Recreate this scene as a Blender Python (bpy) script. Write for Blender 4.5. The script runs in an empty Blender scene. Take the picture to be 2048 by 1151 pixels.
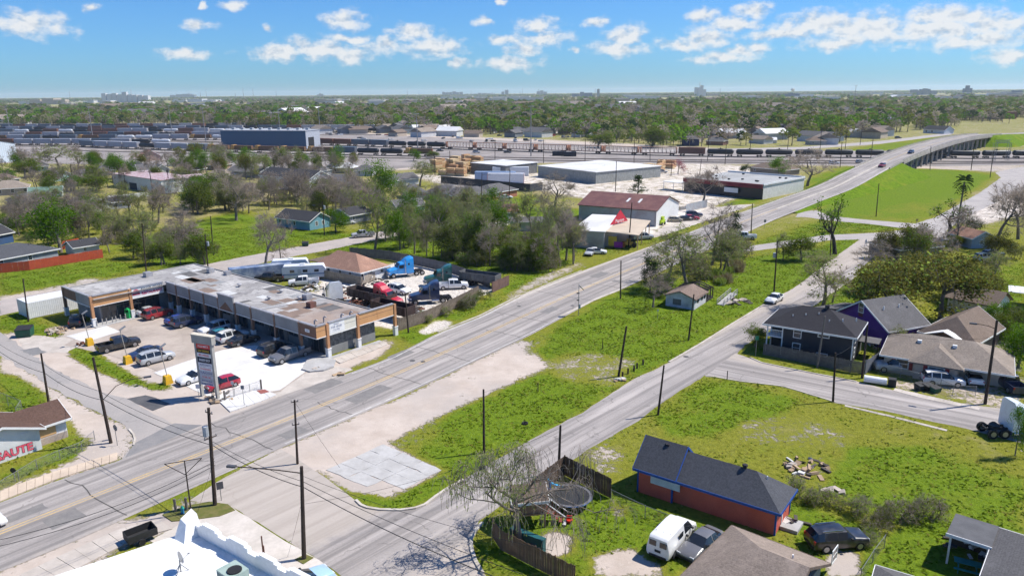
import bpy, bmesh, math, random
import numpy as np
from mathutils import Vector, Matrix
rad = math.radians
SC = bpy.context.scene
COL = SC.collection
CAM_H = 36.0
FPX, IW, IH = 1480.0, 2048.0, 1151.0
PITCH = math.atan((IH/2-184.0)/FPX)
ROLL = math.atan2(18, 2048)
cd = bpy.data.cameras.new('camera'); cam = bpy.data.objects.new('camera', cd); COL.objects.link(cam)
cd.sensor_fit = 'HORIZONTAL'; cd.sensor_width = 36.0; cd.lens = FPX/IW*36.0
cd.clip_start = 0.5; cd.clip_end = 60000
cam.matrix_world = Matrix.Translation((0, 0, CAM_H)) @ Matrix.Rotation(math.pi/2-PITCH, 4, 'X') @ Matrix.Rotation(-ROLL, 4, 'Z')
SC.camera = cam
SUN_AZ = 14.0      # degrees from +X towards +Y
SUN_EL = 54.0
sd = bpy.data.lights.new('sun', 'SUN'); sun = bpy.data.objects.new('sun', sd); COL.objects.link(sun)
sd.energy = 5.0; sd.angle = rad(0.53); sd.color = (1.0, 0.95, 0.87)
_d = Vector((-math.cos(rad(SUN_EL))*math.cos(rad(SUN_AZ)), -math.cos(rad(SUN_EL))*math.sin(rad(SUN_AZ)), -math.sin(rad(SUN_EL))))
sun.rotation_euler = _d.to_track_quat('-Z', 'Y').to_euler(); sun.location = (0, 0, 200)
SC.view_settings.view_transform = 'Standard'; SC.view_settings.look = 'None'
SC.view_settings.exposure = 0.34; SC.view_settings.gamma = 1.0
SC.view_settings.use_curve_mapping = False
SC.render.resolution_x = 1024; SC.render.resolution_y = 575
def pix_dir(px, py):
 u = px-IW/2; v = IH/2-py; c, s = math.cos(ROLL), math.sin(ROLL)
 u2 = u*c+v*s; v2 = -u*s+v*c
 d = Vector((u2, FPX*math.cos(PITCH)+v2*math.sin(PITCH), v2*math.cos(PITCH)-FPX*math.sin(PITCH)))
 return d.normalized()
def P(px, py, z=0.0):
 d = pix_dir(px, py); t = (z-CAM_H)/d.z
 return Vector((d.x*t, d.y*t, z))
world = bpy.data.worlds.new('World'); SC.world = world; world.use_nodes = True
def build_world():
 nt = world.node_tree; N = nt.nodes; L = nt.links; N.clear()
 out = N.new('ShaderNodeOutputWorld')
 sky = N.new('ShaderNodeTexSky'); sky.sky_type = 'NISHITA'; sky.sun_disc = False
 sky.sun_elevation = rad(SUN_EL); sky.sun_rotation = rad(90.0-SUN_AZ)
 sky.altitude = 30; sky.air_density = 1.0; sky.dust_density = 0.3; sky.ozone_density = 3.2
 bg = N.new('ShaderNodeBackground'); bg.inputs[1].default_value = 0.084
 tint = N.new('ShaderNodeMix'); tint.data_type = 'RGBA'; tint.blend_type = 'MULTIPLY'; tint.inputs[0].default_value = 1.0
 tint.inputs[7].default_value = (.42, .82, 1.34, 1); L.new(sky.outputs[0], tint.inputs[6]); L.new(tint.outputs[2], bg.inputs[0])
 tc = N.new('ShaderNodeTexCoord'); sep = N.new('ShaderNodeSeparateXYZ'); L.new(tc.outputs['Generated'], sep.inputs[0])
 def math_(op, a, b=None, c=None):
  n = N.new('ShaderNodeMath'); n.operation = op
  for i, v in enumerate((a, b, c)):
   if v is None: continue
   if isinstance(v, (int, float)): n.inputs[i].default_value = v
   else: L.new(v, n.inputs[i])
  return n.outputs[0]
 az = math_('ARCTAN2', sep.outputs[0], sep.outputs[1])
 el = math_('ARCSINE', sep.outputs[2])
 cmb = N.new('ShaderNodeCombineXYZ'); L.new(az, cmb.inputs[0]); L.new(el, cmb.inputs[1])
 def noise(vec, scale, detail, rough, off=(0, 0, 0), stretch=1.7):
  m = N.new('ShaderNodeVectorMath'); m.operation = 'MULTIPLY_ADD'
  L.new(vec, m.inputs[0]); m.inputs[1].default_value = (scale, scale*stretch, 1); m.inputs[2].default_value = off
  t = N.new('ShaderNodeTexNoise'); t.noise_dimensions = '2D'
  t.inputs['Scale'].default_value = 1.0; t.inputs['Detail'].default_value = detail; t.inputs['Roughness'].default_value = rough
  L.new(m.outputs[0], t.inputs['Vector']); return t.outputs['Fac']
 clouds = [(55,48,64,24),(395,50,32,13),(190,15,16,8),(466,12,26,9),(410,12,8,6),(540,56,14,7),(690,40,52,20),(700,77,44,10),(825,66,52,18),(870,95,74,24),(765,92,52,16),(640,98,90,22),(370,108,52,12),
   (560,105,70,16),(700,112,52,18),(965,42,24,8),(1007,3,10,6),(1000,80,34,10),(1075,50,50,16),(1085,76,70,20),(1045,100,36,16),(1192,42,30,10),(1255,70,46,24),(1160,103,14,8),(1240,96,62,16),(1400,30,30,14),(1502,20,46,16),
   (1460,48,86,14),(1410,80,62,22),(1360,90,60,12),(1480,105,40,14),(1440,118,70,12),(1515,96,26,14),(1630,50,90,26),(1560,68,70,14),(1730,58,130,32),(1900,32,110,22),(1870,60,120,24),(1990,50,70,26),(1680,84,90,14),(1960,80,110,18),(2020,110,50,14),(1020,128,66,16),(920,128,30,10)]
 rng = random.Random(5)
 dirs = []
 for (x, y, w, h) in clouds:
  d = pix_dir(x, y); dirs.append((math.atan2(d.x, d.y), math.asin(d.z), w/FPX*1.02, h/FPX*1.12))
 for k in range(16):
  a = rng.uniform(0.8, 2*math.pi-0.8); a = a if a < math.pi else a-2*math.pi
  dirs.append((a, rng.uniform(.09, .3), rng.uniform(.03, .09), rng.uniform(.012, .03)))
 wn = N.new('ShaderNodeTexNoise'); wn.noise_dimensions = '2D'; wn.inputs['Scale'].default_value = 26; wn.inputs['Detail'].default_value = 4
 L.new(cmb.outputs[0], wn.inputs['Vector'])
 wv = N.new('ShaderNodeVectorMath'); wv.operation = 'MULTIPLY_ADD'; L.new(wn.outputs['Color'], wv.inputs[0]); wv.inputs[1].default_value = (.030, .016, 0); wv.inputs[2].default_value = (-.015, -.008, 0)
 wa = N.new('ShaderNodeVectorMath'); wa.operation = 'ADD'; L.new(cmb.outputs[0], wa.inputs[0]); L.new(wv.outputs[0], wa.inputs[1])
 cur = None
 for (a, e, w, h) in dirs:
  m = N.new('ShaderNodeVectorMath'); m.operation = 'MULTIPLY_ADD'; L.new(wa.outputs[0], m.inputs[0])
  m.inputs[1].default_value = (1/w, 1/h, 0); m.inputs[2].default_value = (-a/w, -e/h, 0)
  ln = N.new('ShaderNodeVectorMath'); ln.operation = 'LENGTH'; L.new(m.outputs[0], ln.inputs[0])
  cur = ln.outputs['Value'] if cur is None else math_('MINIMUM', cur, ln.outputs['Value'])
 body = math_('SUBTRACT', 1.0, cur)
 n1 = noise(cmb.outputs[0], 55, 5, .56)
 n2 = noise(cmb.outputs[0], 55, 5, .56, off=(-.22, .55, 0))
 dens = math_('ADD', math_('MULTIPLY', body, 1.15), math_('MULTIPLY', math_('SUBTRACT', n1, .5), 1.5))
 mr = N.new('ShaderNodeMapRange'); mr.interpolation_type = 'SMOOTHSTEP'; L.new(dens, mr.inputs[0]); mr.inputs[1].default_value = -.12; mr.inputs[2].default_value = .95
 mr.inputs[4].default_value = .93
 lit = math_('ADD', .62, math_('MULTIPLY', math_('SUBTRACT', n1, n2), 1.5))
 lit = math_('ADD', lit, math_('MULTIPLY', dens, .22))
 cr = N.new('ShaderNodeValToRGB'); L.new(lit, cr.inputs[0])
 cr.color_ramp.elements[0].position = .3; cr.color_ramp.elements[0].color = (.52, .62, .74, 1)
 cr.color_ramp.elements[1].position = .85; cr.color_ramp.elements[1].color = (.93, .94, .95, 1)
 cb = N.new('ShaderNodeBackground'); L.new(cr.outputs[0], cb.inputs[0]); cb.inputs[1].default_value = .74
 mix = N.new('ShaderNodeMixShader'); L.new(mr.outputs[0], mix.inputs[0]); L.new(bg.outputs[0], mix.inputs[1]); L.new(cb.outputs[0], mix.inputs[2])
 L.new(mix.outputs[0], out.inputs[0])
build_world()
world.cycles.sampling_method = 'MANUAL'; world.cycles.sample_map_resolution = 256
cy = SC.cycles
cy.max_bounces = 4; cy.diffuse_bounces = 2; cy.glossy_bounces = 2; cy.transmission_bounces = 2; cy.transparent_max_bounces = 6; cy.volume_bounces = 1
cy.caustics_reflective = False; cy.caustics_refractive = False; cy.use_denoising = True; cy.use_adaptive_sampling = True; cy.adaptive_threshold = .03
MATS = {}
def new_mat(name):
 m = bpy.data.materials.new(name); m.use_nodes = True; MATS[name] = m
 nt = m.node_tree; b = nt.nodes['Principled BSDF']
 return m, nt.nodes, nt.links, b
def _noise(N, L, co, scale, detail=4, rough=.6, dim='3D'):
 t = N.new('ShaderNodeTexNoise'); t.noise_dimensions = dim; t.inputs['Scale'].default_value = scale
 t.inputs['Detail'].default_value = detail; t.inputs['Roughness'].default_value = rough
 L.new(co, t.inputs['Vector']); return t.outputs['Fac']
def _mix(N, L, f, a, b, blend='MIX'):
 n = N.new('ShaderNodeMix'); n.data_type = 'RGBA'; n.blend_type = blend
 for i, v in ((0, f), (6, a), (7, b)):
  if isinstance(v, (int, float)): n.inputs[i].default_value = v
  elif isinstance(v, tuple): n.inputs[i].default_value = (*v[:3], 1)
  else: L.new(v, n.inputs[i])
 return n.outputs[2]
def _mr(N, L, v, a, b, c=0.0, d=1.0, smooth=True):
 n = N.new('ShaderNodeMapRange'); n.interpolation_type = 'SMOOTHSTEP' if smooth else 'LINEAR'
 L.new(v, n.inputs[0]); n.inputs[1].default_value = a; n.inputs[2].default_value = b; n.inputs[3].default_value = c; n.inputs[4].default_value = d
 return n.outputs[0]
def _m(N, L, op, a, b):
 n = N.new('ShaderNodeMath'); n.operation = op
 for i, v in enumerate((a, b)):
  if isinstance(v, (int, float)): n.inputs[i].default_value = v
  else: L.new(v, n.inputs[i])
 return n.outputs[0]
def _bump(N, L, b, h, strength=.4, dist=.05):
 n = N.new('ShaderNodeBump'); n.inputs['Strength'].default_value = strength; n.inputs['Distance'].default_value = dist
 L.new(h, n.inputs['Height']); L.new(n.outputs[0], b.inputs['Normal'])
def mul(c, k): return tuple(min(1, x*k) for x in c[:3])
def mat(name, c, c2=None, scale=1.2, rough=.75, metal=0.0, bump=0.0, fine=9.0, coat=0.0, spec=.4, grime=.0):
 if name in MATS: return MATS[name]
 m, N, L, b = new_mat(name)
 c2 = c2 or mul(c, .78)
 tc = N.new('ShaderNodeTexCoord').outputs['Object']
 n1 = _noise(N, L, tc, scale, 5); n2 = _noise(N, L, tc, fine, 3)
 col = _mix(N, L, _mr(N, L, n1, .32, .68), c, c2)
 col = _mix(N, L, _mr(N, L, n2, .3, .75, 0, .30), col, mul(c, .62))
 if grime:
  n3 = _noise(N, L, tc, scale*.45, 6, .7)
  col = _mix(N, L, _mr(N, L, n3, .5, .72, 0, grime), col, (.10, .085, .065))
 L.new(col, b.inputs['Base Color']); b.inputs['Roughness'].default_value = rough; b.inputs['Metallic'].default_value = metal
 b.inputs['Specular IOR Level'].default_value = spec; b.inputs['Coat Weight'].default_value = coat
 if bump: _bump(N, L, b, n2, bump, .04)
 return m
def paint(name, c):
 if name in MATS: return MATS[name]
 m, N, L, b = new_mat(name)
 tc = N.new('ShaderNodeTexCoord').outputs['Object']
 n1 = _noise(N, L, tc, 1.6, 4); col = _mix(N, L, _mr(N, L, n1, .4, .8, 0, .22), c, (.30, .27, .23))
 L.new(col, b.inputs['Base Color']); b.inputs['Roughness'].default_value = .32
 b.inputs['Coat Weight'].default_value = .6; b.inputs['Coat Roughness'].default_value = .08
 return m
def glass(name, c=(.02, .025, .03), rough=.06):
 if name in MATS: return MATS[name]
 m, N, L, b = new_mat(name); b.inputs['Base Color'].default_value = (*c, 1); b.inputs['Roughness'].default_value = rough
 b.inputs['Specular IOR Level'].default_value = .7
 return m
def shingle(name, c, course=.16, stain=.35):
 if name in MATS: return MATS[name]
 m, N, L, b = new_mat(name)
 tc = N.new('ShaderNodeTexCoord').outputs['Object']
 n1 = _noise(N, L, tc, .55, 5, .65); n2 = _noise(N, L, tc, 5.5, 3, .8); n3 = _noise(N, L, tc, 16, 2, .9)
 w = N.new('ShaderNodeTexWave'); w.wave_type = 'BANDS'; w.bands_direction = 'Z'; w.wave_profile = 'SAW'
 w.inputs['Scale'].default_value = .314/(course*.45); w.inputs['Distortion'].default_value = .35; w.inputs['Detail Scale'].default_value = 3; L.new(tc, w.inputs['Vector'])
 col = _mix(N, L, _mr(N, L, n2, .3, .7), mul(c, 1.22), mul(c, .74))
 col = _mix(N, L, _mr(N, L, n3, .4, .8, 0, .5), col, mul(c, .55))
 col = _mix(N, L, _mr(N, L, w.outputs['Fac'], .0, .25, .38, 0), col, mul(c, .42))
 col = _mix(N, L, _mr(N, L, n1, .48, .75, 0, stain), col, mul(c, 1.75))
 L.new(col, b.inputs['Base Color']); b.inputs['Roughness'].default_value = .95; b.inputs['Specular IOR Level'].default_value = .15
 _bump(N, L, b, n3, .5, .03)
 return m
def ribbed(name, c, c2, axis='X', pitch=.25, rust=(.22, .08, .04), rustamt=.0, rough=.5, metal=.3):
 if name in MATS: return MATS[name]
 m, N, L, b = new_mat(name)
 tc = N.new('ShaderNodeTexCoord').outputs['Object']
 w = N.new('ShaderNodeTexWave'); w.wave_type = 'BANDS'; w.bands_direction = axis; w.inputs['Scale'].default_value = .314/pitch; w.inputs['Distortion'].default_value = 0; L.new(tc, w.inputs['Vector'])
 n1 = _noise(N, L, tc, .35, 6, .7); n2 = _noise(N, L, tc, 2.2, 4)
 col = _mix(N, L, _mr(N, L, n2, .3, .7), c, c2)
 col = _mix(N, L, _mr(N, L, w.outputs['Fac'], .0, .35, .35, 0), col, mul(c, .5))
 if rustamt: col = _mix(N, L, _mr(N, L, n1, .42, .62, 0, rustamt), col, rust)
 L.new(col, b.inputs['Base Color']); b.inputs['Roughness'].default_value = rough; b.inputs['Metallic'].default_value = metal
 _bump(N, L, b, w.outputs['Fac'], .5, .03)
 return m
def brickm(name, c, c2, mortar=(.45, .42, .38), sx=.22, sy=.075):
 if name in MATS: return MATS[name]
 m, N, L, b = new_mat(name)
 tc = N.new('ShaderNodeTexCoord').outputs['Object']
 sp = N.new('ShaderNodeSeparateXYZ'); L.new(tc, sp.inputs[0])
 cb = N.new('ShaderNodeCombineXYZ'); L.new(_m(N, L, 'ADD', sp.outputs[0], sp.outputs[1]), cb.inputs[0]); L.new(sp.outputs[2], cb.inputs[1])
 t = N.new('ShaderNodeTexBrick'); L.new(cb.outputs[0], t.inputs['Vector'])
 t.inputs['Color1'].default_value = (*c, 1); t.inputs['Color2'].default_value = (*c2, 1); t.inputs['Mortar'].default_value = (*mortar, 1)
 t.inputs['Scale'].default_value = 1.0; t.inputs['Brick Width'].default_value = sx; t.inputs['Row Height'].default_value = sy; t.inputs['Mortar Size'].default_value = .012
 n1 = _noise(N, L, tc, .8, 4); col = _mix(N, L, _mr(N, L, n1, .4, .8, 0, .4), t.outputs['Color'], mul(c, .55))
 L.new(col, b.inputs['Base Color']); b.inputs['Roughness'].default_value = .9
 return m
class MB:
 def __init__(s): s.v = []; s.f = []; s.mi = []; s.cur = 0
 def add(s, vs, fs, mi=None):
  o = len(s.v); s.v += [tuple(p) for p in vs]; mi = s.cur if mi is None else mi
  for f in fs: s.f.append(tuple(i+o for i in f)); s.mi.append(mi)
  return s
 def box(s, x0, y0, z0, x1, y1, z1, mi=None):
  return s.add([(x0,y0,z0),(x1,y0,z0),(x1,y1,z0),(x0,y1,z0),(x0,y0,z1),(x1,y0,z1),(x1,y1,z1),(x0,y1,z1)],
   [(0,3,2,1),(4,5,6,7),(0,1,5,4),(1,2,6,5),(2,3,7,6),(3,0,4,7)], mi)
 def cbox(s, c, d, mi=None, rz=0.0, tilt=None):
  M = Matrix.Translation(c) @ Matrix.Rotation(rz, 4, 'Z')
  if tilt: M = M @ Matrix.Rotation(tilt[0], 4, tilt[1])
  h = [x/2 for x in d]
  vs = [M @ Vector((sx*h[0], sy*h[1], sz*h[2])) for sz in (-1, 1) for sx, sy in ((-1,-1),(1,-1),(1,1),(-1,1))]
  return s.add(vs, [(0,3,2,1),(4,5,6,7),(0,1,5,4),(1,2,6,5),(2,3,7,6),(3,0,4,7)], mi)
 def prism(s, poly, z0, z1, mi=None, bottom=True):
  n = len(poly); a = sum(poly[i][0]*poly[(i+1)%n][1]-poly[(i+1)%n][0]*poly[i][1] for i in range(n))
  if a < 0: poly = list(poly)[::-1]
  vs = [(p[0], p[1], z0) for p in poly]+[(p[0], p[1], z1) for p in poly]
  fs = [tuple(range(n, 2*n))]+[(i, (i+1)%n, n+(i+1)%n, n+i) for i in range(n)]
  if bottom: fs.append(tuple(range(n-1, -1, -1)))
  return s.add(vs, fs, mi)
 def tube(s, p0, p1, r0, r1=None, n=6, mi=None, cap=True):
  p0 = Vector(p0); p1 = Vector(p1); r1 = r0 if r1 is None else r1
  d = (p1-p0).normalized(); a = d.orthogonal().normalized(); b = d.cross(a)
  vs = []
  for p, r in ((p0, r0), (p1, r1)):
   for i in range(n):
    t = 2*math.pi*i/n; vs.append(p+(a*math.cos(t)+b*math.sin(t))*r)
  fs = [(i, (i+1)%n, n+(i+1)%n, n+i) for i in range(n)]
  if cap: fs += [tuple(range(n-1, -1, -1)), tuple(range(n, 2*n))]
  return s.add(vs, fs, mi)
 def path(s, pts, r, n=5, mi=None):
  for i in range(len(pts)-1): s.tube(pts[i], pts[i+1], r, r, n, mi, cap=(i in (0, len(pts)-2)))
  return s
 def quad(s, a, b, c, d, mi=None): return s.add([a, b, c, d], [(0, 1, 2, 3)], mi)
 def mesh(s, name, mats, smooth=False):
  me = bpy.data.meshes.new(name); me.from_pydata(s.v, [], s.f)
  for m in (mats if isinstance(mats, (list, tuple)) else [mats]): me.materials.append(m)
  if any(s.mi): me.polygons.foreach_set('material_index', s.mi)
  if smooth: me.polygons.foreach_set('use_smooth', [True]*len(s.f))
  me.update(); return me
 def build(s, name, mats, parent=None, smooth=False):
  return link(name, s.mesh(name, mats, smooth), parent)
def link(name, me, parent=None, loc=None, rz=0.0, sc=None):
 o = bpy.data.objects.new(name, me); COL.objects.link(o)
 if parent: o.parent = parent
 if loc is not None: o.location = loc
 if rz: o.rotation_euler = (0, 0, rz)
 if sc is not None: o.scale = (sc, sc, sc) if isinstance(sc, (int, float)) else sc
 return o
def tag(o, label, cat, group=None, kind=None):
 o['label'] = label; o['category'] = cat
 if group: o['group'] = group
 if kind: o['kind'] = kind
 return o
def thing(name, label, cat, loc=(0, 0, 0), rz=0.0, group=None):
 o = link(name, None, None, loc, rz); o.empty_display_size = .3
 return tag(o, label, cat, group)
def struct(o, kind='structure', label=None):
 o['kind'] = kind
 if label: o['label'] = label
 return o
def copy_tree(o, parent=None):
 c = o.copy(); COL.objects.link(c); c.parent = parent
 for ch in o.children:
  k = ch.copy(); COL.objects.link(k); k.parent = c
  for g in ch.children:
   q = g.copy(); COL.objects.link(q); q.parent = k
 return c
def kids(o): return list(o.children)
def np_mesh(name, V, Fq, mats, mi=None, smooth=False):
 me = bpy.data.meshes.new(name); k = Fq.shape[1]
 me.vertices.add(len(V)); me.vertices.foreach_set('co', np.asarray(V, dtype=np.float32).ravel())
 me.loops.add(Fq.size); me.loops.foreach_set('vertex_index', np.asarray(Fq, dtype=np.int32).ravel())
 me.polygons.add(len(Fq)); me.polygons.foreach_set('loop_start', np.arange(0, Fq.size, k, dtype=np.int32))
 me.polygons.foreach_set('loop_total', np.full(len(Fq), k, dtype=np.int32))
 for m in (mats if isinstance(mats, (list, tuple)) else [mats]): me.materials.append(m)
 if mi is not None: me.polygons.foreach_set('material_index', np.asarray(mi, dtype=np.int32))
 if smooth: me.polygons.foreach_set('use_smooth', np.ones(len(Fq), dtype=bool))
 me.update(calc_edges=True); me.validate(); return me
def text_mesh(body, size, material, name='lettering', parent=None, loc=(0,0,0), rot=(0,0,0), sx=1.0, align='CENTER', ext=.004, bold=0.0):
 cu = bpy.data.curves.new(name, 'FONT'); cu.body = body; cu.size = size; cu.align_x = align; cu.align_y = 'CENTER'; cu.extrude = ext; cu.offset = bold
 cu.resolution_u = 2
 t = bpy.data.objects.new(name, cu); COL.objects.link(t)
 me = bpy.data.meshes.new_from_object(t)
 bpy.data.objects.remove(t); bpy.data.curves.remove(cu)
 me.materials.clear(); me.materials.append(material); me.name = name
 o = link(name, me, parent, loc); o.rotation_euler = rot; o.scale = (sx, 1, 1)
 return o
# ================================================================ ground
def pin(poly, X, Y):
 ins = np.zeros(X.shape, bool); n = len(poly); j = n-1
 for i in range(n):
  xi, yi = poly[i]; xj, yj = poly[j]
  if yi != yj:
   ins ^= ((yi > Y) != (yj > Y)) & (X < (xj-xi)*(Y-yi)/(yj-yi)+xi)
  j = i
 return ins
def W(pts, z=0.0): return [tuple(P(x, y, z))[:2] for x, y in pts]
PAINT = [
 ((.1,.85,.15), [(-60,1175),(0,1140),(240,1038),(330,1022),(430,985),(480,940),(561,895),(650,940),(480,1016),(345,1062),(230,1102),(60,1200),(-60,1230)]),
 ((.55,0,0), [(0,520),(210,500),(300,470),(480,420),(700,455),(720,475),(560,505),(420,535),(330,548),(112,585),(0,612)]),
 ((.95,0,0), [(290,475),(400,440),(470,425),(600,455),(700,470),(560,497),(430,525),(330,540),(300,520)]),
 ((.9,0,0), [(0,545),(210,517),(285,530),(240,548),(100,572),(0,592)]),
 ((.3,.8,0), [(0,592),(110,572),(300,546),(330,552),(115,590),(0,618)]),
 ((.2,.75,.4), [(150,560),(200,552),(195,560),(150,566)]),
 ((.2,.95,0), [(0,668),(60,714),(120,754),(200,794),(255,810),(310,840),(400,862),(560,800),(640,757),(760,712),(800,672),(660,720),(560,690),(300,620),(130,650)]),
 ((.95,0,0), [(0,632),(55,615),(75,645),(128,668),(115,676),(60,668),(30,664),(0,655)]),
 ((1,0,0), [(130,690),(165,695),(205,712),(262,745),(300,770),(262,772),(225,755),(180,735),(140,712)]),
 ((1,0,0), [(285,768),(330,765),(350,775),(300,782)]),
 ((.25,.9,.1), [(0,700),(130,790),(262,858),(275,892),(235,920),(120,955),(0,1000),(0,955),(100,915),(165,875),(130,830),(60,775),(0,745)]),
 ((.85,.0,0), [(0,740),(60,765),(95,790),(95,815),(40,830),(0,825)]),
 ((.8,.1,0), [(0,950),(100,900),(150,872),(185,880),(160,915),(60,955),(0,978)]),
 ((.1,.45,1), [(462,575),(600,595),(690,640),(790,660),(880,622),(990,580),(960,556),(800,522),(700,552),(560,556),(500,548)]),
 ((.6,.4,.1), [(462,572),(640,585),(640,560),(560,552),(500,555)]),
 ((1,0,0), [(795,676),(835,690),(905,648),(1022,595),(1130,545),(1170,520),(1060,520),(1000,590),(900,625),(800,664)]),
 ((.1,.6,1), [(835,662),(870,640),(908,640),(892,655),(850,670)]),
 ((.3,.7,.1), [(1020,600),(1130,548),(1165,530),(1165,518),(1060,560),(1000,600)]),
 ((.92,0,0), [(640,500),(800,510),(1000,550),(1060,530),(1180,500),(1180,420),(900,400),(700,470)]),
 ((.95,.0,0), [(775,880),(800,862),(960,800),(1092,742),(1060,725),(1040,700),(1110,655),(1200,610),(1240,582),(1300,560),(1420,560),(1500,515),(1600,503),(1720,470),(1700,500),(1595,570),(1528,607),(1462,647),(1338,722),(1263,757),(1163,822),(1093,858),(1001,912),(926,955),(872,988),(850,1004),(800,1014),(740,1012),(712,992),(880,940)]),
 ((.65,.25,0), [(775,880),(800,862),(900,822),(880,870),(820,905)]),
 ((.1,.95,.12), [(548,902),(829,782),(950,724),(1046,676),(1062,692),(1097,735),(1040,757),(960,797),(840,850),(772,886),(650,945),(600,930)]),
 ((.1,.9,.1), [(640,945),(768,884),(890,940),(780,996),(700,980)]),
 ((.5,.42,.1), [(1090,722),(1140,708),(1200,705),(1282,718),(1240,757),(1150,765),(1105,752)]),
 ((.5,.35,.0), [(1170,760),(1240,757),(1262,764),(1210,775)]),
 ((.6,.4,0), [(1040,700),(1110,655),(1090,690),(1060,712)]),
 ((.50,.08,0), [(1408,752),(1480,757),(1600,786),(1700,815),(1800,835),(1930,868),(2048,900),(2048,1070),(1900,1060),(1760,1040),(1600,990),(1420,905),(1290,880),(1180,905),(1220,875),(1300,825)]),
 ((.9,0,0), [(1300,828),(1400,760),(1470,765),(1600,800),(1500,850),(1420,870),(1330,870)]),
 ((.35,.35,0), [(1480,840),(1620,830),(1720,870),(1680,900),(1560,895),(1470,880)]),
 ((.85,0,0), [(1700,900),(1850,890),(2048,960),(2048,1070),(1900,1060),(1760,1040),(1640,980)]),
 ((.35,.3,0), [(1560,920),(1640,905),(1660,950),(1600,965)]),
 ((.4,.5,.1), [(1170,905),(1215,885),(1250,905),(1235,960),(1190,940)]),
 ((.95,0,0), [(985,1085),(1120,1005),(1215,985),(1330,1020),(1440,1060),(1390,1110),(1350,1151),(1130,1151),(1010,1115)]),
 ((.15,.9,.25), [(1060,1080),(1110,1060),(1150,1075),(1140,1110),(1090,1115)]),
 ((.25,.8,.1), [(1180,1110),(1260,1095),(1330,1130),(1330,1151),(1190,1151)]),
 ((.4,.5,0), [(1215,1005),(1260,1015),(1250,1040),(1225,1030)]),
 ((.85,0,0), [(945,1075),(985,1085),(1080,1151),(975,1151),(950,1115)]),
 ((.85,.1,0), [(1560,1000),(1760,1060),(1740,1151),(1640,1151),(1590,1080)]),
 ((.15,.9,0), [(1650,1105),(1720,1100),(1720,1151),(1655,1151)]),
 ((1,0,0), [(1790,1060),(1870,1040),(1930,1090),(1920,1151),(1740,1151)]),
 ((.85,.1,0), [(1500,700),(1720,740),(1960,805),(1960,795),(1750,745),(1700,700),(1530,690)]),
 ((.5,.6,.2), [(1760,770),(1860,790),(1990,815),(2048,830),(2048,790),(1900,770),(1780,755)]),
 ((.7,.5,.1), [(1880,770),(2048,790),(2048,600),(1900,620)]),
 ((.95,0,0), [(1640,600),(1700,565),(1760,535),(1800,570),(1700,610),(1660,615)]),
 ((.9,0,0), [(1860,620),(2048,600),(2048,520),(1920,560)]),
 ((.85,.0,0), [(1500,485),(1620,445),(1740,440),(1820,455),(1650,475),(1520,495)]),
 ((.8,.15,0), [(1205,510),(1310,485),(1440,430),(1420,420),(1180,470)]),
 ((.1,.8,.7), [(1180,500),(1300,475),(1330,450),(1440,430),(1500,405),(1420,400),(1320,430),(1160,470)]),
 ((.9,.0,0), [(1415,418),(1510,405),(1640,365),(1720,330),(1680,335),(1560,380),(1470,400)]),
 ((.12,.65,.55), [(1150,395),(1300,410),(1420,420),(1480,395),(1590,380),(1620,355),(1480,330),(1340,325),(1220,350),(1060,345),(880,350),(800,345),(900,375),(1080,380)]),
 ((.85,.05,0), [(960,430),(1040,420),(1100,400),(1060,390),(960,400)]),
 ((.1,.6,.8), [(940,440),(1040,425),(1060,440),(980,460)]),
 ((.98,0,0), [(1622,428),(1700,436),(1740,440),(1830,446),(1870,430),(1990,350),(1850,330),(1790,338),(1700,385)]),
 ((.75,.1,0), [(1700,437),(1820,446),(1850,440),(1900,400),(1800,405)]),
 ((.8,.05,0), [(1690,302),(1760,288),(1860,276),(1900,272),(1850,285),(1760,305),(1720,322)]),
 ((.15,.8,.12), [(0,315),(300,330),(700,345),(1100,325),(1500,328),(1700,332),(2048,345),(2048,312),(1500,300),(1100,280),(700,265),(300,255),(0,255)]),
 ((.2,.7,.2), [(1830,333),(1990,341),(2048,336),(2048,322)]),
 ((.2,.8,.5), [(1950,400),(2048,360),(2048,430),(1960,450),(1900,440)]),
]
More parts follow.
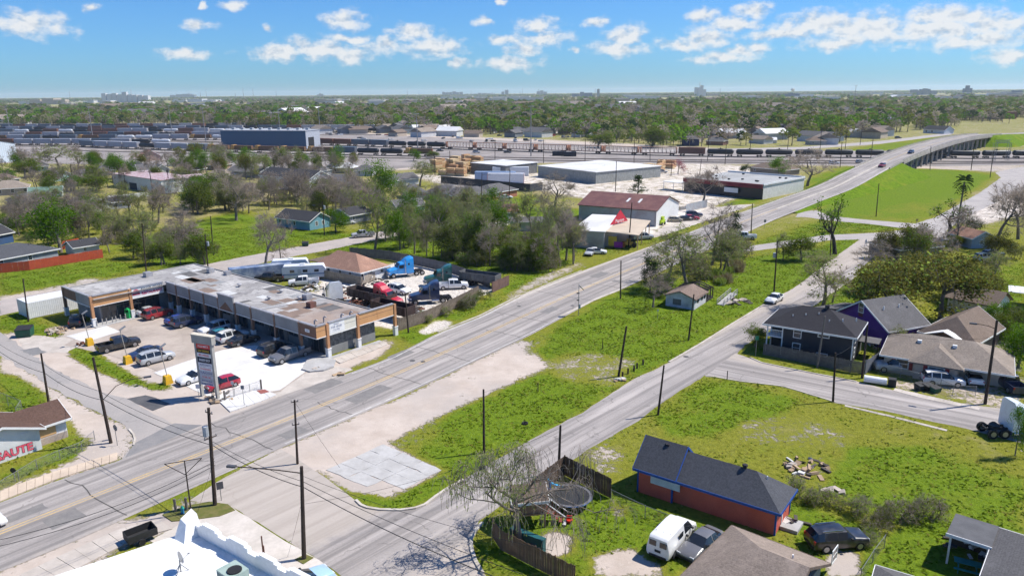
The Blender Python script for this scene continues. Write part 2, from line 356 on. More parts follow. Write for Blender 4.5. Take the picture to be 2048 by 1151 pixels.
def build_ground():
 ys = np.concatenate([np.geomspace(34, 700, 560), np.geomspace(730, 19800, 34)])
 ss = np.linspace(-.98, .98, 440)
 Yg, Sg = np.meshgrid(ys, ss, indexing='ij'); Xg = Yg*Sg
 A = np.zeros(Yg.shape+(3,), np.float32)
 far = np.clip((Yg-300)/250, 0, 1)
 mid_ = np.clip((Yg-150)/80, 0, 1); A[..., 0] = (.55-.28*mid_)*(1-far)+.34*far; A[..., 1] = .12+.2*mid_+.1*far; A[..., 2] = 0
 for col, poly in PAINT:
  w = W(poly); a = np.array(w)
  i0, i1 = np.searchsorted(ys, a[:, 1].min()-1), np.searchsorted(ys, a[:, 1].max()+1)
  m = pin(w, Xg[i0:i1], Yg[i0:i1]); sub = A[i0:i1]; sub[m] = col
 for k in range(7):
  A[1:-1, 1:-1] = (A[1:-1, 1:-1]*2+A[:-2, 1:-1]+A[2:, 1:-1]+A[1:-1, :-2]+A[1:-1, 2:])/6
 nr, nc = Yg.shape
 V = np.stack([Xg, Yg, np.zeros_like(Xg)], -1).reshape(-1, 3)
 idx = np.arange(nr*nc).reshape(nr, nc)
 F = np.stack([idx[:-1, :-1], idx[:-1, 1:], idx[1:, 1:], idx[1:, :-1]], -1).reshape(-1, 4)
 me = np_mesh('ground', V, F, ground_mat())
 at = me.color_attributes.new('cover', 'FLOAT_COLOR', 'POINT')
 at.data.foreach_set('color', np.concatenate([A.reshape(-1, 3), np.ones((nr*nc, 1), np.float32)], 1).ravel())
 o = link('ground', me); struct(o)
 sk = MB(); R = 20000
 sk.quad((-R, -R, -.6), (R, -R, -.6), (R, R, -.6), (-R, R, -.6))
 struct(sk.build('outlying_ground', mat('outlying', (.10, .115, .05), (.16, .15, .09), scale=.02, fine=.3)))
 return Xg, Yg, A
def ground_mat():
 m, N, L, b = new_mat('ground_cover')
 at = N.new('ShaderNodeAttribute'); at.attribute_name = 'cover'
 sp = N.new('ShaderNodeSeparateColor'); L.new(at.outputs['Color'], sp.inputs[0])
 co = N.new('ShaderNodeNewGeometry').outputs['Position']
 big = _noise(N, L, co, .045, 5, .6); mid = _noise(N, L, co, .28, 6, .66); fin = _noise(N, L, co, 1.7, 5, .7); vf = _noise(N, L, co, 6.5, 3, .7)
 g1 = _mix(N, L, _mr(N, L, fin, .3, .7), (.17, .24, .018), (.095, .155, .011))
 dry = _mix(N, L, _mr(N, L, vf, .3, .7), (.38, .32, .15), (.26, .22, .10))
 lush = _m(N, L, 'ADD', sp.outputs[0], _m(N, L, 'MULTIPLY', _m(N, L, 'SUBTRACT', mid, .5), 1.0))
 lush = _m(N, L, 'ADD', lush, _m(N, L, 'MULTIPLY', _m(N, L, 'SUBTRACT', big, .5), .9))
 olive = _mix(N, L, _mr(N, L, fin, .3, .7), (.25, .25, .035), (.155, .168, .021))
 gr = _mix(N, L, _mr(N, L, lush, .1, .42), dry, olive)
 gr = _mix(N, L, _mr(N, L, lush, .5, .95), gr, g1)
 gr = _mix(N, L, _mr(N, L, vf, .55, .85, 0, .42), gr, (.055, .085, .010))
 ea = _mix(N, L, _mr(N, L, mid, .3, .7), (.55, .47, .405), (.44, .365, .305))
 ea = _mix(N, L, _mr(N, L, vf, .6, .85, 0, .22), ea, (.33, .25, .19))
 ea = _mix(N, L, _mr(N, L, big, .42, .62, 0, .7), ea, (.40, .355, .32))
 wh = _mix(N, L, _mr(N, L, fin, .3, .7), (.80, .74, .66), (.58, .51, .44))
 wh = _mix(N, L, _mr(N, L, vf, .58, .78, 0, .5), wh, (.30, .25, .2))
 jit = _m(N, L, 'ADD', _m(N, L, 'MULTIPLY', _m(N, L, 'SUBTRACT', fin, .5), 1.5), _m(N, L, 'MULTIPLY', _m(N, L, 'SUBTRACT', mid, .5), 1.3))
 de = _mr(N, L, _m(N, L, 'ADD', sp.outputs[1], jit), .36, .68)
 dw = _mr(N, L, _m(N, L, 'ADD', sp.outputs[2], jit), .36, .68)
 col = _mix(N, L, de, gr, ea); col = _mix(N, L, dw, col, wh)
 L.new(col, b.inputs['Base Color']); b.inputs['Roughness'].default_value = 1.0; b.inputs['Specular IOR Level'].default_value = .05
 h = _m(N, L, 'ADD', _m(N, L, 'MULTIPLY', fin, 1.0), _m(N, L, 'MULTIPLY', vf, .5))
 h = _m(N, L, 'MULTIPLY', h, _m(N, L, 'SUBTRACT', 1.0, _m(N, L, 'MULTIPLY', de, .85)))
 _bump(N, L, b, h, .8, .32)
 return m
GX, GY, GA = build_ground()
# ================================================================ roads
def road_mat(name, c, warm, streak=True, crack=.5, dust=.6, half=6.5):
 m, N, L, b = new_mat(name)
 uv = N.new('ShaderNodeUVMap').outputs[0]
 sp = N.new('ShaderNodeSeparateXYZ'); L.new(uv, sp.inputs[0])
 co = N.new('ShaderNodeNewGeometry').outputs['Position']
 big = _noise(N, L, co, .11, 5, .62); fin = _noise(N, L, co, 4.5, 4, .75); mid = _noise(N, L, co, .8, 5, .65)
 col = _mix(N, L, _mr(N, L, big, .3, .7), c, warm)
 col = _mix(N, L, _mr(N, L, fin, .3, .75, 0, .5), col, mul(c, .68))
 if streak:
  mp = N.new('ShaderNodeMapping'); mp.inputs['Scale'].default_value = (1.15, .018, 1); L.new(uv, mp.inputs[0])
  st = _noise(N, L, mp.outputs[0], 1.0, 4, .6)
  col = _mix(N, L, _mr(N, L, st, .42, .64, 0, .7), col, mul(c, .56))
  mp2 = N.new('ShaderNodeMapping'); mp2.inputs['Scale'].default_value = (.7, .03, 1); mp2.inputs['Location'].default_value = (7, 3, 0); L.new(uv, mp2.inputs[0])
  st2 = _noise(N, L, mp2.outputs[0], 1.0, 5, .65)
  col = _mix(N, L, _mr(N, L, st2, .5, .7, 0, .6), col, mul(warm, 1.3))
 vo = N.new('ShaderNodeTexVoronoi'); vo.feature = 'DISTANCE_TO_EDGE'; vo.inputs['Scale'].default_value = .085
 wb = N.new('ShaderNodeVectorMath'); wb.operation = 'ADD'; L.new(co, wb.inputs[0])
 nz = N.new('ShaderNodeTexNoise'); nz.inputs['Scale'].default_value = .5; nz.inputs['Detail'].default_value = 6; L.new(co, nz.inputs['Vector'])
 sc = N.new('ShaderNodeVectorMath'); sc.operation = 'SCALE'; sc.inputs['Scale'].default_value = 3.0; L.new(nz.outputs['Color'], sc.inputs[0]); L.new(sc.outputs[0], wb.inputs[1])
 L.new(wb.outputs[0], vo.inputs['Vector'])
 cr = _m(N, L, 'MULTIPLY', _mr(N, L, vo.outputs['Distance'], .003, .008, 1, 0), _mr(N, L, mid, .42, .6, 0, crack))
 col = _mix(N, L, cr, col, mul(c, .3))
 dn = _m(N, L, 'ADD', _m(N, L, 'ABSOLUTE', sp.outputs[0], 0), _m(N, L, 'MULTIPLY', _m(N, L, 'SUBTRACT', mid, .5), 2.6))
 col = _mix(N, L, _mr(N, L, dn, half-1.0, half+.5, 0, dust), col, (.50, .43, .36))
 L.new(col, b.inputs['Base Color']); b.inputs['Roughness'].default_value = .92; b.inputs['Specular IOR Level'].default_value = .22
 _bump(N, L, b, fin, .25, .02)
 return m
ASPH = road_mat('main_asphalt', (.315, .288, .270), (.40, .36, .33))
ASPH2 = road_mat('side_asphalt', (.325, .296, .278), (.395, .355, .328), streak=True, half=4.6, dust=.5)
ASPH3 = road_mat('worn_asphalt', (.32, .30, .285), (.40, .36, .33), streak=False, half=50, dust=0)
DIRD = rad(54.0); RD = np.array([math.cos(DIRD), math.sin(DIRD)]); RN = np.array([-RD[1], RD[0]])
def sn(p): return float(p[0]*RD[0]+p[1]*RD[1]), float(p[0]*RN[0]+p[1]*RN[1])
def edge_fn(pts):
 q = sorted(sn(p) for p in pts); q = np.array(q); return lambda s: np.interp(s, q[:, 0], q[:, 1])
far_c = [(70,213,0),(97,245,.8),(116,265,2.0),(140,295,4.2),(174,338,6.3),(205,375,7.4),(234,409,7.8),(262,441,7.8),(310,492,6.6),(372,552,3.5),(450,622,1),(560,715,0.3),(1000,1060,0.2)]
cl = [tuple(P(x, y))[:2] for x, y in [(0,1065),(240,971),(700,788),(911,695),(1150,584)]]
c0 = np.array(cl[0]); dd = np.array(cl[1])-c0; cl = [tuple(c0-dd*6)]+cl
CEN = edge_fn(cl+[(a, b) for a, b, c in far_c])
lw = [tuple(P(x, y))[:2] for x, y in [(0,1005),(114,960),(235,922),(460,826),(553,794),(627,770),(710,742),(780,715),(876,666),(960,633),(1040,592),(1163,542)]]
rw = [tuple(P(x, y))[:2] for x, y in [(0,1142),(76,1113),(177,1070),(238,1042),(561,896),(829,780),(950,723),(1065,668),(1190,600),(1240,580)]]
def off_fn(pts, sgn, far=6.2):
 q = [(sn(p)[0], sgn*(sn(p)[1]-float(CEN(sn(p)[0])))) for p in pts]; q = sorted(q)
 q = [(q[0][0]-80, q[0][1])]+q+[(q[-1][0]+60, far), (q[-1][0]+900, far)]
 q = np.array(q); return lambda s: np.interp(s, q[:, 0], q[:, 1])
LOFF = off_fn(lw, 1); ROFF = off_fn(rw, -1)
zz = [(sn((a, b))[0], c) for a, b, c in far_c]; zz = np.array([(-200, 0)]+zz)
def ZR(s):
 return np.interp(s, zz[:, 0], zz[:, 1])
def smooth(fn, s, w=9):
 return sum(fn(s+k) for k in np.linspace(-w, w, 7))/7
def road_pt(s, off, dz=0.0):
 c = float(smooth(CEN, s)); x = RD*s+RN*(c+off); return Vector((x[0], x[1], float(smooth(ZR, s, 16))+dz))
S0, S1 = -35.0, 1100.0
s_abut0 = sn((165, 322))[0]; s_abut1 = sn((300, 480))[0]
def road_strip(name, material, s0, s1, step, lo, hi, dz, cols=8):
 n = max(2, int((s1-s0)/step)); V = []; UVs = []
 for i in range(n+1):
  s = s0+(s1-s0)*i/n; a = lo(s) if callable(lo) else lo; b2 = hi(s) if callable(hi) else hi
  for j in range(cols+1):
   o = a+(b2-a)*j/cols; V.append(tuple(road_pt(s, o, dz))); UVs.append((o, s))
 idx = np.arange((n+1)*(cols+1)).reshape(n+1, cols+1)
 F = np.stack([idx[:-1, 1:], idx[:-1, :-1], idx[1:, :-1], idx[1:, 1:]], -1).reshape(-1, 4)
 me = np_mesh(name, np.array(V), F, material)
 uvl = me.uv_layers.new(name='UVMap'); UVs = np.array(UVs, np.float32)
 lv = np.empty(len(me.loops), np.int32); me.loops.foreach_get('vertex_index', lv); uvl.data.foreach_set('uv', UVs[lv].ravel())
 return link(name, me)
struct(road_strip('main_road', ASPH, S0, s_abut0, 3, lambda s: -float(ROFF(s)), lambda s: float(LOFF(s)), .024))
YEL = mat('yellow_line', (.62, .42, .16), (.44, .34, .22), scale=.7, fine=5, rough=.9)
WHT = mat('white_line', (.68, .66, .62), (.42, .40, .38), scale=.9, fine=5, rough=.9)
struct(road_strip('lane_line_yellow', YEL, S0, 560, 4, -.30, -.14, .031, 1))
struct(road_strip('lane_line_yellow', YEL, S0, 560, 4, .14, .30, .031, 1))
struct(road_strip('edge_line', WHT, 44, s_abut0, 4, lambda s: -float(ROFF(s))+.45, lambda s: -float(ROFF(s))+.60, .031, 1))
struct(road_strip('edge_line', WHT, 62, s_abut0, 4, lambda s: float(LOFF(s))-.55, lambda s: float(LOFF(s))-.40, .031, 1))
def jag(poly, step=1.2, amp=.14, seed=1):
 r = random.Random(seed); out = []; n = len(poly)
 for i in range(n):
  a = Vector(poly[i]).to_2d(); b2 = Vector(poly[(i+1) % n]).to_2d(); k = max(1, int((b2-a).length/step))
  for t in range(k):
   p = a.lerp(b2, t/k); out.append((p.x+r.uniform(-amp, amp), p.y+r.uniform(-amp, amp)))
 return out
def sheet(name, poly, material, z, ang=0.0, thick=0.0, org=None, amp=.14, step=1.2, kind='structure'):
 poly = jag(poly, step, amp, len(poly)) if amp else list(poly)
 n = len(poly); area = sum(poly[i][0]*poly[(i+1)%n][1]-poly[(i+1)%n][0]*poly[i][1] for i in range(n))
 if area < 0: poly = poly[::-1]
 b = MB()
 if thick: b.prism(poly, z-thick, z, bottom=False)
 else: b.add([(x, y, z) for x, y in poly], [tuple(range(n))])
 me = b.mesh(name, material); uvl = me.uv_layers.new(name='UVMap')
 c, s = math.cos(ang), math.sin(ang); ox, oy = org or (0, 0)
 for lp in me.loops:
  v = me.vertices[lp.vertex_index].co; x, y = v.x-ox, v.y-oy
  uvl.data[lp.index].uv = (-s*x+c*y, c*x+s*y)
 o = link(name, me); o['kind'] = kind; return o
CONC = mat('old_concrete', (.56, .50, .44), (.42, .37, .32), scale=.35, fine=3, rough=.95, grime=.45)
CONCN = mat('new_concrete', (.70, .685, .66), (.60, .58, .555), scale=.4, fine=4, rough=.9, grime=.12)
CONCG = mat('grey_concrete', (.46, .45, .44), (.36, .35, .34), scale=.5, fine=3, rough=.95, grime=.35)
KERB = mat('kerb_concrete', (.58, .53, .46), (.42, .37, .31), scale=.6, fine=4, rough=.95, grime=.4)
DARKP = mat('fresh_asphalt', (.075, .075, .082), (.12, .115, .115), scale=.6, fine=5, rough=.9)
a2 = rad(48)
E1 = W([(712,1000),(735,1014),(800,1019),(850,1008),(872,991),(926,958),(1001,915),(1093,861),(1163,825),(1263,760),(1338,725),(1462,650),(1528,610),(1595,571),(1650,528),(1690,500),(1720,478),(1790,470),(1900,462),(1900,480),(1760,500),(1725,535),(1698,563),(1648,596),(1631,609),(1560,648),(1490,690),(1470,712),(1495,716),(1408,751),(1360,781),(1293,827),(1277,841),(1209,879),(1174,900),(1120,936),(1040,985),(960,1040),(939,1078),(945,1112),(966,1145),(1000,1175),(690,1170),(684,1151),(626,1112),(552,1067),(464,1012),(380,1000),(430,965),(561,896),(640,945)])
sheet('side_street', E1, ASPH2, .012, a2, org=P(1200, 850)[:2], amp=.1)
E2 = W([(1408,752),(1470,706),(1523,724),(1600,740),(1713,762),(1786,780),(1888,801),(1961,811),(2100,830),(2100,900),(1932,857),(1771,822),(1672,805),(1567,773),(1450,756)])
sheet('cross_street', E2, ASPH2, .016, rad(-34), org=P(1700, 790)[:2], amp=.1)
E3 = W([(-80,610),(0,662),(60,705),(120,744),(200,782),(255,797),(310,828),(350,850),(420,850),(400,900),(330,930),(240,920),(268,890),(267,870),(250,850),(175,812),(100,772),(25,725),(-80,660)])
sheet('cross_street', E3, ASPH3, .014, rad(-40), org=P(150, 790)[:2], amp=.22)
sheet('cross_street', W([(270,885),(347,846),(420,850),(330,925),(250,915)]), mat('patched_asphalt', (.20, .195, .195), (.27, .255, .245), scale=.4, fine=5, rough=.95, grime=.2), .020, amp=.12)
sheet('asphalt_patch', W([(40,700),(75,694),(92,704),(66,711)]), DARKP if 0 else mat('dull_patch', (.19, .185, .18), (.24, .23, .22), scale=.8, fine=5), .021, amp=.15, step=.6)
sheet('asphalt_patch', W([(253,797),(290,790),(310,795),(340,807),(305,821)]), DARKP, .019, amp=.06)
E4 = W([(-60,605),(0,600),(112,580),(330,543),(400,531),(487,513),(560,500),(637,485),(712,472),(800,455),(900,440),(900,455),(800,470),(720,486),(650,501),(600,510),(540,522),(437,546),(330,560),(112,592),(52,619),(0,631),(-60,640)])
sheet('back_street', E4, mat('pale_street', (.44, .38, .34), (.36, .32, .29), scale=.3, fine=4, rough=.95, grime=.2), .010, amp=.2)
sheet('rail_yard', W([(-60,325),(300,331),(700,344),(880,331),(1100,325),(1500,328),(1700,330),(1850,333),(2100,330),(2100,303),(1850,301),(1500,302),(1100,286),(700,266),(300,256),(-60,254)]), mat('yard_gravel', (.34, .30, .275), (.22, .195, .18), scale=.06, fine=.8, rough=1, grime=.35), .006, amp=.8, step=8)
E5 = W([(1632,420),(1660,432),(1740,440),(1830,447),(1870,435),(1960,385),(2002,355),(1990,345),(2060,330),(2060,372),(1960,420),(1900,455),(1880,475),(1760,478),(1660,480),(1560,495),(1480,505),(1500,492),(1650,470),(1760,465),(1820,458),(1740,448),(1650,440),(1612,434),(1590,434),(1600,424)])
sheet('service_road', E5, mat('service_asphalt', (.42, .38, .35), (.34, .31, .29), scale=.2, fine=3, rough=.95), .018, amp=.15)
E6 = W([(1290,480),(1330,450),(1415,417),(1470,410),(1510,408),(1440,432),(1330,470)])
sheet('forecourt', E6, CONC, .013, amp=.3)
def slab_run(name, left, right, n, z=.11, material=CONC, gap=.03):
 root = link(name, None); struct(root); root.empty_display_size = .3
 def rs(pts):
  q = [P(x, y) for x, y in pts]; l = [0.0]
  for i in range(1, len(q)): l.append(l[-1]+(q[i]-q[i-1]).length)
  return lambda t: Vector((np.interp(t*l[-1], l, [p.x for p in q]), np.interp(t*l[-1], l, [p.y for p in q]), 0))
 fl, fr = rs(left), rs(right); r = random.Random(n)
 for i in range(n):
  e = gap/2/((fl(1)-fl(0)).length/n)
  a, b2 = (i+e)/n, (i+1-e)/n
  q = [fl(a), fl(b2), fr(b2), fr(a)]; m = MB(); m.prism([(p.x, p.y) for p in q], -.05, z+r.uniform(-.012, .012), bottom=False)
  m.build('slab', material, root)
 return root
slab_run('pavement', [(0,982),(114,942),(235,905)], [(0,1003),(114,958),(235,920)], 14, .10, mat('tan_concrete', (.62, .50, .38), (.50, .40, .31), scale=.4, fine=3, rough=.95, grime=.3))
slab_run('pavement', [(0,1170),(92,1125),(180,1085),(238,1058),(320,1040)], [(60,1200),(130,1151),(230,1098),(290,1072),(345,1058)], 9, .10, CONC)
slab_run('pavement', [(440,805),(517,780),(536,783)], [(460,824),(520,804),(553,790)], 6, .13, CONCN)
slab_run('pavement', [(665,718),(720,697),(768,682)], [(680,727),(738,705),(775,689)], 9, .12, CONC)
slab_run('pavement', [(1690,809),(1785,831),(1895,859)], [(1689,812),(1783,834),(1893,862)], 12, .035, CONC)
slab_run('pavement', [(1790,776),(1850,790),(1960,815)], [(1786,781),(1846,797),(1958,820)], 10, .05, CONC)
def kerb(pts, w=.16, h=.12, material=KERB):
 q = [P(x, y) for x, y in pts]; b = MB()
 for i in range(len(q)-1):
  d = (q[i+1]-q[i]).normalized(); n = Vector((-d.y, d.x, 0))*w/2
  b.prism([tuple(p)[:2] for p in (q[i]-n, q[i+1]-n, q[i+1]+n, q[i]+n)], -.05, h+.0005*(i % 2), bottom=False)
 return struct(b.build('kerb', material))
kerb([(1040,592),(1100,566),(1163,541)]); kerb([(876,664),(960,631),(1040,590)], .3, .10)
kerb([(1120,633),(1190,599),(1240,579)], .5, .06)
kerb([(712,1000),(722,1010),(735,1015),(760,1019),(800,1020),(830,1016),(850,1009),(872,992),(890,980),(926,959)], .25, .13)
kerb([(966,1148),(950,1120),(943,1097),(942,1078),(950,1062),(965,1045)], .3, .13)
kerb([(1338,724),(1400,688),(1462,649),(1528,609)], .3, .10); kerb([(1410,750),(1480,762),(1567,772),(1672,804)], .2, .07)
kerb([(1500,715),(1523,725),(1600,741),(1713,763)], .2, .1); kerb([(1631,609),(1648,596),(1698,563),(1740,528)], .25, .12)
kerb([(267,890),(270,878),(267,868),(258,858)], .2, .1)
LOTC = mat('lot_concrete', (.47, .40, .34), (.37, .31, .265), scale=.25, fine=3, rough=.95, grime=.35)
lot = W([(128,690),(190,655),(330,623),(430,650),(615,707),(655,722),(612,745),(560,782),(536,785),(440,800),(410,790),(340,755),(300,735),(200,705)])
sheet('parking_lot', lot, LOTC, .030, amp=.1)
sheet('parking_lot', W([(307,745),(392,716),(445,700),(510,690),(620,710),(650,722),(612,742),(560,780),(536,783),(440,803),(412,790),(372,772)]), CONCN, .036, amp=.05)
sheet('parking_lot', W([(132,672),(213,651),(240,663),(170,684)]), CONCN, .036, amp=.05)
sheet('forecourt', W([(536,785),(560,782),(612,745),(660,730),(710,738),(640,768),(560,800)]), CONC, .020, amp=.25)
sheet('driveway', W([(30,668),(140,675),(170,690),(128,706),(60,706)]), CONC, .018, amp=.4)
APR1 = W([(650,940),(768,888),(800,898),(885,940),(790,991),(764,990),(748,978),(720,975),(700,962),(672,957)])
ap = link('concrete_apron', None); struct(ap); ap.empty_display_size = .3; q = [P(x, y) for x, y in ((650,940),(768,888),(885,940),(780,991))]; rr = random.Random(2)
for i in range(4):
 for j in range(3):
  f = lambda u, v: q[0].lerp(q[1], u).lerp(q[3].lerp(q[2], u), v); e = .0022
  if (i, j) == (0, 2): continue
  m = MB(); m.prism(jag([tuple(f(*uv))[:2] for uv in ((i/4+e, j/3+e), ((i+1)/4-e, j/3+e), ((i+1)/4-e, (j+1)/3-e), (i/4+e, (j+1)/3-e))], .8, .03 if 0 < i < 3 else .10, i*3+j), -.05, .030+rr.uniform(0, .02), bottom=False); m.build('slab', mat('apron%d' % rr.randrange(3), (.50, .485, .465), (.40, .385, .365), scale=.5, fine=3, rough=.95, grime=.3), ap)
APR2 = W([(300,1080),(425,1012),(462,1012),(552,1070),(640,1120),(700,1170),(500,1200)]); sheet('concrete_apron', APR2, mat('apron_warm', (.62, .56, .50), (.50, .45, .39), scale=.35, fine=3, rough=.95, grime=.3), .022, amp=.05)
sheet('grass_island', W([(325,1030),(370,1012),(420,1003),(455,1008),(470,1020),(440,1032),(400,1038),(345,1042)]), mat('island_turf', (.105, .12, .02), (.17, .15, .05), scale=1.2, fine=6, rough=1, bump=.6), .075, thick=.07, amp=.05)
sheet('grass_island', W([(590,1118),(612,1108),(628,1115),(606,1128)]), MATS['island_turf'], .075, thick=.07, amp=.03)
for (x, y, r) in [(1145,611,.35),(1372,713,.38),(1038,612,.35),(825,721,.4),(846,723,.35)]:
 p = P(x, y); b = MB(); b.tube((p.x, p.y, .0), (p.x, p.y, .036), r, r, 14); tag(b.build('manhole_cover', mat('iron_cover', (.10, .095, .09), rough=.7)), 'round iron manhole cover set in the asphalt', 'manhole cover', 'manhole covers in the roads')
rr = random.Random(5); TAR = mat('tar_patch', (.19, .178, .17), (.24, .225, .21), scale=1, fine=5, rough=.95); CRK = mat('crack_dark', (.10, .092, .085), rough=1)
for i in range(16):
 s_ = rr.uniform(20, 190); o_ = rr.uniform(-5, 4); l_ = rr.uniform(1.5, 6); w_ = rr.uniform(.8, 2.4); q = [road_pt(s_, o_), road_pt(s_+l_, o_), road_pt(s_+l_, o_+w_), road_pt(s_, o_+w_)]
 sheet('asphalt_patch', [tuple(p)[:2] for p in q], TAR, .0275+.0002*i, amp=.08, step=.6)
for i in range(16):
 s_ = 5+i*11.5+rr.uniform(-3, 3); a_, b_ = -float(ROFF(s_))+.4, float(LOFF(s_))-.4
 if rr.random() < .4: b_ = rr.uniform(-1, 2)
 pts = [road_pt(s_+rr.uniform(-.25, .25), a_+(b_-a_)*k/9) for k in range(10)]; d_ = Vector((RD[0], RD[1], 0))*.06
 m = MB()
 for k in range(9): m.add([tuple(Vector((p.x, p.y, .0295))) for p in (pts[k]-d_, pts[k+1]-d_, pts[k+1]+d_, pts[k]+d_)], [(0, 1, 2, 3)])
 struct(m.build('road_crack', CRK))
# ================================================================ overpass
def overpass():
 s_up = sn((80, 225))[0]
 def slope(name, s0, s1, n, endcap0=False, endcap1=False):
  V = []; cols = 9
  for i in range(n+1):
   s = s0+(s1-s0)*i/n; z = max(.0, float(smooth(ZR, s, 16)))
   w = 6.6
   e = 0.0
   if endcap1: e = max(0.0, (s-(s1-9))/9)
   if endcap0: e = max(e, ((s0+9)-s)/9)
   zt = z*(1-e)+.004
   run = max(.6, 2.1*zt+.5)
   offs = [-w-run-6, -w-run*1.0, -w-run*.5, -w, 0, w, w+run*.5, w+run, w+run+6]
   zs = [-.25, .0, zt*.52, zt, zt-.02, zt, zt*.52, .0, -.25]
   for o, h in zip(offs, zs):
    q = road_pt(s, o); V.append((q.x, q.y, h))
  idx = np.arange((n+1)*cols).reshape(n+1, cols)
  F = np.stack([idx[:-1, 1:], idx[:-1, :-1], idx[1:, :-1], idx[1:, 1:]], -1).reshape(-1, 4)
  me = np_mesh(name, np.array(V), F, [bank], smooth=True)
  return struct(link(name, me))
 bank, N, L, b = new_mat('bank_grass')
 co = N.new('ShaderNodeNewGeometry').outputs['Position']
 n1 = _noise(N, L, co, .09, 5); n2 = _noise(N, L, co, .8, 5, .7); n3 = _noise(N, L, co, 4, 3)
 col = _mix(N, L, _mr(N, L, n2, .3, .7), (.145, .225, .012), (.075, .135, .006)); col = _mix(N, L, _mr(N, L, n1, .52, .72, 0, .75), col, (.22, .225, .03))
 col = _mix(N, L, _mr(N, L, n3, .55, .8, 0, .4), col, (.07, .11, .006))
 L.new(col, b.inputs['Base Color']); b.inputs['Roughness'].default_value = 1; b.inputs['Specular IOR Level'].default_value = .05
 _bump(N, L, b, n2, .6, .4)
 slope('embankment', s_up, s_abut0+7, 40, endcap1=True)
 slope('embankment', s_abut1-7, sn((470, 640))[0], 26, endcap0=True)
 conc = mat('bridge_concrete', (.38, .35, .31), (.28, .26, .23), scale=.25, fine=2, rough=.9, grime=.4)
 br = thing('overpass', 'long concrete road overpass crossing the rail yard tracks', 'overpass', (0, 0, 0))
 o = road_strip('deck_surface', ASPH, s_abut0, s_abut1, 3, -6.2, 6.2, .024); o.parent = br
 m = MB(); n = 44
 for i in range(n):
  a, c = s_abut0+(s_abut1-s_abut0)*i/n, s_abut0+(s_abut1-s_abut0)*(i+1)/n
  vs = []
  for s in (a, c):
   for off, dz in ((-6.9, -1.1), (6.9, -1.1), (6.9, 0.0), (-6.9, 0.0)): vs.append(tuple(road_pt(s, off, dz)))
  m.add(vs, [(0, 1, 5, 4), (1, 2, 6, 5), (2, 3, 7, 6), (3, 0, 4, 7)])
 m.build('deck', conc, br)
 for sg in (-1, 1):
  m = MB(); n = 40
  for i in range(n):
   a, c = s_abut0-25+(s_abut1-s_abut0+50)*i/n, s_abut0-25+(s_abut1-s_abut0+50)*(i+1)/n
   vs = []
   for s in (a, c):
    for off, dz in ((sg*6.35, .0), (sg*6.7, .0), (sg*6.65, .75), (sg*6.42, .75)): vs.append(tuple(road_pt(s, off, dz)))
   m.add(vs, [(0, 1, 5, 4), (1, 2, 6, 5), (2, 3, 7, 6), (3, 0, 4, 7)])
  m.build('parapet', conc, br)
  m = MB(); k = int((s_abut1-s_abut0)/3)
  for i in range(k):
   s = s_abut0+3*i; q = road_pt(s, sg*6.53, .75); m.box(q.x-.08, q.y-.08, q.z, q.x+.08, q.y+.08, q.z+.38)
  for i in range(k):
   s = s_abut0+3*i; m.tube(road_pt(s, sg*6.53, 1.1), road_pt(s+3, sg*6.53, 1.1), .05, .05, 4)
  m.build('railing', mat('rail_steel', (.32, .31, .30), metal=.5, rough=.6), br)
 k = int((s_abut1-s_abut0)/11.5)
 for i in range(1, k+1):
  s = s_abut0+(s_abut1-s_abut0)*i/(k+1)
  cap = MB(); a = road_pt(s, -6.6, -1.1); c = road_pt(s, 6.6, -1.1); d = (c-a).normalized(); nn = Vector((-d.y, d.x, 0))*.45
  cap.prism([tuple(p)[:2] for p in (a-nn, c-nn, c+nn, a+nn)], a.z-.9, a.z); cap.build('pier_cap', conc, br)
  for off in (-5.6, -1.9, 1.9, 5.6):
   q = road_pt(s, off, -1.9); t = MB(); t.tube((q.x, q.y, -.2), (q.x, q.y, q.z+.1), .42, .42, 10); t.build('column', conc, br)
 struct(road_strip('main_road', ASPH, s_abut1, S1, 5, -6.2, 6.2, .03))
overpass()
struct(road_strip('kerb', KERB, 150, s_abut0, 4, lambda s: -float(ROFF(s))-.2, lambda s: -float(ROFF(s)), .10, 1))
struct(road_strip('kerb', KERB, 190, s_abut0, 4, lambda s: float(LOFF(s)), lambda s: float(LOFF(s))+.2, .10, 1))
struct(road_strip('median_kerb', KERB, 232, s_abut0, 4, -.5, .5, .09, 1))
# ================================================================ buildings
WHITE = mat('white_paint', (.80, .80, .78), (.70, .70, .68), scale=.8, rough=.6, grime=.12)
TRIM = mat('white_trim', (.82, .82, .80), (.74, .74, .72), rough=.6)
PANE = glass('window_glass', (.035, .045, .055))
PANEB = glass('window_glass_blue', (.05, .08, .12))
DOORM = mat('door_paint', (.30, .27, .24), rough=.6)
DARKIN = mat('dark_interior', (.02, .02, .022), rough=.9)
def sidept(side, u, v, dims, out=0.0):
 L_, D_ = dims
 return {'S': (u, -out, v), 'N': (L_-u, D_+out, v), 'W': (-out, D_-u, v), 'E': (L_+out, u, v)}[side]
SIDEV = {'S': ((1, 0), (0, -1)), 'N': ((-1, 0), (0, 1)), 'W': ((0, -1), (-1, 0)), 'E': ((0, 1), (1, 0))}
def wall_box(m, side, u, v, w, h, dims, o0, o1, mi=None):
 a = sidept(side, u, v, dims, o0); (dx, dy), (nx, ny) = SIDEV[side]
 x0, y0 = a[0], a[1]; x1, y1 = x0+dx*w+nx*(o1-o0), y0+dy*w+ny*(o1-o0)
 return m.box(min(x0, x1), min(y0, y1), v, max(x0, x1), max(y0, y1), v+h, mi)
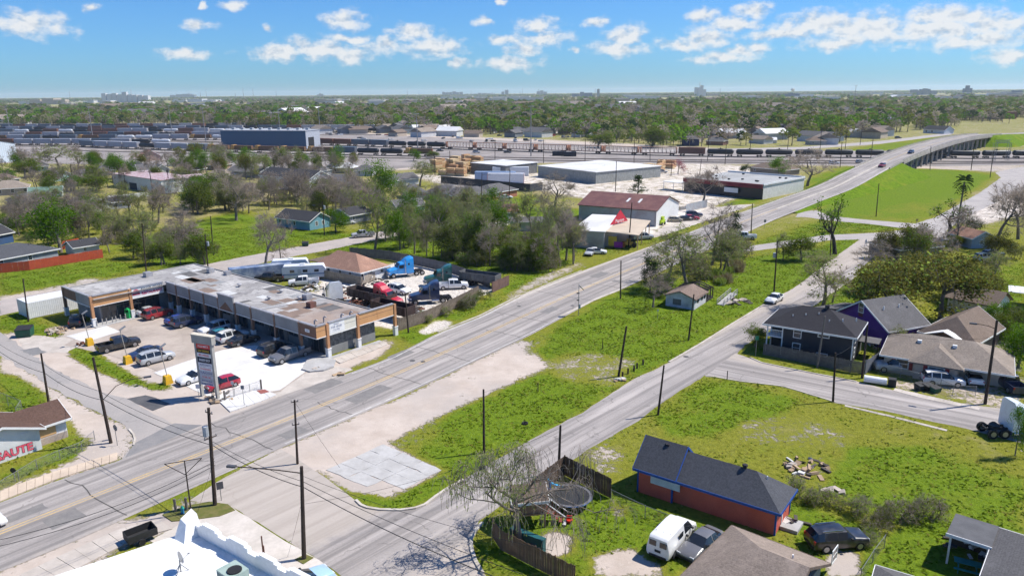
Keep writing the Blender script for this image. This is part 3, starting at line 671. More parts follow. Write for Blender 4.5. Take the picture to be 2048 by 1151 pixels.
def window(root, side, u, v, w, h, dims, frame=None, pane=None, mull=True, proud=.05, org=(0, 0)):
 f = MB(); t = min(.09, w*.12)
 for (a, b, c, d) in ((0, 0, w, t), (0, h-t, w, t), (0, t, t, h-2*t), (w-t, t, t, h-2*t)): wall_box(f, side, u+a, v+b, c, d, dims, -.01, proud)
 if mull: wall_box(f, side, u+t, v+h*.5-.03, w-2*t, .06, dims, -.005, proud*.8)
 o = f.build('window', frame or TRIM, root)
 if org != (0, 0): o.location = (*org, 0)
 g = MB(); wall_box(g, side, u+t, v+t, w-2*t, h-2*t, dims, -.004, proud*.35); q = g.build('pane', pane or PANE, o)
 return o
def door(root, side, u, w, h, dims, m=None, z=.1, frame=None):
 f = MB(); wall_box(f, side, u, z, w, h, dims, -.01, .045)
 d = f.build('door', m or DOORM, root); k = MB(); wall_box(k, side, u+w*.85, z+h*.45, .06, .1, dims, .04, .09); k.build('handle', MATS.get('rail_steel') or mat('rail_steel', (.4, .4, .4), metal=.6), d)
 return d
def gable(root, x0, y0, x1, y1, ze, zr, axis, m, ov=.45, th=.16, name='roof', hip0=0.0, hip1=0.0, trim=None):
 b = MB()
 slope = (zr-ze)/(((y1-y0) if axis == 'x' else (x1-x0))/2)
 X0, Y0, X1, Y1 = x0-ov, y0-ov, x1+ov, y1+ov; e = ze-slope*ov
 if axis == 'x':
  ym = (Y0+Y1)/2; r0 = (X0+hip0, ym, zr); r1 = (X1-hip1, ym, zr)
  c = [(X0, Y0, e), (X1, Y0, e), (X1, Y1, e), (X0, Y1, e)]
  faces = [(0, 1, 5, 4), (2, 3, 4, 5), (3, 0, 4), (1, 2, 5)]
 else:
  xm = (X0+X1)/2; r0 = (xm, Y0+hip0, zr); r1 = (xm, Y1-hip1, zr)
  c = [(X0, Y0, e), (X1, Y0, e), (X1, Y1, e), (X0, Y1, e)]
  faces = [(3, 0, 4, 5), (1, 2, 5, 4), (0, 1, 4), (2, 3, 5)]
 top = c+[r0, r1]; low = [(p[0], p[1], p[2]-th) for p in top]
 fs = list(faces)
 if not hip0: fs = [f for f in fs if set(f) != ({3, 0, 4} if axis == 'x' else {0, 1, 4})]
 if not hip1: fs = [f for f in fs if set(f) != ({1, 2, 5} if axis == 'x' else {2, 3, 5})]
 vs = top+low; allf = fs+[tuple(i+6 for i in f[::-1]) for f in fs]
 rim = []
 es = {}
 for f in fs:
  for i in range(len(f)): es[(f[i], f[(i+1) % len(f)])] = 1
 for (i, j) in es:
  if (j, i) not in es: rim.append((j, i, i+6, j+6))
 b.add(vs, allf); o = b.build(name, m, root)
 if trim:
  t = MB()
  for f in rim:
   i, j = f[0], f[1]; a = Vector(vs[i]); c2 = Vector(vs[j]); d = (c2-a); n = Vector((d.y, -d.x, 0))
   mid = Vector(((X0+X1)/2, (Y0+Y1)/2, 0)); ctr = (a+c2)/2
   if n.length < 1e-6: continue
   n.normalize()
   if n.dot(ctr-mid) < 0: n = -n
   u = Vector((0, 0, 1))
   q = [a+n*.002-u*(th+.06), c2+n*.002-u*(th+.06), c2+n*.05-u*(th+.06), a+n*.05-u*(th+.06)]
   q2 = [p+u*(th+.075) for p in q]
   t.add([tuple(p) for p in q+q2], [(0, 3, 2, 1), (4, 5, 6, 7), (0, 1, 5, 4), (1, 2, 6, 5), (2, 3, 7, 6), (3, 0, 4, 7)])
  t.build('fascia', trim, o)
 return o
def walls(root, x0, y0, x1, y1, h, m, zr=None, axis=None, name='wall', z0=0.0):
 b = MB()
 if zr is None or axis is None: b.box(x0, y0, z0, x1, y1, h)
 elif axis == 'x':
  ym = (y0+y1)/2; pts = [(x0, y0, z0), (x0, y0, h), (x0, ym, zr), (x0, y1, h), (x0, y1, z0)]; q = [(x1, p[1], p[2]) for p in pts]
  b.add(pts+q, [(0, 1, 2, 3, 4), (9, 8, 7, 6, 5)]+[(i, i+5, (i+1) % 5+5, (i+1) % 5) for i in range(5)])
 else:
  xm = (x0+x1)/2; pts = [(x0, y0, z0), (x0, y0, h), (xm, y0, zr), (x1, y0, h), (x1, y0, z0)]; q = [(p[0], y1, p[2]) for p in pts]
  b.add(pts+q, [(4, 3, 2, 1, 0), (5, 6, 7, 8, 9)]+[((i+1) % 5, (i+1) % 5+5, i+5, i) for i in range(5)])
 return b.build(name, m, root)
def base(name, label, cat, A, B, z=0.0, group=None):
 a = P(*A, z); b = P(*B, z); d = b-a
 a.z = 0
 return thing(name, label, cat, a, math.atan2(d.y, d.x), group), math.hypot(d.x, d.y)
def house(label, A, B, D, h, zr, wall, roof, axis='x', hip=(0, 0), ov=.45, wins=(), doors=(), frame=None, name='house', cat='house', L_=None, trim=None, vents=0, zpix=0.0, group=None):
 root, ln = base(name, label, cat, A, B, zpix, group)
 ln = L_ or ln
 isg = not (hip[0] or hip[1])
 walls(root, 0, 0, ln, D, h, wall, zr-.12 if isg else None, axis if isg else None)
 r = gable(root, 0, 0, ln, D, h, zr, axis, roof, ov, hip0=hip[0], hip1=hip[1], trim=trim)
 dims = (ln, D)
 for w in wins: window(root, *w, dims, frame=frame)
 for d in doors: door(root, *d, dims)
 rg = random.Random(label)
 for k in range(vents):
  v = MB(); x = rg.uniform(.2, .8)*ln; y = D*rg.choice((.3, .68)); zz_ = h+(zr-h)*(1-abs(y-D/2)/(D/2)) if axis == 'x' else zr-.6
  v.tube((x, y, zz_-.2), (x, y, zz_+.35), .09, .09, 6); v.build('vent_pipe', MATS['rail_steel'], r)
 return root, ln
def dims_of(A, B): return (P(*B)-P(*A)).length
SH_GREY = shingle('shingle_grey', (.13, .125, .125)); SH_DARK = shingle('shingle_dark', (.055, .055, .06), stain=.2); SH_BRN = shingle('shingle_brown', (.19, .145, .115))
SH_TAN = shingle('shingle_tan', (.27, .225, .185)); SH_RUST = shingle('shingle_rust', (.34, .20, .145), stain=.45); SH_CHAR = shingle('shingle_charcoal', (.085, .088, .098), stain=.15); SH_BLK = shingle('shingle_black', (.045, .043, .048), stain=.12)
METALW = ribbed('white_metal', (.78, .78, .76), (.68, .68, .66), 'X', .3, rustamt=.06, metal=.0)
METALG = ribbed('grey_metal', (.42, .44, .46), (.34, .36, .38), 'X', .3, rustamt=.25, metal=.1)
METALB = ribbed('blue_metal', (.045, .11, .19), (.035, .085, .15), 'X', .6, metal=.0)
RUSTR = ribbed('rust_roof', (.20, .085, .065), (.145, .06, .05), 'X', .35, rust=(.26, .13, .09), rustamt=.6, metal=.1)
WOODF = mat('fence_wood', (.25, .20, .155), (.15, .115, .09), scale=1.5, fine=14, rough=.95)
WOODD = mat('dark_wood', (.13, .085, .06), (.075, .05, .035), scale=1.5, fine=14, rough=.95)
def mall():
 ang = rad(51.2); o = P(659, 715)
 root = thing('strip_mall', 'L-shaped strip mall with orange and grey fascia panels and a patched flat roof', 'strip mall', o, ang)
 STUC = mat('grey_stucco', (.34, .33, .32), (.26, .25, .245), scale=.6, rough=.9, grime=.2)
 ORNG = mat('orange_panel', (.62, .335, .15), (.55, .29, .125), scale=.5, rough=.7)
 BRWN = mat('brown_panel', (.22, .12, .08), (.17, .095, .065), scale=.5, rough=.8)
 GREY = mat('fascia_grey', (.31, .31, .31), (.25, .25, .25), scale=.5, rough=.8, grime=.15)
 CRM = mat('cream_panel', (.74, .71, .60), (.68, .65, .54), scale=.5, rough=.7)
 COP = mat('coping_metal', (.46, .45, .46), (.36, .35, .36), rough=.5, metal=.3)
 STONE = mat('stone_wall', (.21, .21, .20), (.07, .07, .07), scale=2.4, fine=7, rough=.9)
 LOWW = mat('low_block', (.25, .25, .245), (.20, .20, .195), scale=.5, fine=5, rough=.9)
 m = MB(); m.box(.5, .9, 0, 9.2, 42.0, 4.45); m.box(-12.2, 43.6, 0, 9.2, 52.4, 4.45)
 m.build('wall', STUC, root)
 m = MB(); m.box(.42, .82, .0, .499, 42, 1.3); m.box(.5, .80, 0, 9.2, .899, 1.25); m.build('low_wall', LOWW, root)
 m = MB(); m.box(.5, .82, 1.25, 9.2, .899, 3.4); m.build('stone_facing', STONE, root)
 roofm = patched_roof()
 m = MB(); m.box(-1.75, .1, 4.44, 9.3, 41.6, 4.56); m.box(-13.7, 41.61, 4.44, 9.3, 52.5, 4.56); rf = m.build('roof', roofm, root)
 rg = random.Random(3)
 pm = [mat('patch_white', (.62, .62, .60), (.50, .50, .48), scale=.5, fine=4, grime=.3), mat('patch_dark', (.10, .095, .09), (.16, .15, .14), scale=.6, fine=4), mat('patch_brown', (.28, .20, .15), (.19, .14, .11), scale=.6, fine=4), mat('patch_grey', (.33, .33, .32), (.25, .25, .25), scale=.5, fine=4, grime=.3)]
 for k in range(34):
  x = rg.uniform(-1, 6.5); y = rg.uniform(1, 48); w = rg.uniform(.8, 3.2); l = rg.uniform(.8, 4.5); mt = pm[2 if y < 14 and rg.random() < .6 else rg.choice((0, 1, 2, 3))]
  p = MB(); z = 4.564+.004*(k % 9); p.prism(jag([(x, y), (x+w, y), (x+w, y+l), (x, y+l)], .5, .06, k), z-.003, z, bottom=False); p.build('roof_patch', mt, rf)
 for (x, y) in [(6.2, 15), (7, 21), (5, 30), (3.4, 19)]:
  v = MB(); v.tube((x, y, 4.5), (x, y, 5.0), .22, .22, 8); v.tube((x, y, 5.0), (x, y, 5.12), .42, .30, 8); v.build('roof_vent', COP, rf)
 def unit(x, y, w, l, h, mt):
  u = MB(); u.box(x, y, 4.56, x+w, y+l, 4.56+h); u.tube((x+w/2, y+l/2, 4.56+h), (x+w/2, y+l/2, 4.62+h), min(w, l)*.36, min(w, l)*.36, 10); u.build('air_unit', mt, rf)
 unit(4.2, 9.4, 1.1, 1.1, .85, mat('unit_red', (.22, .09, .07), (.14, .08, .06), rough=.8)); unit(6.6, 13.6, 1.1, 1.2, .85, COP); unit(-2+.6, 49.5, 1.2, 1.2, .8, COP); unit(7, 43, 1, 1, .8, COP); unit(8, 39, 1, 1, .7, COP)
 for i, (x, y) in enumerate([(-.9, 1.6), (.9, 1.9), (3.2, .9), (4.8, .9)]):
  v = MB(); v.path([(x, y, 4.5), (x, y, 5.35), (x+.15, y-.12, 5.5), (x+.3, y-.25, 5.35)], .11, 7); v.build('vent_hood', COP, rf)
 v = MB(); v.path([(9.0, 12, 4.62), (4.6, 13.6, 4.62), (-1.2, 15.6, 4.62)], .05, 5); v.build('conduit', TRIM, rf)
 def panel(x0, y0, x1, y1, mt, z0=3.32, z1=5.0, name='fascia_panel', th=.22):
  dx, dy = x1-x0, y1-y0; p = MB()
  if abs(dx) > abs(dy): p.box(min(x0, x1)+.015, y0, z0, max(x0, x1)-.015, y0+th, z1)
  else: p.box(x0, min(y0, y1)+.015, z0, x0+th, max(y0, y1)-.015, z1)
  o = p.build(name, mt, root)
  g = MB()
  if abs(dx) > abs(dy): g.box(min(x0, x1)+.02, y0-.012, z0+.56*(z1-z0), max(x0, x1)-.02, y0+.01, z0+.585*(z1-z0))
  else: g.box(x0-.012, min(y0, y1)+.02, z0+.56*(z1-z0), x0+.01, max(y0, y1)-.02, z0+.585*(z1-z0))
  g.build('joint', BRWN if mt in (ORNG, BRWN) else GREY, o)
  c = MB()
  if abs(dx) > abs(dy): c.box(min(x0, x1), y0-.10, z1, max(x0, x1), y0+th+.12, z1+.16)
  else: c.box(x0-.10, min(y0, y1), z1, x0+th+.12, max(y0, y1), z1+.16)
  c.build('coping', COP, root)
  e = MB()
  if abs(dx) > abs(dy): e.box(min(x0, x1), y0-.05, z0-.10, max(x0, x1), y0+th+.02, z0)
  else: e.box(x0-.05, min(y0, y1), z0-.10, x0+th+.02, max(y0, y1), z0)
  e.build('drip_edge', TRIM, root)
  return o
 def column(x, y, cm, w=.42, zt=4.98):
  c = MB(); c.box(x-w/2, y-w/2, 1.45, x+w/2, y+w/2, zt); col = c.build('column', cm, root)
  b2 = MB(); b2.box(x-w/2-.08, y-w/2-.08, 0, x+w/2+.08, y+w/2+.08, 1.32); b2.box(x-w/2-.14, y-w/2-.14, 1.321, x+w/2+.14, y+w/2+.14, 1.449); b2.build('column_base', WHITE, col)
 ORC = mat('column_orange', (.50, .26, .13), (.42, .21, .10), rough=.8); BRC = mat('column_brown', (.24, .145, .10), (.19, .115, .08), rough=.8)
 panel(-1.9, 0.0, -.28, 0.0, ORNG); panel(.28, 0, 5.14, 0, CRM); panel(5.70, 0, 9.1, 0, ORNG); panel(9.1, 0, 12.4, 0, ORNG)
 for x in (0, 5.42, 12.65): column(x, .10, ORC)
 bk = MB(); bk.box(9.2, .30, 3.25, 12.5, .5, 5.0); bk.build('fascia_back', STUC, root)
 ys = [0.0, 3.9, 9.9, 15.9, 20.2, 25.0, 29.4, 33.8, 38.2, 41.7]
 for i in range(len(ys)-1):
  a, b2 = ys[i], ys[i+1]
  mt = BRWN if i == 0 else GREY
  if i == 4: panel(-2.02, a+.24, -2.02, b2-.24, GREY, 3.32, 5.75, 'raised_panel')
  else: panel(-1.9, a+(.0 if i == 0 else .22), -1.9, b2-.22, mt)
  if i: column(-1.75, a, BRC, .40, 4.97)
 tri = MB(); tri.add([(-2.05, 20.6, 3.36), (-2.05, 24.6, 3.36), (-2.05, 22.6, 4.75), (-2.03, 20.6, 3.36), (-2.03, 24.6, 3.36), (-2.03, 22.6, 4.75)], [(0, 1, 2)[::-1], (0, 3, 4, 1), (1, 4, 5, 2), (2, 5, 3, 0)]); tri.build('gable_emblem', BRWN, root)
 column(-1.6, 41.3, BRC)
 s = MB(); s.box(-1.68, .22, 3.24, .5, 41.8, 3.31); s.box(-13.6, 42.1, 3.24, .4, 43.6, 3.305); s.box(.5, .22, 3.24, 12.4, .8, 3.305); s.build('soffit', STUC, root)
 panel(-13.7, 41.9, -8.1, 41.9, ORNG); panel(-7.55, 41.9, -2.2, 41.9, TRIM, name='sign_panel')
 for x in (-13.95, -7.82): column(x, 42.02, ORC)
 panel(-14.1, 42.3, -14.1, 47.4, GREY); panel(-14.1, 47.5, -14.1, 52.6, BRWN); column(-14.0, 52.5, BRC)
 b2 = MB(); b2.box(9.3, .4, 4.4, 9.5, 52.6, 4.72); b2.box(-13.9, 52.5, 4.4, 9.3, 52.7, 4.72); b2.build('parapet', STUC, root)
 FR = mat('shop_frame', (.20, .20, .20), rough=.5, metal=.4)
 def glazing(x0, y0, x1, y1, n, z0=.15, z1=3.15, dr=None):
  f = MB(); al = 'x' if abs(x1-x0) > abs(y1-y0) else 'y'
  L0 = (x1-x0) if al == 'x' else (y1-y0)
  for i in range(n+1):
   t = L0*i/n
   if al == 'x': f.box(x0+t-.04, y0-.06, z0, x0+t+.04, y0+.02, z1)
   else: f.box(x0-.06, y0+t-.04, z0, x0+.02, y0+t+.04, z1)
  for z in (z0, 2.35, z1-.08):
   if al == 'x': f.box(x0+.04, y0-.055, z, x1-.04, y0+.015, z+.08)
   else: f.box(x0-.055, y0+.04, z, x0+.015, y1-.04, z+.08)
  w = f.build('shop_window', FR, root)
  for i in range(n):
   a, c = L0*i/n+.05, L0*(i+1)/n-.05; g = MB()
   if al == 'x': g.box(x0+a, y0-.02, z0+.08, x0+c, y0-.005, z1-.08)
   else: g.box(x0-.02, y0+a, z0+.08, x0-.005, y0+c, z1-.08)
   g.build('pane', PANE, w)
 glazing(-12.0, 43.58, -2.4, 43.58, 8)
 for i, a in enumerate([1.6, 6.4, 11.2, 16.4, 21, 25.6, 30, 34.4, 38.4]):
  n = [2, 3, 3, 2, 3, 2, 3, 2, 2][i]; glazing(.41, a, .41, a+n*1.15, n, 1.35 if i in (1, 3, 5) else .15)
  d = MB(); d.box(.36, a+n*1.15+.3, .1, .41, a+n*1.15+1.3, 2.35); dd_ = d.build('shop_door', FR, root); h2 = MB(); h2.box(.30, a+n*1.15+.4, 1.0, .36, a+n*1.15+.45, 1.4); h2.build('handle', COP, dd_)
 for x in (3.0, 8.2): l = MB(); l.cbox((x, .74, 2.9), (.2, .16, .2)); l.build('wall_lamp', TRIM, root)
 w = MB(); w.box(-2.2, .0, 0, .5, 41.5, .13); w.box(-14.2, 41.0, 0, -2.2, 43.6, .13); w.box(-1.2, -.9, 0, 9.2, 0, .12); w.build('walkway', CONCG, root)
 R90 = math.pi/2
 BK = mat('sign_black', (.02, .02, .025), rough=.6); RED = mat('sign_red', (.68, .03, .10), rough=.6)
 text_mesh('FOOD STORE', .60, BK, 'lettering', root, (-4.1, 41.885, 4.50), (R90, 0, 0), 1.02, bold=.018)
 text_mesh('RESTAURANT', .60, RED, 'lettering', root, (-4.2, 41.885, 3.86), (R90, 0, 0), .95, bold=.02)
 def disc(cx, cz, rx, rz, a0, a1, mt, y=41.885):
  n = 14; pts = [(cx+rx*math.cos(a0+(a1-a0)*i/n), cz+rz*math.sin(a0+(a1-a0)*i/n)) for i in range(n+1)]
  b3 = MB(); b3.add([(p[0], y, p[1]) for p in pts]+[(p[0], y+.01, p[1]) for p in pts], [tuple(range(len(pts)))]); b3.build('sign_badge', mt, root)
 disc(-6.85, 4.22, .62, .52, 0, math.pi, RED)
 for z, hh, mt in ((3.98, .14, BK), (3.78, .18, RED)):
  b3 = MB(); b3.box(-7.47, 41.872, z, -6.23, 41.90, z+hh); b3.build('sign_badge', mt, root)
 s2 = MB(); s2.box(.40, -.02, 3.42, 3.0, .0, 4.92); s2.build('sign_panel', TRIM, root)
 BL = mat('sign_blue', (.10, .13, .28), rough=.7)
 for t, z, s_ in (('SPACE', 4.62, .30), ('FOR LEASE', 4.25, .40), ('713-555', 3.82, .34)): text_mesh(t, s_, BL, 'lettering', root, (1.55, -.028, z), (R90, 0, 0), 1.0)
 s3 = MB(); s3.box(-1.93, 1.5, 3.9, -1.9, 2.5, 4.35); s3.build('sign_panel', TRIM, root); text_mesh('1324', .32, BL, 'lettering', root, (-1.937, 2.0, 4.12), (R90, 0, -R90), 1.0)
 return root
def patched_roof():
 m, N, L, b = new_mat('roof_membrane')
 tc = N.new('ShaderNodeTexCoord').outputs['Object']
 n1 = _noise(N, L, tc, .16, 6, .7); n2 = _noise(N, L, tc, .9, 5, .7); n3 = _noise(N, L, tc, 5, 4, .7)
 vo = N.new('ShaderNodeTexVoronoi'); vo.distance = 'CHEBYCHEV'; vo.inputs['Scale'].default_value = .32; L.new(tc, vo.inputs['Vector'])
 sp = N.new('ShaderNodeSeparateColor'); L.new(vo.outputs['Color'], sp.inputs[0])
 col = _mix(N, L, sp.outputs[0], (.25, .235, .225), (.42, .40, .38))
 col = _mix(N, L, _mr(N, L, n1, .46, .66, 0, .6), col, (.55, .53, .50))
 col = _mix(N, L, _mr(N, L, n2, .5, .68, 0, .7), col, (.11, .105, .10))
 col = _mix(N, L, _mr(N, L, n3, .5, .8, 0, .4), col, (.16, .14, .12))
 sx = N.new('ShaderNodeSeparateXYZ'); L.new(tc, sx.inputs[0])
 br = _m(N, L, 'MULTIPLY', _mr(N, L, _m(N, L, 'ADD', sx.outputs[1], _m(N, L, 'MULTIPLY', n2, 8.0)), 9, 16, .8, 0), _mr(N, L, n1, .3, .6, .3, 1))
 col = _mix(N, L, br, col, (.30, .21, .155))
 L.new(col, b.inputs['Base Color']); b.inputs['Roughness'].default_value = .85
 _bump(N, L, b, n3, .3, .03)
 return m
mall()
SIDING_W = mat('white_siding', (.74, .74, .73), (.62, .62, .62), scale=.6, rough=.8, grime=.2)
def stucco(n, c): return mat('siding_'+n, c, mul(c, .85), scale=.6, rough=.85, grime=.15)
def yard_house():
 A, B = (634, 526), (721, 542); D = (P(777, 529, 2.6)-P(721, 542, 2.6)).length
 root, ln = base('house', 'long white house with a faded brown hip roof beside the truck yard', 'house', A, B, 2.6)
 walls(root, 0, 0, ln, D, 2.45, SIDING_W); gable(root, 0, 0, ln, D, 2.7, 5.0, 'x', SH_RUST, .5, hip0=.01+3, hip1=5.4, trim=TRIM)
 for u in (.6, 3.1, 6.4, 9.3, 12.8): window(root, 'S', u, .9, .8, 1.3, (ln, D))
 for u in (2.2, 5.2): window(root, 'E', u, 1.2, 1.0, 1.0, (ln, D))
 p = MB(); p.box(-4.0, 1.0, 2.45, -.6, D-1, 2.6); p.build('porch_roof', SH_BRN, root)
 for y in (1.2, D-1.2): q = MB(); q.box(-3.9, y-.08, 0, -3.75, y+.08, 2.45); q.build('porch_post', TRIM, root)
 return root
yard_house()
SH_GRAF = shingle('shingle_umber', (.115, .07, .055), stain=.2)
def graffiti_house():
 root, ln = base('house', 'derelict white house with brown roof and red graffiti on its front wall', 'house', (-62, 948), (85, 897))
 walls(root, 0, 0, ln, 5.5, 2.6, SIDING_W, 3.75, 'y'); gable(root, 0, 0, ln, 5.5, 2.6, 3.9, 'y', SH_GRAF, .5, trim=TRIM)
 walls(root, ln-3.0, 1.0, ln+3.0, 5.8, 2.4, SIDING_W, 3.5, 'x', 'side_wall'); gable(root, ln-6, 1.0, ln+3.0, 5.8, 2.4, 3.65, 'x', SH_GRAF, .45, trim=TRIM)
 b = MB(); b.box(ln+.3, .93, .8, ln+1.9, .99, 2.05); b.build('boarded_window', mat('plywood', (.62, .38, .17), (.52, .32, .15), rough=.8), root)
 b = MB(); b.box(ln+.1, .80, 0, ln+2.9, .925, .75); b.build('brick_skirt', brickm('old_brick', (.42, .30, .24), (.33, .22, .17)), root)
 RG = mat('graffiti_red', (.72, .05, .10), (.80, .18, .24), scale=2, rough=.6); BK = mat('graffiti_black', (.03, .02, .02), rough=.6)
 text_mesh('SAUTE', 1.15, BK, 'graffiti_outline', root, (ln-2.5, -.012, .70), (math.pi/2, 0, 0), 1.0, bold=.07)
 text_mesh('SAUTE', 1.15, RG, 'graffiti', root, (ln-2.5, -.020, .70), (math.pi/2, 0, 0), 1.0, bold=.035)
 w = MB(); w.box(ln-1.7, -.05, 1.9, ln-.9, .0, 2.4); w.build('lean_to_board', SIDING_W, root)
 window(root, 'S', ln-5.6, 1.5, 1.1, .9, (ln, 7.5))
graffiti_house()
def white_building():
 z = 4.6; c = P(388, 1058, z); root = thing('flat_roofed_building', 'white flat-roofed building with stepped parapet at the bottom of the view', 'building', (c.x, c.y, 0), rad(-34.5))
 W_, D_ = 15.0, 21.0
 wm = mat('bright_white', (.84, .84, .82), (.78, .77, .74), scale=.3, fine=3, rough=.75, grime=.05)
 ux, uy = math.cos(rad(-109)), math.sin(rad(-109)); pol = [(0, 0), (W_, 0), (W_+ux*D_, uy*D_), (ux*D_, uy*D_)]; pin_ = [(p[0]*.97+.2, p[1]*.97-.3) for p in pol]
 w_ = MB(); w_.prism(pin_, 0, z-.2); w_.build('wall', wm, root)
 roof = MB(); roof.prism([(p[0], p[1]-.02) for p in pol], z-.2, z); rf = roof.build('roof', wm, root)
 par = MB(); par.box(.0, -.35, z+.001, W_, 0, z+.85); par.build('parapet', wm, root)
 x = 1.0
 for k, (w, h) in enumerate([(2.6, .22), (2.8, .3), (2.6, .2), (2.8, .3)]):
  m = MB(); m.box(x+.4, -.35, z+.851, x+w, -.001, z+.85+h); m.box(x+.75, -.35, z+.852+h, x+w-.35, -.002, z+.85+h+.16); m.build('merlon', wm, root); x += w+.55
 f = MB(); f.add([(-.15, -1.5, z), (1.1, -1.5, z), (1.1, .05, z), (-.15, .05, z), (-.05, -.9, z+1.35), (.6, -.9, z+1.1), (.6, .03, z+1.55), (-.05, .03, z+1.75)], [(0, 3, 2, 1), (4, 5, 6, 7), (0, 1, 5, 4), (1, 2, 6, 5), (2, 3, 7, 6), (3, 0, 4, 7)]); f.build('corner_finial', wm, root)
 for i in range(9):
  s = MB(); t_ = 2.5+.95*i; s.cbox((ux*t_-.02, uy*t_, z-.1), (.55, .05, .1), rz=rad(-109)); s.build('scupper', DARKIN, root)
 k = MB(); k.prism(jag([(8.8, -3.0), (10.4, -3.3), (10.7, -1.4), (9.2, -1.1)], .5, .1, 3), z, z+.02); k.build('roof_patch', mat('membrane_tan', (.70, .66, .52), rough=.9), rf)
 u = thing('air_conditioner', 'pale green rooftop air conditioner on the white roof', 'air conditioner', P(468, 1163, z), rad(-39))
 b = MB(); b.box(-.8, -.7, 0, .8, .7, 1.0); b.build('cabinet', mat('unit_green', (.36, .45, .40), (.28, .36, .32), rough=.7), u)
 b = MB(); b.tube((.25, 0, 1.001), (.25, 0, 1.09), .48, .48, 16); b.build('fan_guard', DARKIN, u)
 for i in range(6): b = MB(); b.box(-.75, -.712, .15+.13*i, .0, -.70, .22+.13*i); b.build('louvre', mat('unit_dark', (.16, .2, .18)), u)
 d = thing('satellite_dish', 'grey satellite dish on a tripod standing on the white roof', 'satellite dish', P(362, 1142, z), rad(20))
 b = MB(); b.tube((0, 0, 0), (0, 0, .95), .05, .05, 6); b.build('mast', mat('dish_grey', (.30, .30, .30), metal=.3, rough=.5), d)
 for a in range(3): b = MB(); b.tube((math.cos(a*2.1)*.5, math.sin(a*2.1)*.5, 0), (0, 0, .6), .03, .03, 5); b.build('leg', MATS['dish_grey'], d)
 b = MB(); vs = []; fs = []
 M = Matrix.Translation((0, 0, 1.05)) @ Matrix.Rotation(rad(70), 4, 'Y')
 for i in range(5):
  for j in range(14):
   r = .46*i/4; t = 2*math.pi*j/14; vs.append(M @ Vector((r*math.cos(t), r*math.sin(t), r*r*.5)))
 for i in range(4):
  for j in range(14): fs.append((i*14+j, i*14+(j+1) % 14, (i+1)*14+(j+1) % 14, (i+1)*14+j))
 b.add(vs, fs); b.build('reflector', MATS['dish_grey'], d, True); b = MB(); b.tube((.1, 0, .8), (.62, 0, 1.25), .02, .02, 5); b.cbox((.62, 0, 1.28), (.14, .08, .08)); b.build('feed_arm', MATS['dish_grey'], d)
white_building()
def red_house():
 A, B = (1278, 980), (1549, 1070); D = (P(1586, 1030)-P(*B)).length
 root, ln = base('house', 'long red house with blue trim and charcoal shingle roof in two levels', 'house', A, B)
 RED = mat('red_siding', (.62, .13, .085), (.54, .11, .072), scale=.8, rough=.75, grime=.15); BLU = mat('blue_trim', (.02, .09, .36), (.02, .07, .28), rough=.6)
 xl = ln*.27; h = 2.7
 walls(root, 0, -.25, xl, D+.1, h+.15, RED, h+1.95, 'x'); walls(root, xl+.001, 0, ln, D, h-.28, RED, name='wall')
 gable(root, 0, -.25, xl, D+.1, h+.15, h+2.1, 'x', SH_CHAR, .4, trim=BLU)
 gable(root, xl+.25, 0, ln, D, h, h+1.6, 'x', SH_CHAR, .42, hip1=2.9, trim=BLU)
 for x, y in ((0, -.25), (xl, -.25), (ln, 0), (ln, D)):
  c = MB(); c.box(x-.09, y-.05, 0, x+.06, y+.08, h-.1); c.build('corner_trim', BLU, root)
 dims = (ln, D)
 w = MB(); w.box(1.25, -.31, 1.35, 4.1, -.252, 2.25); w.build('boarded_window', mat('board_white', (.66, .70, .72), (.56, .60, .63), scale=2, rough=.8), root)
 door(root, 'E', D*.45, .9, 2.0, dims, m=RED); c = MB(); c.box(ln+.0, D*.45-.18, .1, ln+.06, D*.45-.01, 2.2); c.build('door_trim', TRIM, root)
 st = MB(); st.box(ln+.05, D*.3, 0, ln+1.5, D*.75, .3); st.build('door_step', CONCG, root)
 for x, y, z in ((1.9, D*.42, 4.15), (9.0, D*.5, 4.1)):
  v = MB(); v.tube((x, y, z), (x, y, z+.35), .16, .16, 8); v.tube((x, y, z+.351), (x, y, z+.5), .26, .22, 8); v.build('turbine_vent', SH_BLK, root)
 v = MB(); v.tube((ln-1.6, D*.55, 3.6), (ln-1.6, D*.55, 4.0), .06, .06, 6); v.build('vent_pipe', TRIM, root)
 u = MB(); u.box(-.75, 2.2, 1.2, -.05, 3.2, 2.0); u.build('window_unit', mat('unit_cover', (.17, .19, .22)), root)
 for i in range(3): s = MB(); s.box(-1.2, 2.0+.3*i, .0, -.1, 2.29+.3*i, .6-.2*i); s.build('step', BLU, root)
red_house()
def brown_house():
 z = 2.7; a, b = P(1464, 1044, z), P(1662, 1120, z); d = b-a
 root = thing('house', 'house with weathered grey-brown hip roof at the bottom edge of the view', 'house', (a.x, a.y, 0), math.atan2(d.y, d.x)); ln = d.length; D = 9.5
 walls(root, .5, -D+.5, ln-.5, -.5, z-.3, stucco('cream', (.55, .50, .42)))
 gable(root, .5, -D+.5, ln-.5, -.5, z, 4.7, 'x', SH_TAN if 0 else shingle('shingle_weathered', (.275, .22, .18)), .5, hip0=4.2, trim=SH_BRN)
 v = MB(); v.tube((7.2, -6.0, 3.9), (7.2, -6.0, 4.15), .35, .35, 12); v.tube((7.2, -6.0, 4.151), (7.2, -6.0, 4.25), .55, .5, 12); v.build('attic_vent', mat('vent_brown', (.24, .19, .16)), root)
 for x, y in ((9.4, -7.0), (12.6, -6.6), (6.2, -3.9)): v = MB(); v.tube((x, y, 3.2), (x, y, 4.6), .07, .07, 6); v.build('vent_pipe', TRIM, root)
 window(root, 'E', 2.0, 1.0, 1.2, 1.2, (ln-.5, 0))
brown_house()
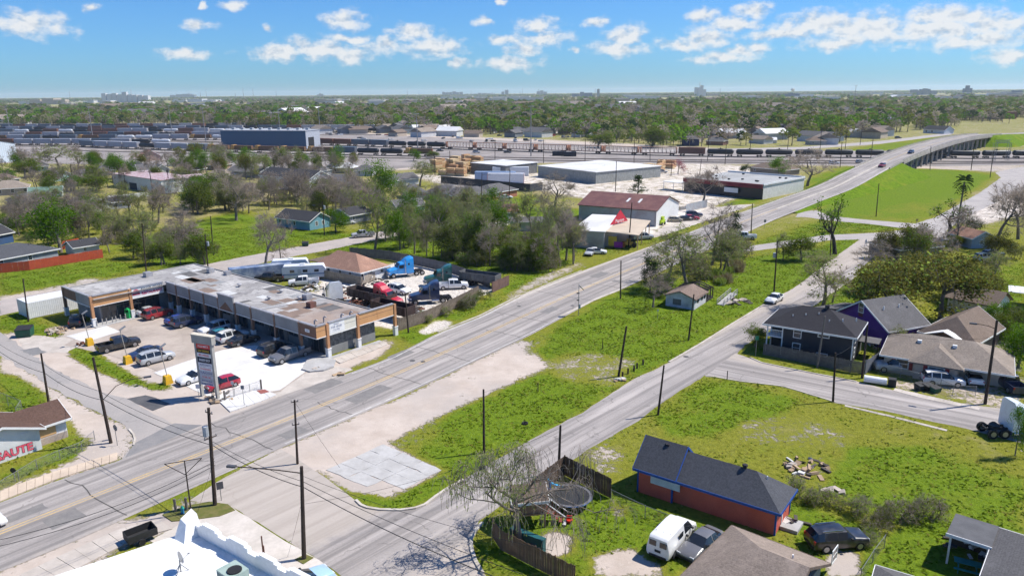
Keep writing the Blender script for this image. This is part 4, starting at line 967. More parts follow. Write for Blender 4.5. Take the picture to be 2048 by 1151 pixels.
def porch_corner():
 z = 2.6; a, b = P(1893, 1066, z), P(1983, 1095, z); d = b-a
 root = thing('house', 'grey-roofed house with an open flat porch at the lower right corner', 'house', (a.x, a.y, 0), math.atan2(d.y, d.x)); ln = d.length
 r = MB(); r.box(0, 0, z-.12, ln, 3.6, z+.05); r.build('porch_roof', mat('porch_felt', (.12, .12, .125), (.09, .09, .095), rough=.9), root)
 f = MB(); f.box(-.04, -.06, z-.2, ln+.04, -.001, z+.07); f.build('fascia', TRIM, root)
 for x in (.3, ln-.2): p = MB(); p.box(x-.07, .1, 0, x+.07, .24, z-.12); p.build('porch_post', TRIM, root)
 walls(root, ln+.4, -7, ln+9, 3.2, 2.4, stucco('ash', (.42, .42, .42))); gable(root, ln+.4, -7, ln+9, 3.2, 2.7, 4.4, 'y', SH_GREY, .5, hip1=4.0, trim=TRIM)
 w = MB(); w.box(.0, 3.3, 0, ln, 3.45, 2.4); w.build('porch_wall', WOODD, root)
 gable2 = P(1752, 1122, 2.7); h2 = thing('house', 'house with dark grey roof peeking in at the bottom beside a wire fence', 'house', (gable2.x, gable2.y, 0), rad(-33))
 walls(h2, .5, -8, 8, -.5, 2.2, stucco('pale', (.60, .60, .58))); gable(h2, .5, -8, 8, -.5, 2.6, 3.9, 'x', SH_GREY, .5, hip0=3.8, hip1=3.8, trim=TRIM)
porch_corner()
def black_house():
 z = 4.5; A, B = (1535, 642), (1708, 669); D = (P(1748, 644, z)-P(*B, z)).length
 root, ln = base('house', 'two-storey black house with white trim on the street corner', 'house', A, B, z)
 BLKS = mat('black_siding', (.032, .034, .044), (.024, .025, .033), scale=.6, rough=.7)
 walls(root, 2.2, 0, ln, D, z-.3, BLKS); b = MB(); b.box(0, 2.4, 0, 2.199, D, z-.3); b.build('wall', BLKS, root)
 gable(root, 0, 0, ln, D, z, z+2.0, 'x', SH_BLK, .5, hip0=4.2, hip1=4.4, trim=TRIM)
 for x in (2.2, ln): c = MB(); c.box(x-.1, -.04, 0, x+.05, .06, z-.15); c.build('corner_trim', TRIM, root)
 c = MB(); c.box(ln-.05, D-.1, 0, ln+.04, D+.04, z-.15); c.build('corner_trim', TRIM, root)
 dims = (ln, D)
 for u, v, w, h in ((3.6, 2.75, 1.1, 1.45), (3.6, .65, 1.1, 1.4), (6.8, 3.4, 1.5, .5), (6.8, .7, 1.5, .5), (10.8, 2.6, 1.15, 1.45), (10.8, .65, 1.2, 1.4), (13.4, .8, .75, 1.1)):
  if u+w < ln-.2: window(root, 'S', u, v, w, h, dims, mull=h > 1)
 for u, v in ((1.3, 2.8), (1.3, .8), (4.6, 2.8)):
  if u+1 < D: window(root, 'E', u, v, .9, 1.4, dims)
 p = MB(); p.box(0, 0, 2.35, 2.19, 2.39, 2.5); p.build('balcony_floor', TRIM, root)
 for x, y in ((.08, .08), (.08, 2.3)):
  q = MB(); q.box(x-.08, y-.08, 0, x+.08, y+.08, 2.34); q.box(x-.08, y-.08, 2.51, x+.08, y+.08, z-.2); q.build('porch_post', TRIM, root)
 r = MB(); r.box(.0, .04, 3.35, 2.15, .12, 3.45)
 for i in range(9): r.box(.25+i*.22, .06, 2.51, .29+i*.22, .10, 3.349)
 r.build('balustrade', TRIM, root)
 for k in range(7):
  v = MB(); x = 3+1.6*k; y = 1.6+(k % 3)*.5; zz_ = z+2.0*(y/(D/2))
  v.tube((x, y, zz_-.3), (x, y, zz_+.22), .07, .07, 6); v.build('vent_pipe', TRIM, root)
 v = MB(); v.tube((ln*.62, D*.5, z+1.8), (ln*.62, D*.5, z+2.5), .3, .3, 8); v.build('turbine_vent', SH_BLK, root)
 s = MB(); s.box(ln+.06, D-3.0, 2.2, ln+2.6, D-.2, 2.35); s.build('lean_to_roof', SH_GREY, root)
 s = MB(); s.box(ln+2.45, D-2.9, 0, ln+2.55, D-2.8, 2.2); s.box(ln+2.45, D-.4, 0, ln+2.55, D-.3, 2.2); s.build('lean_to_post', WOODD, root)
black_house()
def purple_house():
 z = 3.2; A, B = (1673, 622), (1777, 657)
 root, ln = base('house', 'purple gabled house with grey shingle roof behind the black house', 'house', A, B, z)
 PUR = mat('purple_siding', (.105, .022, .26), (.085, .018, .21), scale=.7, rough=.75)
 D = 7.5; walls(root, 0, 0, ln, D, z, PUR, z+ln*.30, 'y'); gable(root, 0, 0, ln, D, z, z+ln*.30+.15, 'y', SH_GREY, .45, trim=TRIM)
 window(root, 'S', ln*.42, 4.2, 1.0, 1.5, (ln, D)); v = MB(); v.box(ln*.42+.1, -.03, 3.6, ln*.42+.9, -.0, 4.15); v.build('vent', mat('dark_red', (.15, .03, .04)), root)
 w = MB(); w.box(-4.6, .8, 0, -.001, D-1, 2.5); w.build('side_wall', PUR, root); r = MB(); r.add([(-5, .5, 2.5), (-5, D-.6, 2.5), (.2, D-.6, 3.5), (.2, .5, 3.5), (-5, .5, 2.35), (-5, D-.6, 2.35), (.2, D-.6, 3.35), (.2, .5, 3.35)], [(0, 3, 2, 1), (4, 5, 6, 7), (0, 1, 5, 4), (1, 2, 6, 5), (2, 3, 7, 6), (3, 0, 4, 7)]); r.build('side_roof', SH_GREY, root)
 for y in (2, 5): v = MB(); v.tube((ln*.7, y, z+.8), (ln*.7, y, z+2.3), .08, .08, 6); v.build('vent_pipe', TRIM, root)
purple_house()
def ranch_house():
 z = 2.6; A, B = (1770, 704), (1921, 728)
 root, ln = base('house', 'low tan-brick ranch house with brown hip roof and red shutters', 'house', A, B, z)
 BR = brickm('tan_brick', (.52, .42, .33), (.42, .33, .25)); D = 9.0; RS = mat('red_shutter', (.32, .05, .045), rough=.7)
 walls(root, 0, 0, ln, D, 2.25, BR); walls(root, ln+.001, 1.5, ln+5.2, D, 2.25, stucco('beige', (.56, .47, .37)), name='garage_wall')
 gable(root, 0, 0, ln+5.2, D, 2.6, 4.5, 'x', SH_TAN, .55, hip0=4.0, hip1=4.5, trim=TRIM)
 gable(root, ln-5.2, -.9, ln, D*.5, 2.6, 4.0, 'y', SH_TAN, .5, name='front_roof', hip0=2.6)
 walls(root, ln-5.0, -.8, ln-.2, 0, 2.2, BR, name='front_wall'); dims = (ln, D)
 for u in (1.4, 4.6):
  window(root, 'S', u, .8, 1.5, 1.3, dims)
  for du in (-.5, 1.55): s = MB(); s.box(u+du, -.05, .75, u+du+.42, -.005, 2.15); s.build('shutter', RS, root)
 s = MB(); s.box(ln-3.4, -.86, .7, ln-1.6, -.805, 2.0); wn = s.build('window', TRIM, root); s = MB(); s.box(ln-3.3, -.87, .8, ln-1.7, -.861, 1.9); s.build('pane', PANE, wn)
 for x in (ln-3.95, ln-1.5): s = MB(); s.box(x, -.85, .65, x+.45, -.805, 2.1); s.build('shutter', RS, root)
 door(root, 'S', 7.0 if ln > 9 else ln*.5, .95, 2.05, dims, m=mat('dark_door', (.08, .03, .03)))
 g = MB(); g.box(ln+1.0, 1.44, .1, ln+4.4, 1.5, 2.2); g.build('garage_door', stucco('sand', (.60, .54, .46)), root)
 for x in (3.4, 7.4): v = MB(); v.box(x, D*.3, 3.7, x+.5, D*.3+.4, 4.1); v.build('roof_vent', TRIM, root)
ranch_house()
def porch_house():
 z = 2.7; A, B = (1845, 658), (1950, 681)
 root, ln = base('house', 'single-storey house with wide brown roof and white gabled front awning', 'house', A, B, z)
 D = 10; walls(root, 0, 1.8, ln, D, 2.5, mat('brown_siding', (.22, .15, .12), rough=.8)); gable(root, 0, 0, ln, D, 2.7, 4.9, 'y', SH_BRN, .5, hip0=3.0, trim=TRIM)
 a = MB(); w = ln*.75; a.add([(.6, -1.2, 2.35), (.6+w/2, -1.2, 3.3), (.6+w, -1.2, 2.35), (.6, .3, 2.35), (.6+w/2, .3, 3.3), (.6+w, .3, 2.35)], [(0, 1, 4, 3), (1, 2, 5, 4), (0, 3, 4, 1), (1, 4, 5, 2)])
 a2_ = MB(); a2_.add([(v[0], v[1], v[2]+.09) for v in a.v]+a.v, [(0, 3, 4, 1), (1, 4, 5, 2), (6, 7, 10, 9), (7, 8, 11, 10), (0, 1, 7, 6), (1, 2, 8, 7)]); a2_.build('awning', TRIM, root)
 for x in (.7, w*.5, w+.4, ln-.1): p = MB(); p.box(x-.07, -.0, 0, x+.07, .14, 2.3); p.build('porch_post', TRIM, root)
 for u in (1.5, 4.5): window(root, 'S', u, .9, 1.3, 1.2, (ln, D)).location = (0, 1.8, 0)
 for A2, B2, D2, zr, nm in (((1985, 640), (2012, 628), 7, 4.2, 'small white garage with brown roof behind the porch house'),):
  house(nm, A2, B2, D2, 2.6, zr, SIDING_W, SH_BRN, 'y', wins=[('S', 1, .9, .9, 1.1)], name='garage', cat='garage', L_=6)
 c = thing('carport', 'white metal carport roof over a wooden fence at the right edge', 'carport', P(2012, 612), rad(-33)); m = MB(); m.box(0, 0, 2.5, 8, 5, 2.62); m.build('roof', METALW, c)
 for x, y in ((.1, .1), (7.8, .1), (.1, 4.8), (7.8, 4.8)): m = MB(); m.box(x, y, 0, x+.1, y+.1, 2.5); m.build('post', TRIM, c)
porch_house()
def burned_house():
 A, B = (1331, 611), (1388, 620); D = (P(1440, 598)-P(*B)).length
 root, ln = base('house', 'small burned-out white house with a charred collapsing roof', 'house', A, B)
 h = 2.1; zr = 3.05
 wm = mat('sooty_siding', (.62, .62, .66), (.46, .45, .48), scale=.9, fine=5, rough=.85, grime=.35)
 walls(root, 0, 0, ln, D*.62, h, wm, zr-.1, 'y')
 gable(root, 0, 0, ln, D*.62, h, zr, 'y', shingle('shingle_burnt', (.22, .165, .135), stain=.5), .35)
 ch = mat('charred_wood', (.025, .022, .02), (.06, .05, .045), scale=3, rough=.95)
 for i in range(8):
  y = D*(.64+.045*i); m = MB(); m.tube((-.2, y, h), (ln/2, y+.1, zr-.12*(i % 3)), .07, .07, 4); m.tube((ln+.2, y, h), (ln/2, y+.1, zr-.12*(i % 3)), .07, .07, 4); m.build('rafter', ch, root)
 m = MB(); m.tube((ln/2, D*.6, zr), (ln/2, D, zr-.5), .08, .08, 4); m.build('ridge_beam', ch, root)
 for x, y, t in ((0, D*.75, 2.3), (0, D, 1.8), (ln, D*.72, 2.4), (ln, D*.86, 2.3), (ln, D, 2.1), (ln*.5, D, 2.6)):
  m = MB(); m.box(x-.08, y-.08, 0, x+.08, y+.08, t); m.build('stud', ch, root)
 f = MB(); f.box(-.05, D*.62, 0, ln+.05, D*1.02, .45); f.build('floor', ch, root)
 dims = (ln, D*.62)
 for u in (1.3, 3.3, 4.6):
  m = MB(); wall_box(m, 'E', u, .9, .75, 1.15, dims, -.02, .03); m.build('window_hole', DARKIN, root)
 m = MB(); wall_box(m, 'S', ln*.25, .5, 1.5, 1.0, dims, -.02, .03); m.build('window_hole', mat('soot_board', (.16, .15, .15)), root)
 a, b = P(1448, 611), P(1474, 594); r = thing('wooden_ramp', 'grey wooden access ramp with handrails beside the burned house', 'ramp', a, math.atan2((b-a).y, (b-a).x)); l = (b-a).length
 m = MB(); m.add([(0, 0, .0), (l, 0, .6), (l, 1.3, .6), (0, 1.3, .0), (0, 0, .1), (l, 0, .7), (l, 1.3, .7), (0, 1.3, .1)], [(0, 3, 2, 1), (4, 5, 6, 7), (0, 1, 5, 4), (1, 2, 6, 5), (2, 3, 7, 6), (3, 0, 4, 7)]); gw = mat('grey_wood', (.42, .41, .40), (.32, .31, .30), fine=12, rough=.9); m.build('deck', gw, r)
 for y in (.04, 1.26):
  m = MB(); m.tube((0, y, .95), (l, y, 1.55), .05, .05, 4); m.tube((0, y, .55), (l, y, 1.15), .04, .04, 4); m.build('handrail', gw, r)
  for i in range(5): m = MB(); t = l*i/4; m.box(t-.05, y-.05, 0, t+.05, y+.05, .97+.6*i/4); m.build('post', gw, r)
burned_house()
def S_(n, c): return stucco(n, c)
H = [
 ('teal clapboard house with dark roof across the green field', (554,452),(620,461),7.5,2.7,4.6,(.16,.34,.42),SH_DARK,'x',(0,0),[('S',1,.9,1,1.2),('S',4,.9,1,1.2),('S',7,.9,1,1.2),('E',2,1,1,1.2),('E',4.4,1,1,1.2)]),
 ('white gabled house with blue roof edge left of the bare trees', (160,429),(222,421),9,2.8,5.0,(.76,.77,.80),SH_GREY,'y',(0,0),[('S',4.2,1,1,1.3),('S',6,1,1,1.3)]),
 ('grey annex with dark roof joined beside the white gabled house', (222,419),(262,415),7,2.5,3.6,(.40,.42,.46),SH_DARK,'x',(0,0),[('S',1.2,.8,1,1.2),('S',3.6,.8,1,1.2)]),
 ('tan house with wide hip roof and white porch posts at the left edge', (-22,393),(58,388),11,2.8,5.2,(.40,.35,.30),SH_TAN,'x',(5,5),[('S',3,.9,1.2,1.4),('S',7,.9,1.2,1.4),('S',11,.9,1.2,1.4)]),
 ('low shed house with dull green roof near the left edge', (60,398),(125,394),8,2.5,3.8,(.55,.58,.58),shingle('shingle_green',(.15,.24,.20)),'x',(0,0),[('S',3,.8,1,1)]),
 ('pale blue gabled house among the trees at left', (100,364),(146,360),10,2.9,5.2,(.45,.62,.66),SH_BRN,'y',(0,0),[('S',3,1,1.1,1.2)]),
 ('brown-roofed house right of the pale blue gabled house', (150,362),(192,359),9,2.7,4.8,(.36,.33,.30),SH_GREY,'x',(4,4),[('S',2,.9,1,1.2)]),
 ('dark teal cottage with white porch gable beyond the red-striped shed', (277,352),(312,350),9,2.8,5.0,(.05,.16,.17),SH_GREY,'x',(0,0),[('S',2,.9,1,1.3)]),
 ('white porch gable cottage beside the dark teal cottage', (312,351),(340,349),7,2.9,4.9,(.74,.72,.66),SH_GREY,'y',(0,0),[('S',1.5,.9,1,1.2),('S',4.5,.9,1,1.2)]),
 ('tan low house with brown roof right of the porch cottage', (342,350),(395,350),9,2.6,4.5,(.38,.30,.22),SH_BRN,'x',(3,3),[('S',2,.9,1,1.2),('S',6,.9,1,1.2)]),
 ('pink-roofed cottage in front of the rail yard at left', (287,322),(322,320),9,2.8,5.6,(.55,.35,.30),shingle('shingle_pink',(.42,.17,.14)),'y',(0,0),[('S',2,.9,1,1.2)]),
 ('long white house with black roof behind bare trees', (522,374),(620,384),11,5.0,7.6,(.62,.66,.72),SH_DARK,'x',(0,0),[('S',2,2.6,1,1.4),('S',7,2.6,1,1.4),('S',12,2.6,1,1.4),('E',3,2.6,1,1.4),('E',6,2.6,1,1.4)]),
 ('grey-roofed house left of the long white house', (455,352),(520,356),10,2.7,4.6,(.42,.40,.38),SH_GREY,'x',(0,0),[('S',2,.9,1,1.2)]),
 ('dark blue house with black roof at the left edge by the red fence', (-40,498),(28,484),9,2.8,4.6,(.035,.09,.22),SH_DARK,'x',(0,0),[('S',2,.9,1,1.2)]),
 ('wide low house with dark hip roof behind the red fence', (-40,548),(118,517),11,2.5,4.3,(.30,.32,.36),SH_CHAR,'x',(6,6),[('S',4,.9,1,1.2),('S',10,.9,1,1.2)]),
 ('small white shed with dark roof behind the red fence', (150,512),(200,504),5,2.2,3.3,(.70,.70,.70),SH_DARK,'x',(0,0),[('S',2,.9,.8,.8)]),
 ('white house with grey roof near the bright round tree', (778,375),(838,368),9,2.7,4.6,(.62,.63,.66),SH_GREY,'x',(0,0),[('S',2,.9,1,1.2)]),
 ('grey hip-roofed house, first of the row beside the lumber yard fence', (850,398),(905,402),11,2.7,4.7,(.60,.60,.60),SH_GREY,'x',(4,4),[('S',2,.9,1,1.2)]),
 ('brick house with grey hip roof in the row beside the lumber yard fence', (905,406),(984,402),11,2.7,4.7,(.38,.16,.10),SH_GREY,'x',(4,4),[('S',2,.9,1.2,1.2),('S',7,.9,1.2,1.2)]),
 ('brick house with pale hip roof, last of the row by the lumber fence', (985,400),(1034,392),11,2.7,4.7,(.42,.17,.10),SH_GREY,'x',(4,4),[('S',2,.9,1.2,1.2)]),
 ('red-brown roofed house among the trees below the brick row', (970,442),(1035,440),8,2.6,4.2,(.12,.25,.18),shingle('shingle_redbrown',(.24,.11,.09)),'x',(0,0),[('S',2,.9,1,1.2)]),
 ('white low house with flat grey roof hidden in the grove', (1020,462),(1095,462),7,2.6,3.4,(.66,.66,.64),SH_GREY,'x',(0,0),[('S',2,.9,1,1.2)]),
 ('black-roofed house by the pickup on the back street', (700,448),(742,440),8,2.6,4.2,(.22,.24,.26),SH_DARK,'x',(0,0),[('S',1,.9,1,1.2)]),
 ('pale house with grey roof in the grove beside the brick row', (795,430),(850,425),8,2.6,4.2,(.58,.57,.55),SH_GREY,'x',(0,0),[('S',1,.9,1,1.2)]),
 ('brown-roofed bungalow behind the red-fronted shop', (1500,345),(1570,352),10,2.7,4.6,(.30,.25,.2),SH_BRN,'x',(4,4),[('S',2,.9,1,1.2)]),
 ('navy blue house with white porch beyond the tank car train', (1366,292),(1398,292),10,5.0,6.6,(.03,.045,.12),SH_GREY,'x',(3,3),[('S',2,2.4,1,1.2),('S',6,2.4,1,1.2)]),
 ('grey-roofed house right of the navy blue house', (1412,290),(1446,291),10,3.0,5.2,(.30,.17,.13),SH_GREY,'x',(3,3),[('S',2,.9,1,1.2)]),
 ('grey ranch house beyond the train on the right', (1618,290),(1652,290),10,3.0,5.4,(.36,.37,.38),SH_BRN,'x',(4,4),[('S',2,.9,1,1.2),('S',7,.9,1,1.2)]),
 ('white house with black roof near the far end of the overpass', (1846,266),(1888,268),12,3.2,6.2,(.66,.70,.76),SH_DARK,'x',(0,0),[('S',2,.9,1.5,1.5),('S',7,.9,1.5,1.5)]),
 ('blue-grey gabled shed with tan roof behind the live oaks', (1942,497),(1985,495),7,2.6,4.0,(.34,.40,.44),SH_RUST,'y',(0,0),[('S',2,.9,1,1.0)]),
 ('dark hip roof house beside the service road junction', (1800,520),(1880,512),9,2.5,4.0,(.22,.20,.19),SH_DARK,'x',(5,5),[('S',2,.9,1,1.2)]),
 ('beige bungalow below the tan porch house', (30, 420),(80, 415),9,2.7,4.6,(0.5, 0.44, 0.36),SH_GREY,'x',(3,3),[('S',2,.9,1,1.2),('S',5,.9,1,1.2)]),
 ('grey cottage behind the tan porch house', (0, 372),(40, 368),9,2.7,4.6,(0.45, 0.45, 0.46),SH_BRN,'x',(3,3),[('S',2,.9,1,1.2),('S',5,.9,1,1.2)]),
 ('cream cottage left of the bright green tree', (195, 352),(232, 350),9,2.7,4.6,(0.62, 0.56, 0.46),SH_GREY,'x',(3,3),[('S',2,.9,1,1.2),('S',5,.9,1,1.2)]),
 ('sandy house right of the smaller striped shed', (410, 362),(450, 363),9,2.7,4.6,(0.48, 0.38, 0.28),SH_TAN,'x',(3,3),[('S',2,.9,1,1.2),('S',5,.9,1,1.2)]),
 ('weathered grey cottage behind the dark teal cottage', (250, 344),(284, 343),9,2.7,4.6,(0.36, 0.36, 0.36),SH_DARK,'x',(3,3),[('S',2,.9,1,1.2),('S',5,.9,1,1.2)]),
 ('white cottage by the rail yard fence', (352, 340),(392, 340),9,2.7,4.6,(0.68, 0.68, 0.66),SH_GREY,'x',(3,3),[('S',2,.9,1,1.2),('S',5,.9,1,1.2)]),
 ('brown cottage by the rail yard fence', (402, 340),(440, 341),9,2.7,4.6,(0.3, 0.22, 0.17),SH_BRN,'x',(3,3),[('S',2,.9,1,1.2),('S',5,.9,1,1.2)]),
 ('white bungalow right of the long white house', (640, 372),(690, 374),9,2.7,4.6,(0.66, 0.67, 0.68),SH_GREY,'x',(3,3),[('S',2,.9,1,1.2),('S',5,.9,1,1.2)]),
 ('tan metal-roofed house near the rail yard poles', (650, 346),(700, 347),9,2.7,4.6,(0.5, 0.42, 0.33),shingle('pale_sheet',(.5,.5,.5)),'x',(3,3),[('S',2,.9,1,1.2),('S',5,.9,1,1.2)]),
 ('pale shed house near the bright green tree', (708, 352),(745, 352),9,2.7,4.6,(0.6, 0.6, 0.62),SH_GREY,'x',(3,3),[('S',2,.9,1,1.2),('S',5,.9,1,1.2)]),
 ('grey long house behind the long white house', (590, 352),(640, 354),9,2.7,4.6,(0.4, 0.42, 0.45),SH_GREY,'x',(3,3),[('S',2,.9,1,1.2),('S',5,.9,1,1.2)]),
 ('blue-grey cottage under the broad pale crown', (60, 344),(98, 342),9,2.7,4.6,(0.3, 0.38, 0.44),SH_GREY,'x',(3,3),[('S',2,.9,1,1.2),('S',5,.9,1,1.2)]),
 ('faded yellow house among bare trees', (470, 392),(520, 396),9,2.7,4.6,(0.58, 0.5, 0.32),SH_BRN,'x',(3,3),[('S',2,.9,1,1.2),('S',5,.9,1,1.2)]),
 ('white cottage with grey roof left of the brick row', (812, 398),(850, 396),9,2.7,4.6,(0.64, 0.64, 0.64),SH_GREY,'x',(3,3),[('S',2,.9,1,1.2),('S',5,.9,1,1.2)]),
]
for lab, A, B, D, h, zr, wc, rm, ax, hp, wn in H:
 house(lab, A, B, D, h, zr, S_('c%02d%02d%02d' % tuple(int(c*99) for c in wc), wc), rm, ax, hp, wins=wn, trim=TRIM, vents=1)
# ================================================================ vehicles
TYRE = mat('tyre_rubber', (.022, .022, .023), rough=.9); RIMM = mat('alloy_rim', (.45, .45, .46), metal=.7, rough=.35); AUTOG = glass('auto_glass', (.018, .022, .028), .05)
LAMPW = mat('headlamp', (.75, .76, .78), rough=.2); LAMPR = mat('tail_lamp', (.40, .015, .015), rough=.3); BLKP = mat('black_plastic', (.028, .028, .03), rough=.7); CHROME = mat('chrome', (.6, .6, .62), metal=.9, rough=.2)
CARS = {
 'sedan': dict(st=[(2.36,.30,.50,.58,.80,.70),(2.22,.22,.60,.74,.88,.80),(1.55,.20,.74,.88,.92,.82),(.95,.20,.86,.98,.93,.80),(.12,.20,.90,1.40,.93,.60),(-.45,.20,.91,1.45,.93,.62),(-.55,.20,.91,1.45,.93,.62),(-1.20,.20,.93,1.38,.93,.60),(-1.85,.22,.92,1.07,.91,.76),(-2.25,.26,.88,1.02,.86,.74),(-2.36,.34,.66,.74,.80,.66)], sg='hhhwcpcrtt', wb=(1.42,-1.38), wr=.33),
 'suv': dict(st=[(2.40,.36,.62,.72,.82,.70),(2.28,.28,.76,.94,.92,.84),(1.55,.26,.92,1.06,.96,.86),(1.08,.26,1.02,1.13,.97,.84),(.40,.26,1.06,1.66,.97,.66),(-.40,.26,1.07,1.73,.97,.68),(-.50,.26,1.07,1.73,.97,.68),(-1.45,.26,1.08,1.71,.97,.67),(-1.56,.26,1.08,1.71,.97,.67),(-2.05,.28,1.08,1.64,.96,.64),(-2.34,.30,1.06,1.16,.92,.80),(-2.42,.40,.80,.86,.86,.72)], sg='hhhwcpcpcrt', wb=(1.48,-1.42), wr=.37),
 'hatch': dict(st=[(2.08,.32,.54,.62,.78,.68),(1.95,.24,.66,.82,.86,.78),(1.40,.22,.80,.94,.89,.80),(.98,.22,.90,1.02,.90,.78),(.20,.22,.94,1.46,.90,.60),(-.40,.22,.95,1.52,.90,.62),(-.50,.22,.95,1.52,.90,.62),(-1.40,.22,.97,1.48,.90,.60),(-1.92,.26,.98,1.08,.86,.72),(-2.05,.36,.70,.78,.80,.66)], sg='hhhwcpcrt', wb=(1.28,-1.26), wr=.32),
 'minivan': dict(st=[(2.50,.34,.58,.66,.82,.70),(2.36,.26,.72,.90,.92,.84),(1.80,.24,.90,1.08,.96,.84),(1.45,.24,.98,1.16,.97,.82),(.70,.24,1.02,1.68,.97,.70),(-.20,.24,1.03,1.75,.97,.72),(-.30,.24,1.03,1.75,.97,.72),(-1.30,.24,1.04,1.74,.97,.72),(-1.40,.24,1.04,1.74,.97,.72),(-2.20,.26,1.05,1.68,.96,.70),(-2.46,.28,1.05,1.16,.93,.82),(-2.52,.38,.76,.84,.88,.74)], sg='hhhwcpcpcrt', wb=(1.55,-1.50), wr=.34),
 'van': dict(st=[(2.75,.40,.70,.80,.86,.74),(2.60,.32,.88,1.06,.98,.88),(2.05,.30,1.04,1.20,1.0,.88),(1.75,.30,1.14,1.30,1.01,.86),(1.10,.30,1.16,1.98,1.01,.78),(.25,.30,1.17,2.06,1.01,.80),(.15,.30,1.17,2.06,1.01,.80),(-2.45,.30,1.17,2.06,1.01,.80),(-2.60,.30,1.17,2.0,1.0,.78),(-2.72,.34,1.15,1.9,.98,.76)], sg='hhhwcpttt', wb=(1.75,-1.65), wr=.37),
 'cab': dict(st=[(2.90,.42,.74,.84,.86,.76),(2.78,.36,.90,1.10,.97,.88),(2.10,.34,1.02,1.20,1.0,.90),(1.55,.34,1.10,1.26,1.01,.88),(.95,.34,1.14,1.84,1.01,.74),(.20,.34,1.15,1.90,1.01,.76),(.10,.34,1.15,1.90,1.01,.76),(-.62,.34,1.15,1.88,1.01,.75),(-.80,.34,1.15,1.80,1.01,.72),(-.86,.34,1.15,1.20,1.01,.95)], sg='hhhwcpcpr', wb=(1.95,-1.90), wr=.41),
}
CAR_MESH = {}
def car_meshes(kind):
 if kind in CAR_MESH: return CAR_MESH[kind]
 sp = CARS[kind]; st = sp['st']; rings = []
 for (x, zl, zb, zt, wb, wt) in st:
  h = [(x, 0, zl), (x, wb*.90, zl), (x, wb, zl+(zb-zl)*.35), (x, wb*.985, zl+(zb-zl)*.8), (x, wb*.95, zb), (x, wt, zt-.045), (x, wt*.82, zt-.008), (x, 0, zt)]
  rings.append(h+[(p[0], -p[1], p[2]) for p in h[1:-1][::-1]])
 nr = len(rings[0]); parts = {k: MB() for k in ('body', 'windscreen', 'side_window', 'side_window_r', 'rear_window')}
 half = 7
 for i, sg in enumerate(sp['sg']):
  for j in range(nr):
   k = j if j < half else nr-1-j      # 0 underside .. 6 roof centre, mirrored
   q = [rings[i][j], rings[i][(j+1) % nr], rings[i+1][(j+1) % nr], rings[i+1][j]]
   part = 'body'
   if k == 4 and sg in 'cwr': part = 'side_window'
   if k in (5, 6) and sg == 'w': part = 'windscreen'
   if k in (5, 6) and sg == 'r': part = 'rear_window'
   if part == 'side_window':
    part = 'side_window%s%d' % ('' if j < half else '_r', i); parts.setdefault(part, MB())
   parts[part].add(q, [(0, 1, 2, 3)])
 b = parts['body']; b.add(rings[0], [tuple(range(nr))[::-1]]); b.add(rings[-1], [tuple(range(nr))])
 out = {}
 for k, m in parts.items():
  if not m.v: continue
  me = m.mesh(kind+'_'+k, paint('car_silver', (.45, .46, .47)) if k == 'body' else AUTOG)
  bm = bmesh.new(); bm.from_mesh(me); bmesh.ops.remove_doubles(bm, verts=bm.verts, dist=.002); bmesh.ops.recalc_face_normals(bm, faces=bm.faces)
  for f in bm.faces: f.smooth = True
  for e in bm.edges:
   if len(e.link_faces) == 2 and e.calc_face_angle(0) > rad(38): e.smooth = False
  bm.to_mesh(me); bm.free(); out[k] = me
 t = MB(); r = sp['wr']; t.tube((0, -.11, 0), (0, .11, 0), r, r, 18); out['wheel'] = t.mesh(kind+'_wheel', TYRE)
 t = MB(); t.tube((0, -.118, 0), (0, .118, 0), r*.64, r*.64, 12); out['rim'] = t.mesh(kind+'_rim', RIMM)
 L0 = st[0][0]; L1 = st[-1][0]; zb = st[1][2]
 t = MB(); t.cbox((0, 0, 0), (.16, .36, .14)); out['headlight'] = t.mesh(kind+'_headlight', LAMPW)
 t = MB(); t.cbox((0, 0, 0), (.12, .20, .28 if kind != 'sedan' else .18)); out['tail'] = t.mesh(kind+'_tail', LAMPR)
 t = MB(); t.box(L0-.16, -.72, st[0][1]-.02, L0+.03, .72, st[0][1]+.16); out['bumper'] = t.mesh(kind+'_bumper', BLKP)
 t = MB(); t.box(L1-.03, -.74, st[-1][1]-.04, L1+.14, .74, st[-1][1]+.14); out['bumper_r'] = t.mesh(kind+'_rear_bumper', BLKP)
 t = MB(); xm = st[4][0]+.25
 t.cbox((0, 0, 0), (.16, .20, .14))
 out['mirror'] = t.mesh(kind+'_mirror', BLKP)
 if kind == 'cab':
  t = MB(); x0, x1, w = -.92, -2.92, 1.0
  t.box(x1, -w, .42, x0, -w+.09, 1.22); t.box(x1, w-.09, .42, x0, w, 1.22); t.box(x0-.08, -w+.09, .42, x0, w-.09, 1.22); t.box(x1, -w+.09, .42, x1+.08, w-.09, 1.22); t.box(x1+.08, -w+.09, .42, x0-.08, w-.09, .58)
  out['bed'] = t.mesh('truck_bed', paint('car_silver', (.45, .46, .47)))
 if kind in ('suv', 'minivan'):
  t = MB()
  t.box(-1.7, -.025, 1.735, .1, .025, 1.80)
  out['rails'] = t.mesh(kind+'_rails', CHROME)
 CAR_MESH[kind] = out; return out
PAINTS = dict(white=(.78, .78, .77), black=(.016, .016, .019), silver=(.48, .49, .50), grey=(.14, .14, .15), red=(.42, .012, .035), darkred=(.30, .015, .025), blue=(.02, .055, .30), navy=(.02, .035, .09), teal=(.015, .20, .27), dblue=(.02, .03, .07), gold=(.40, .34, .24), green=(.02, .14, .13), sky=(.35, .52, .70))
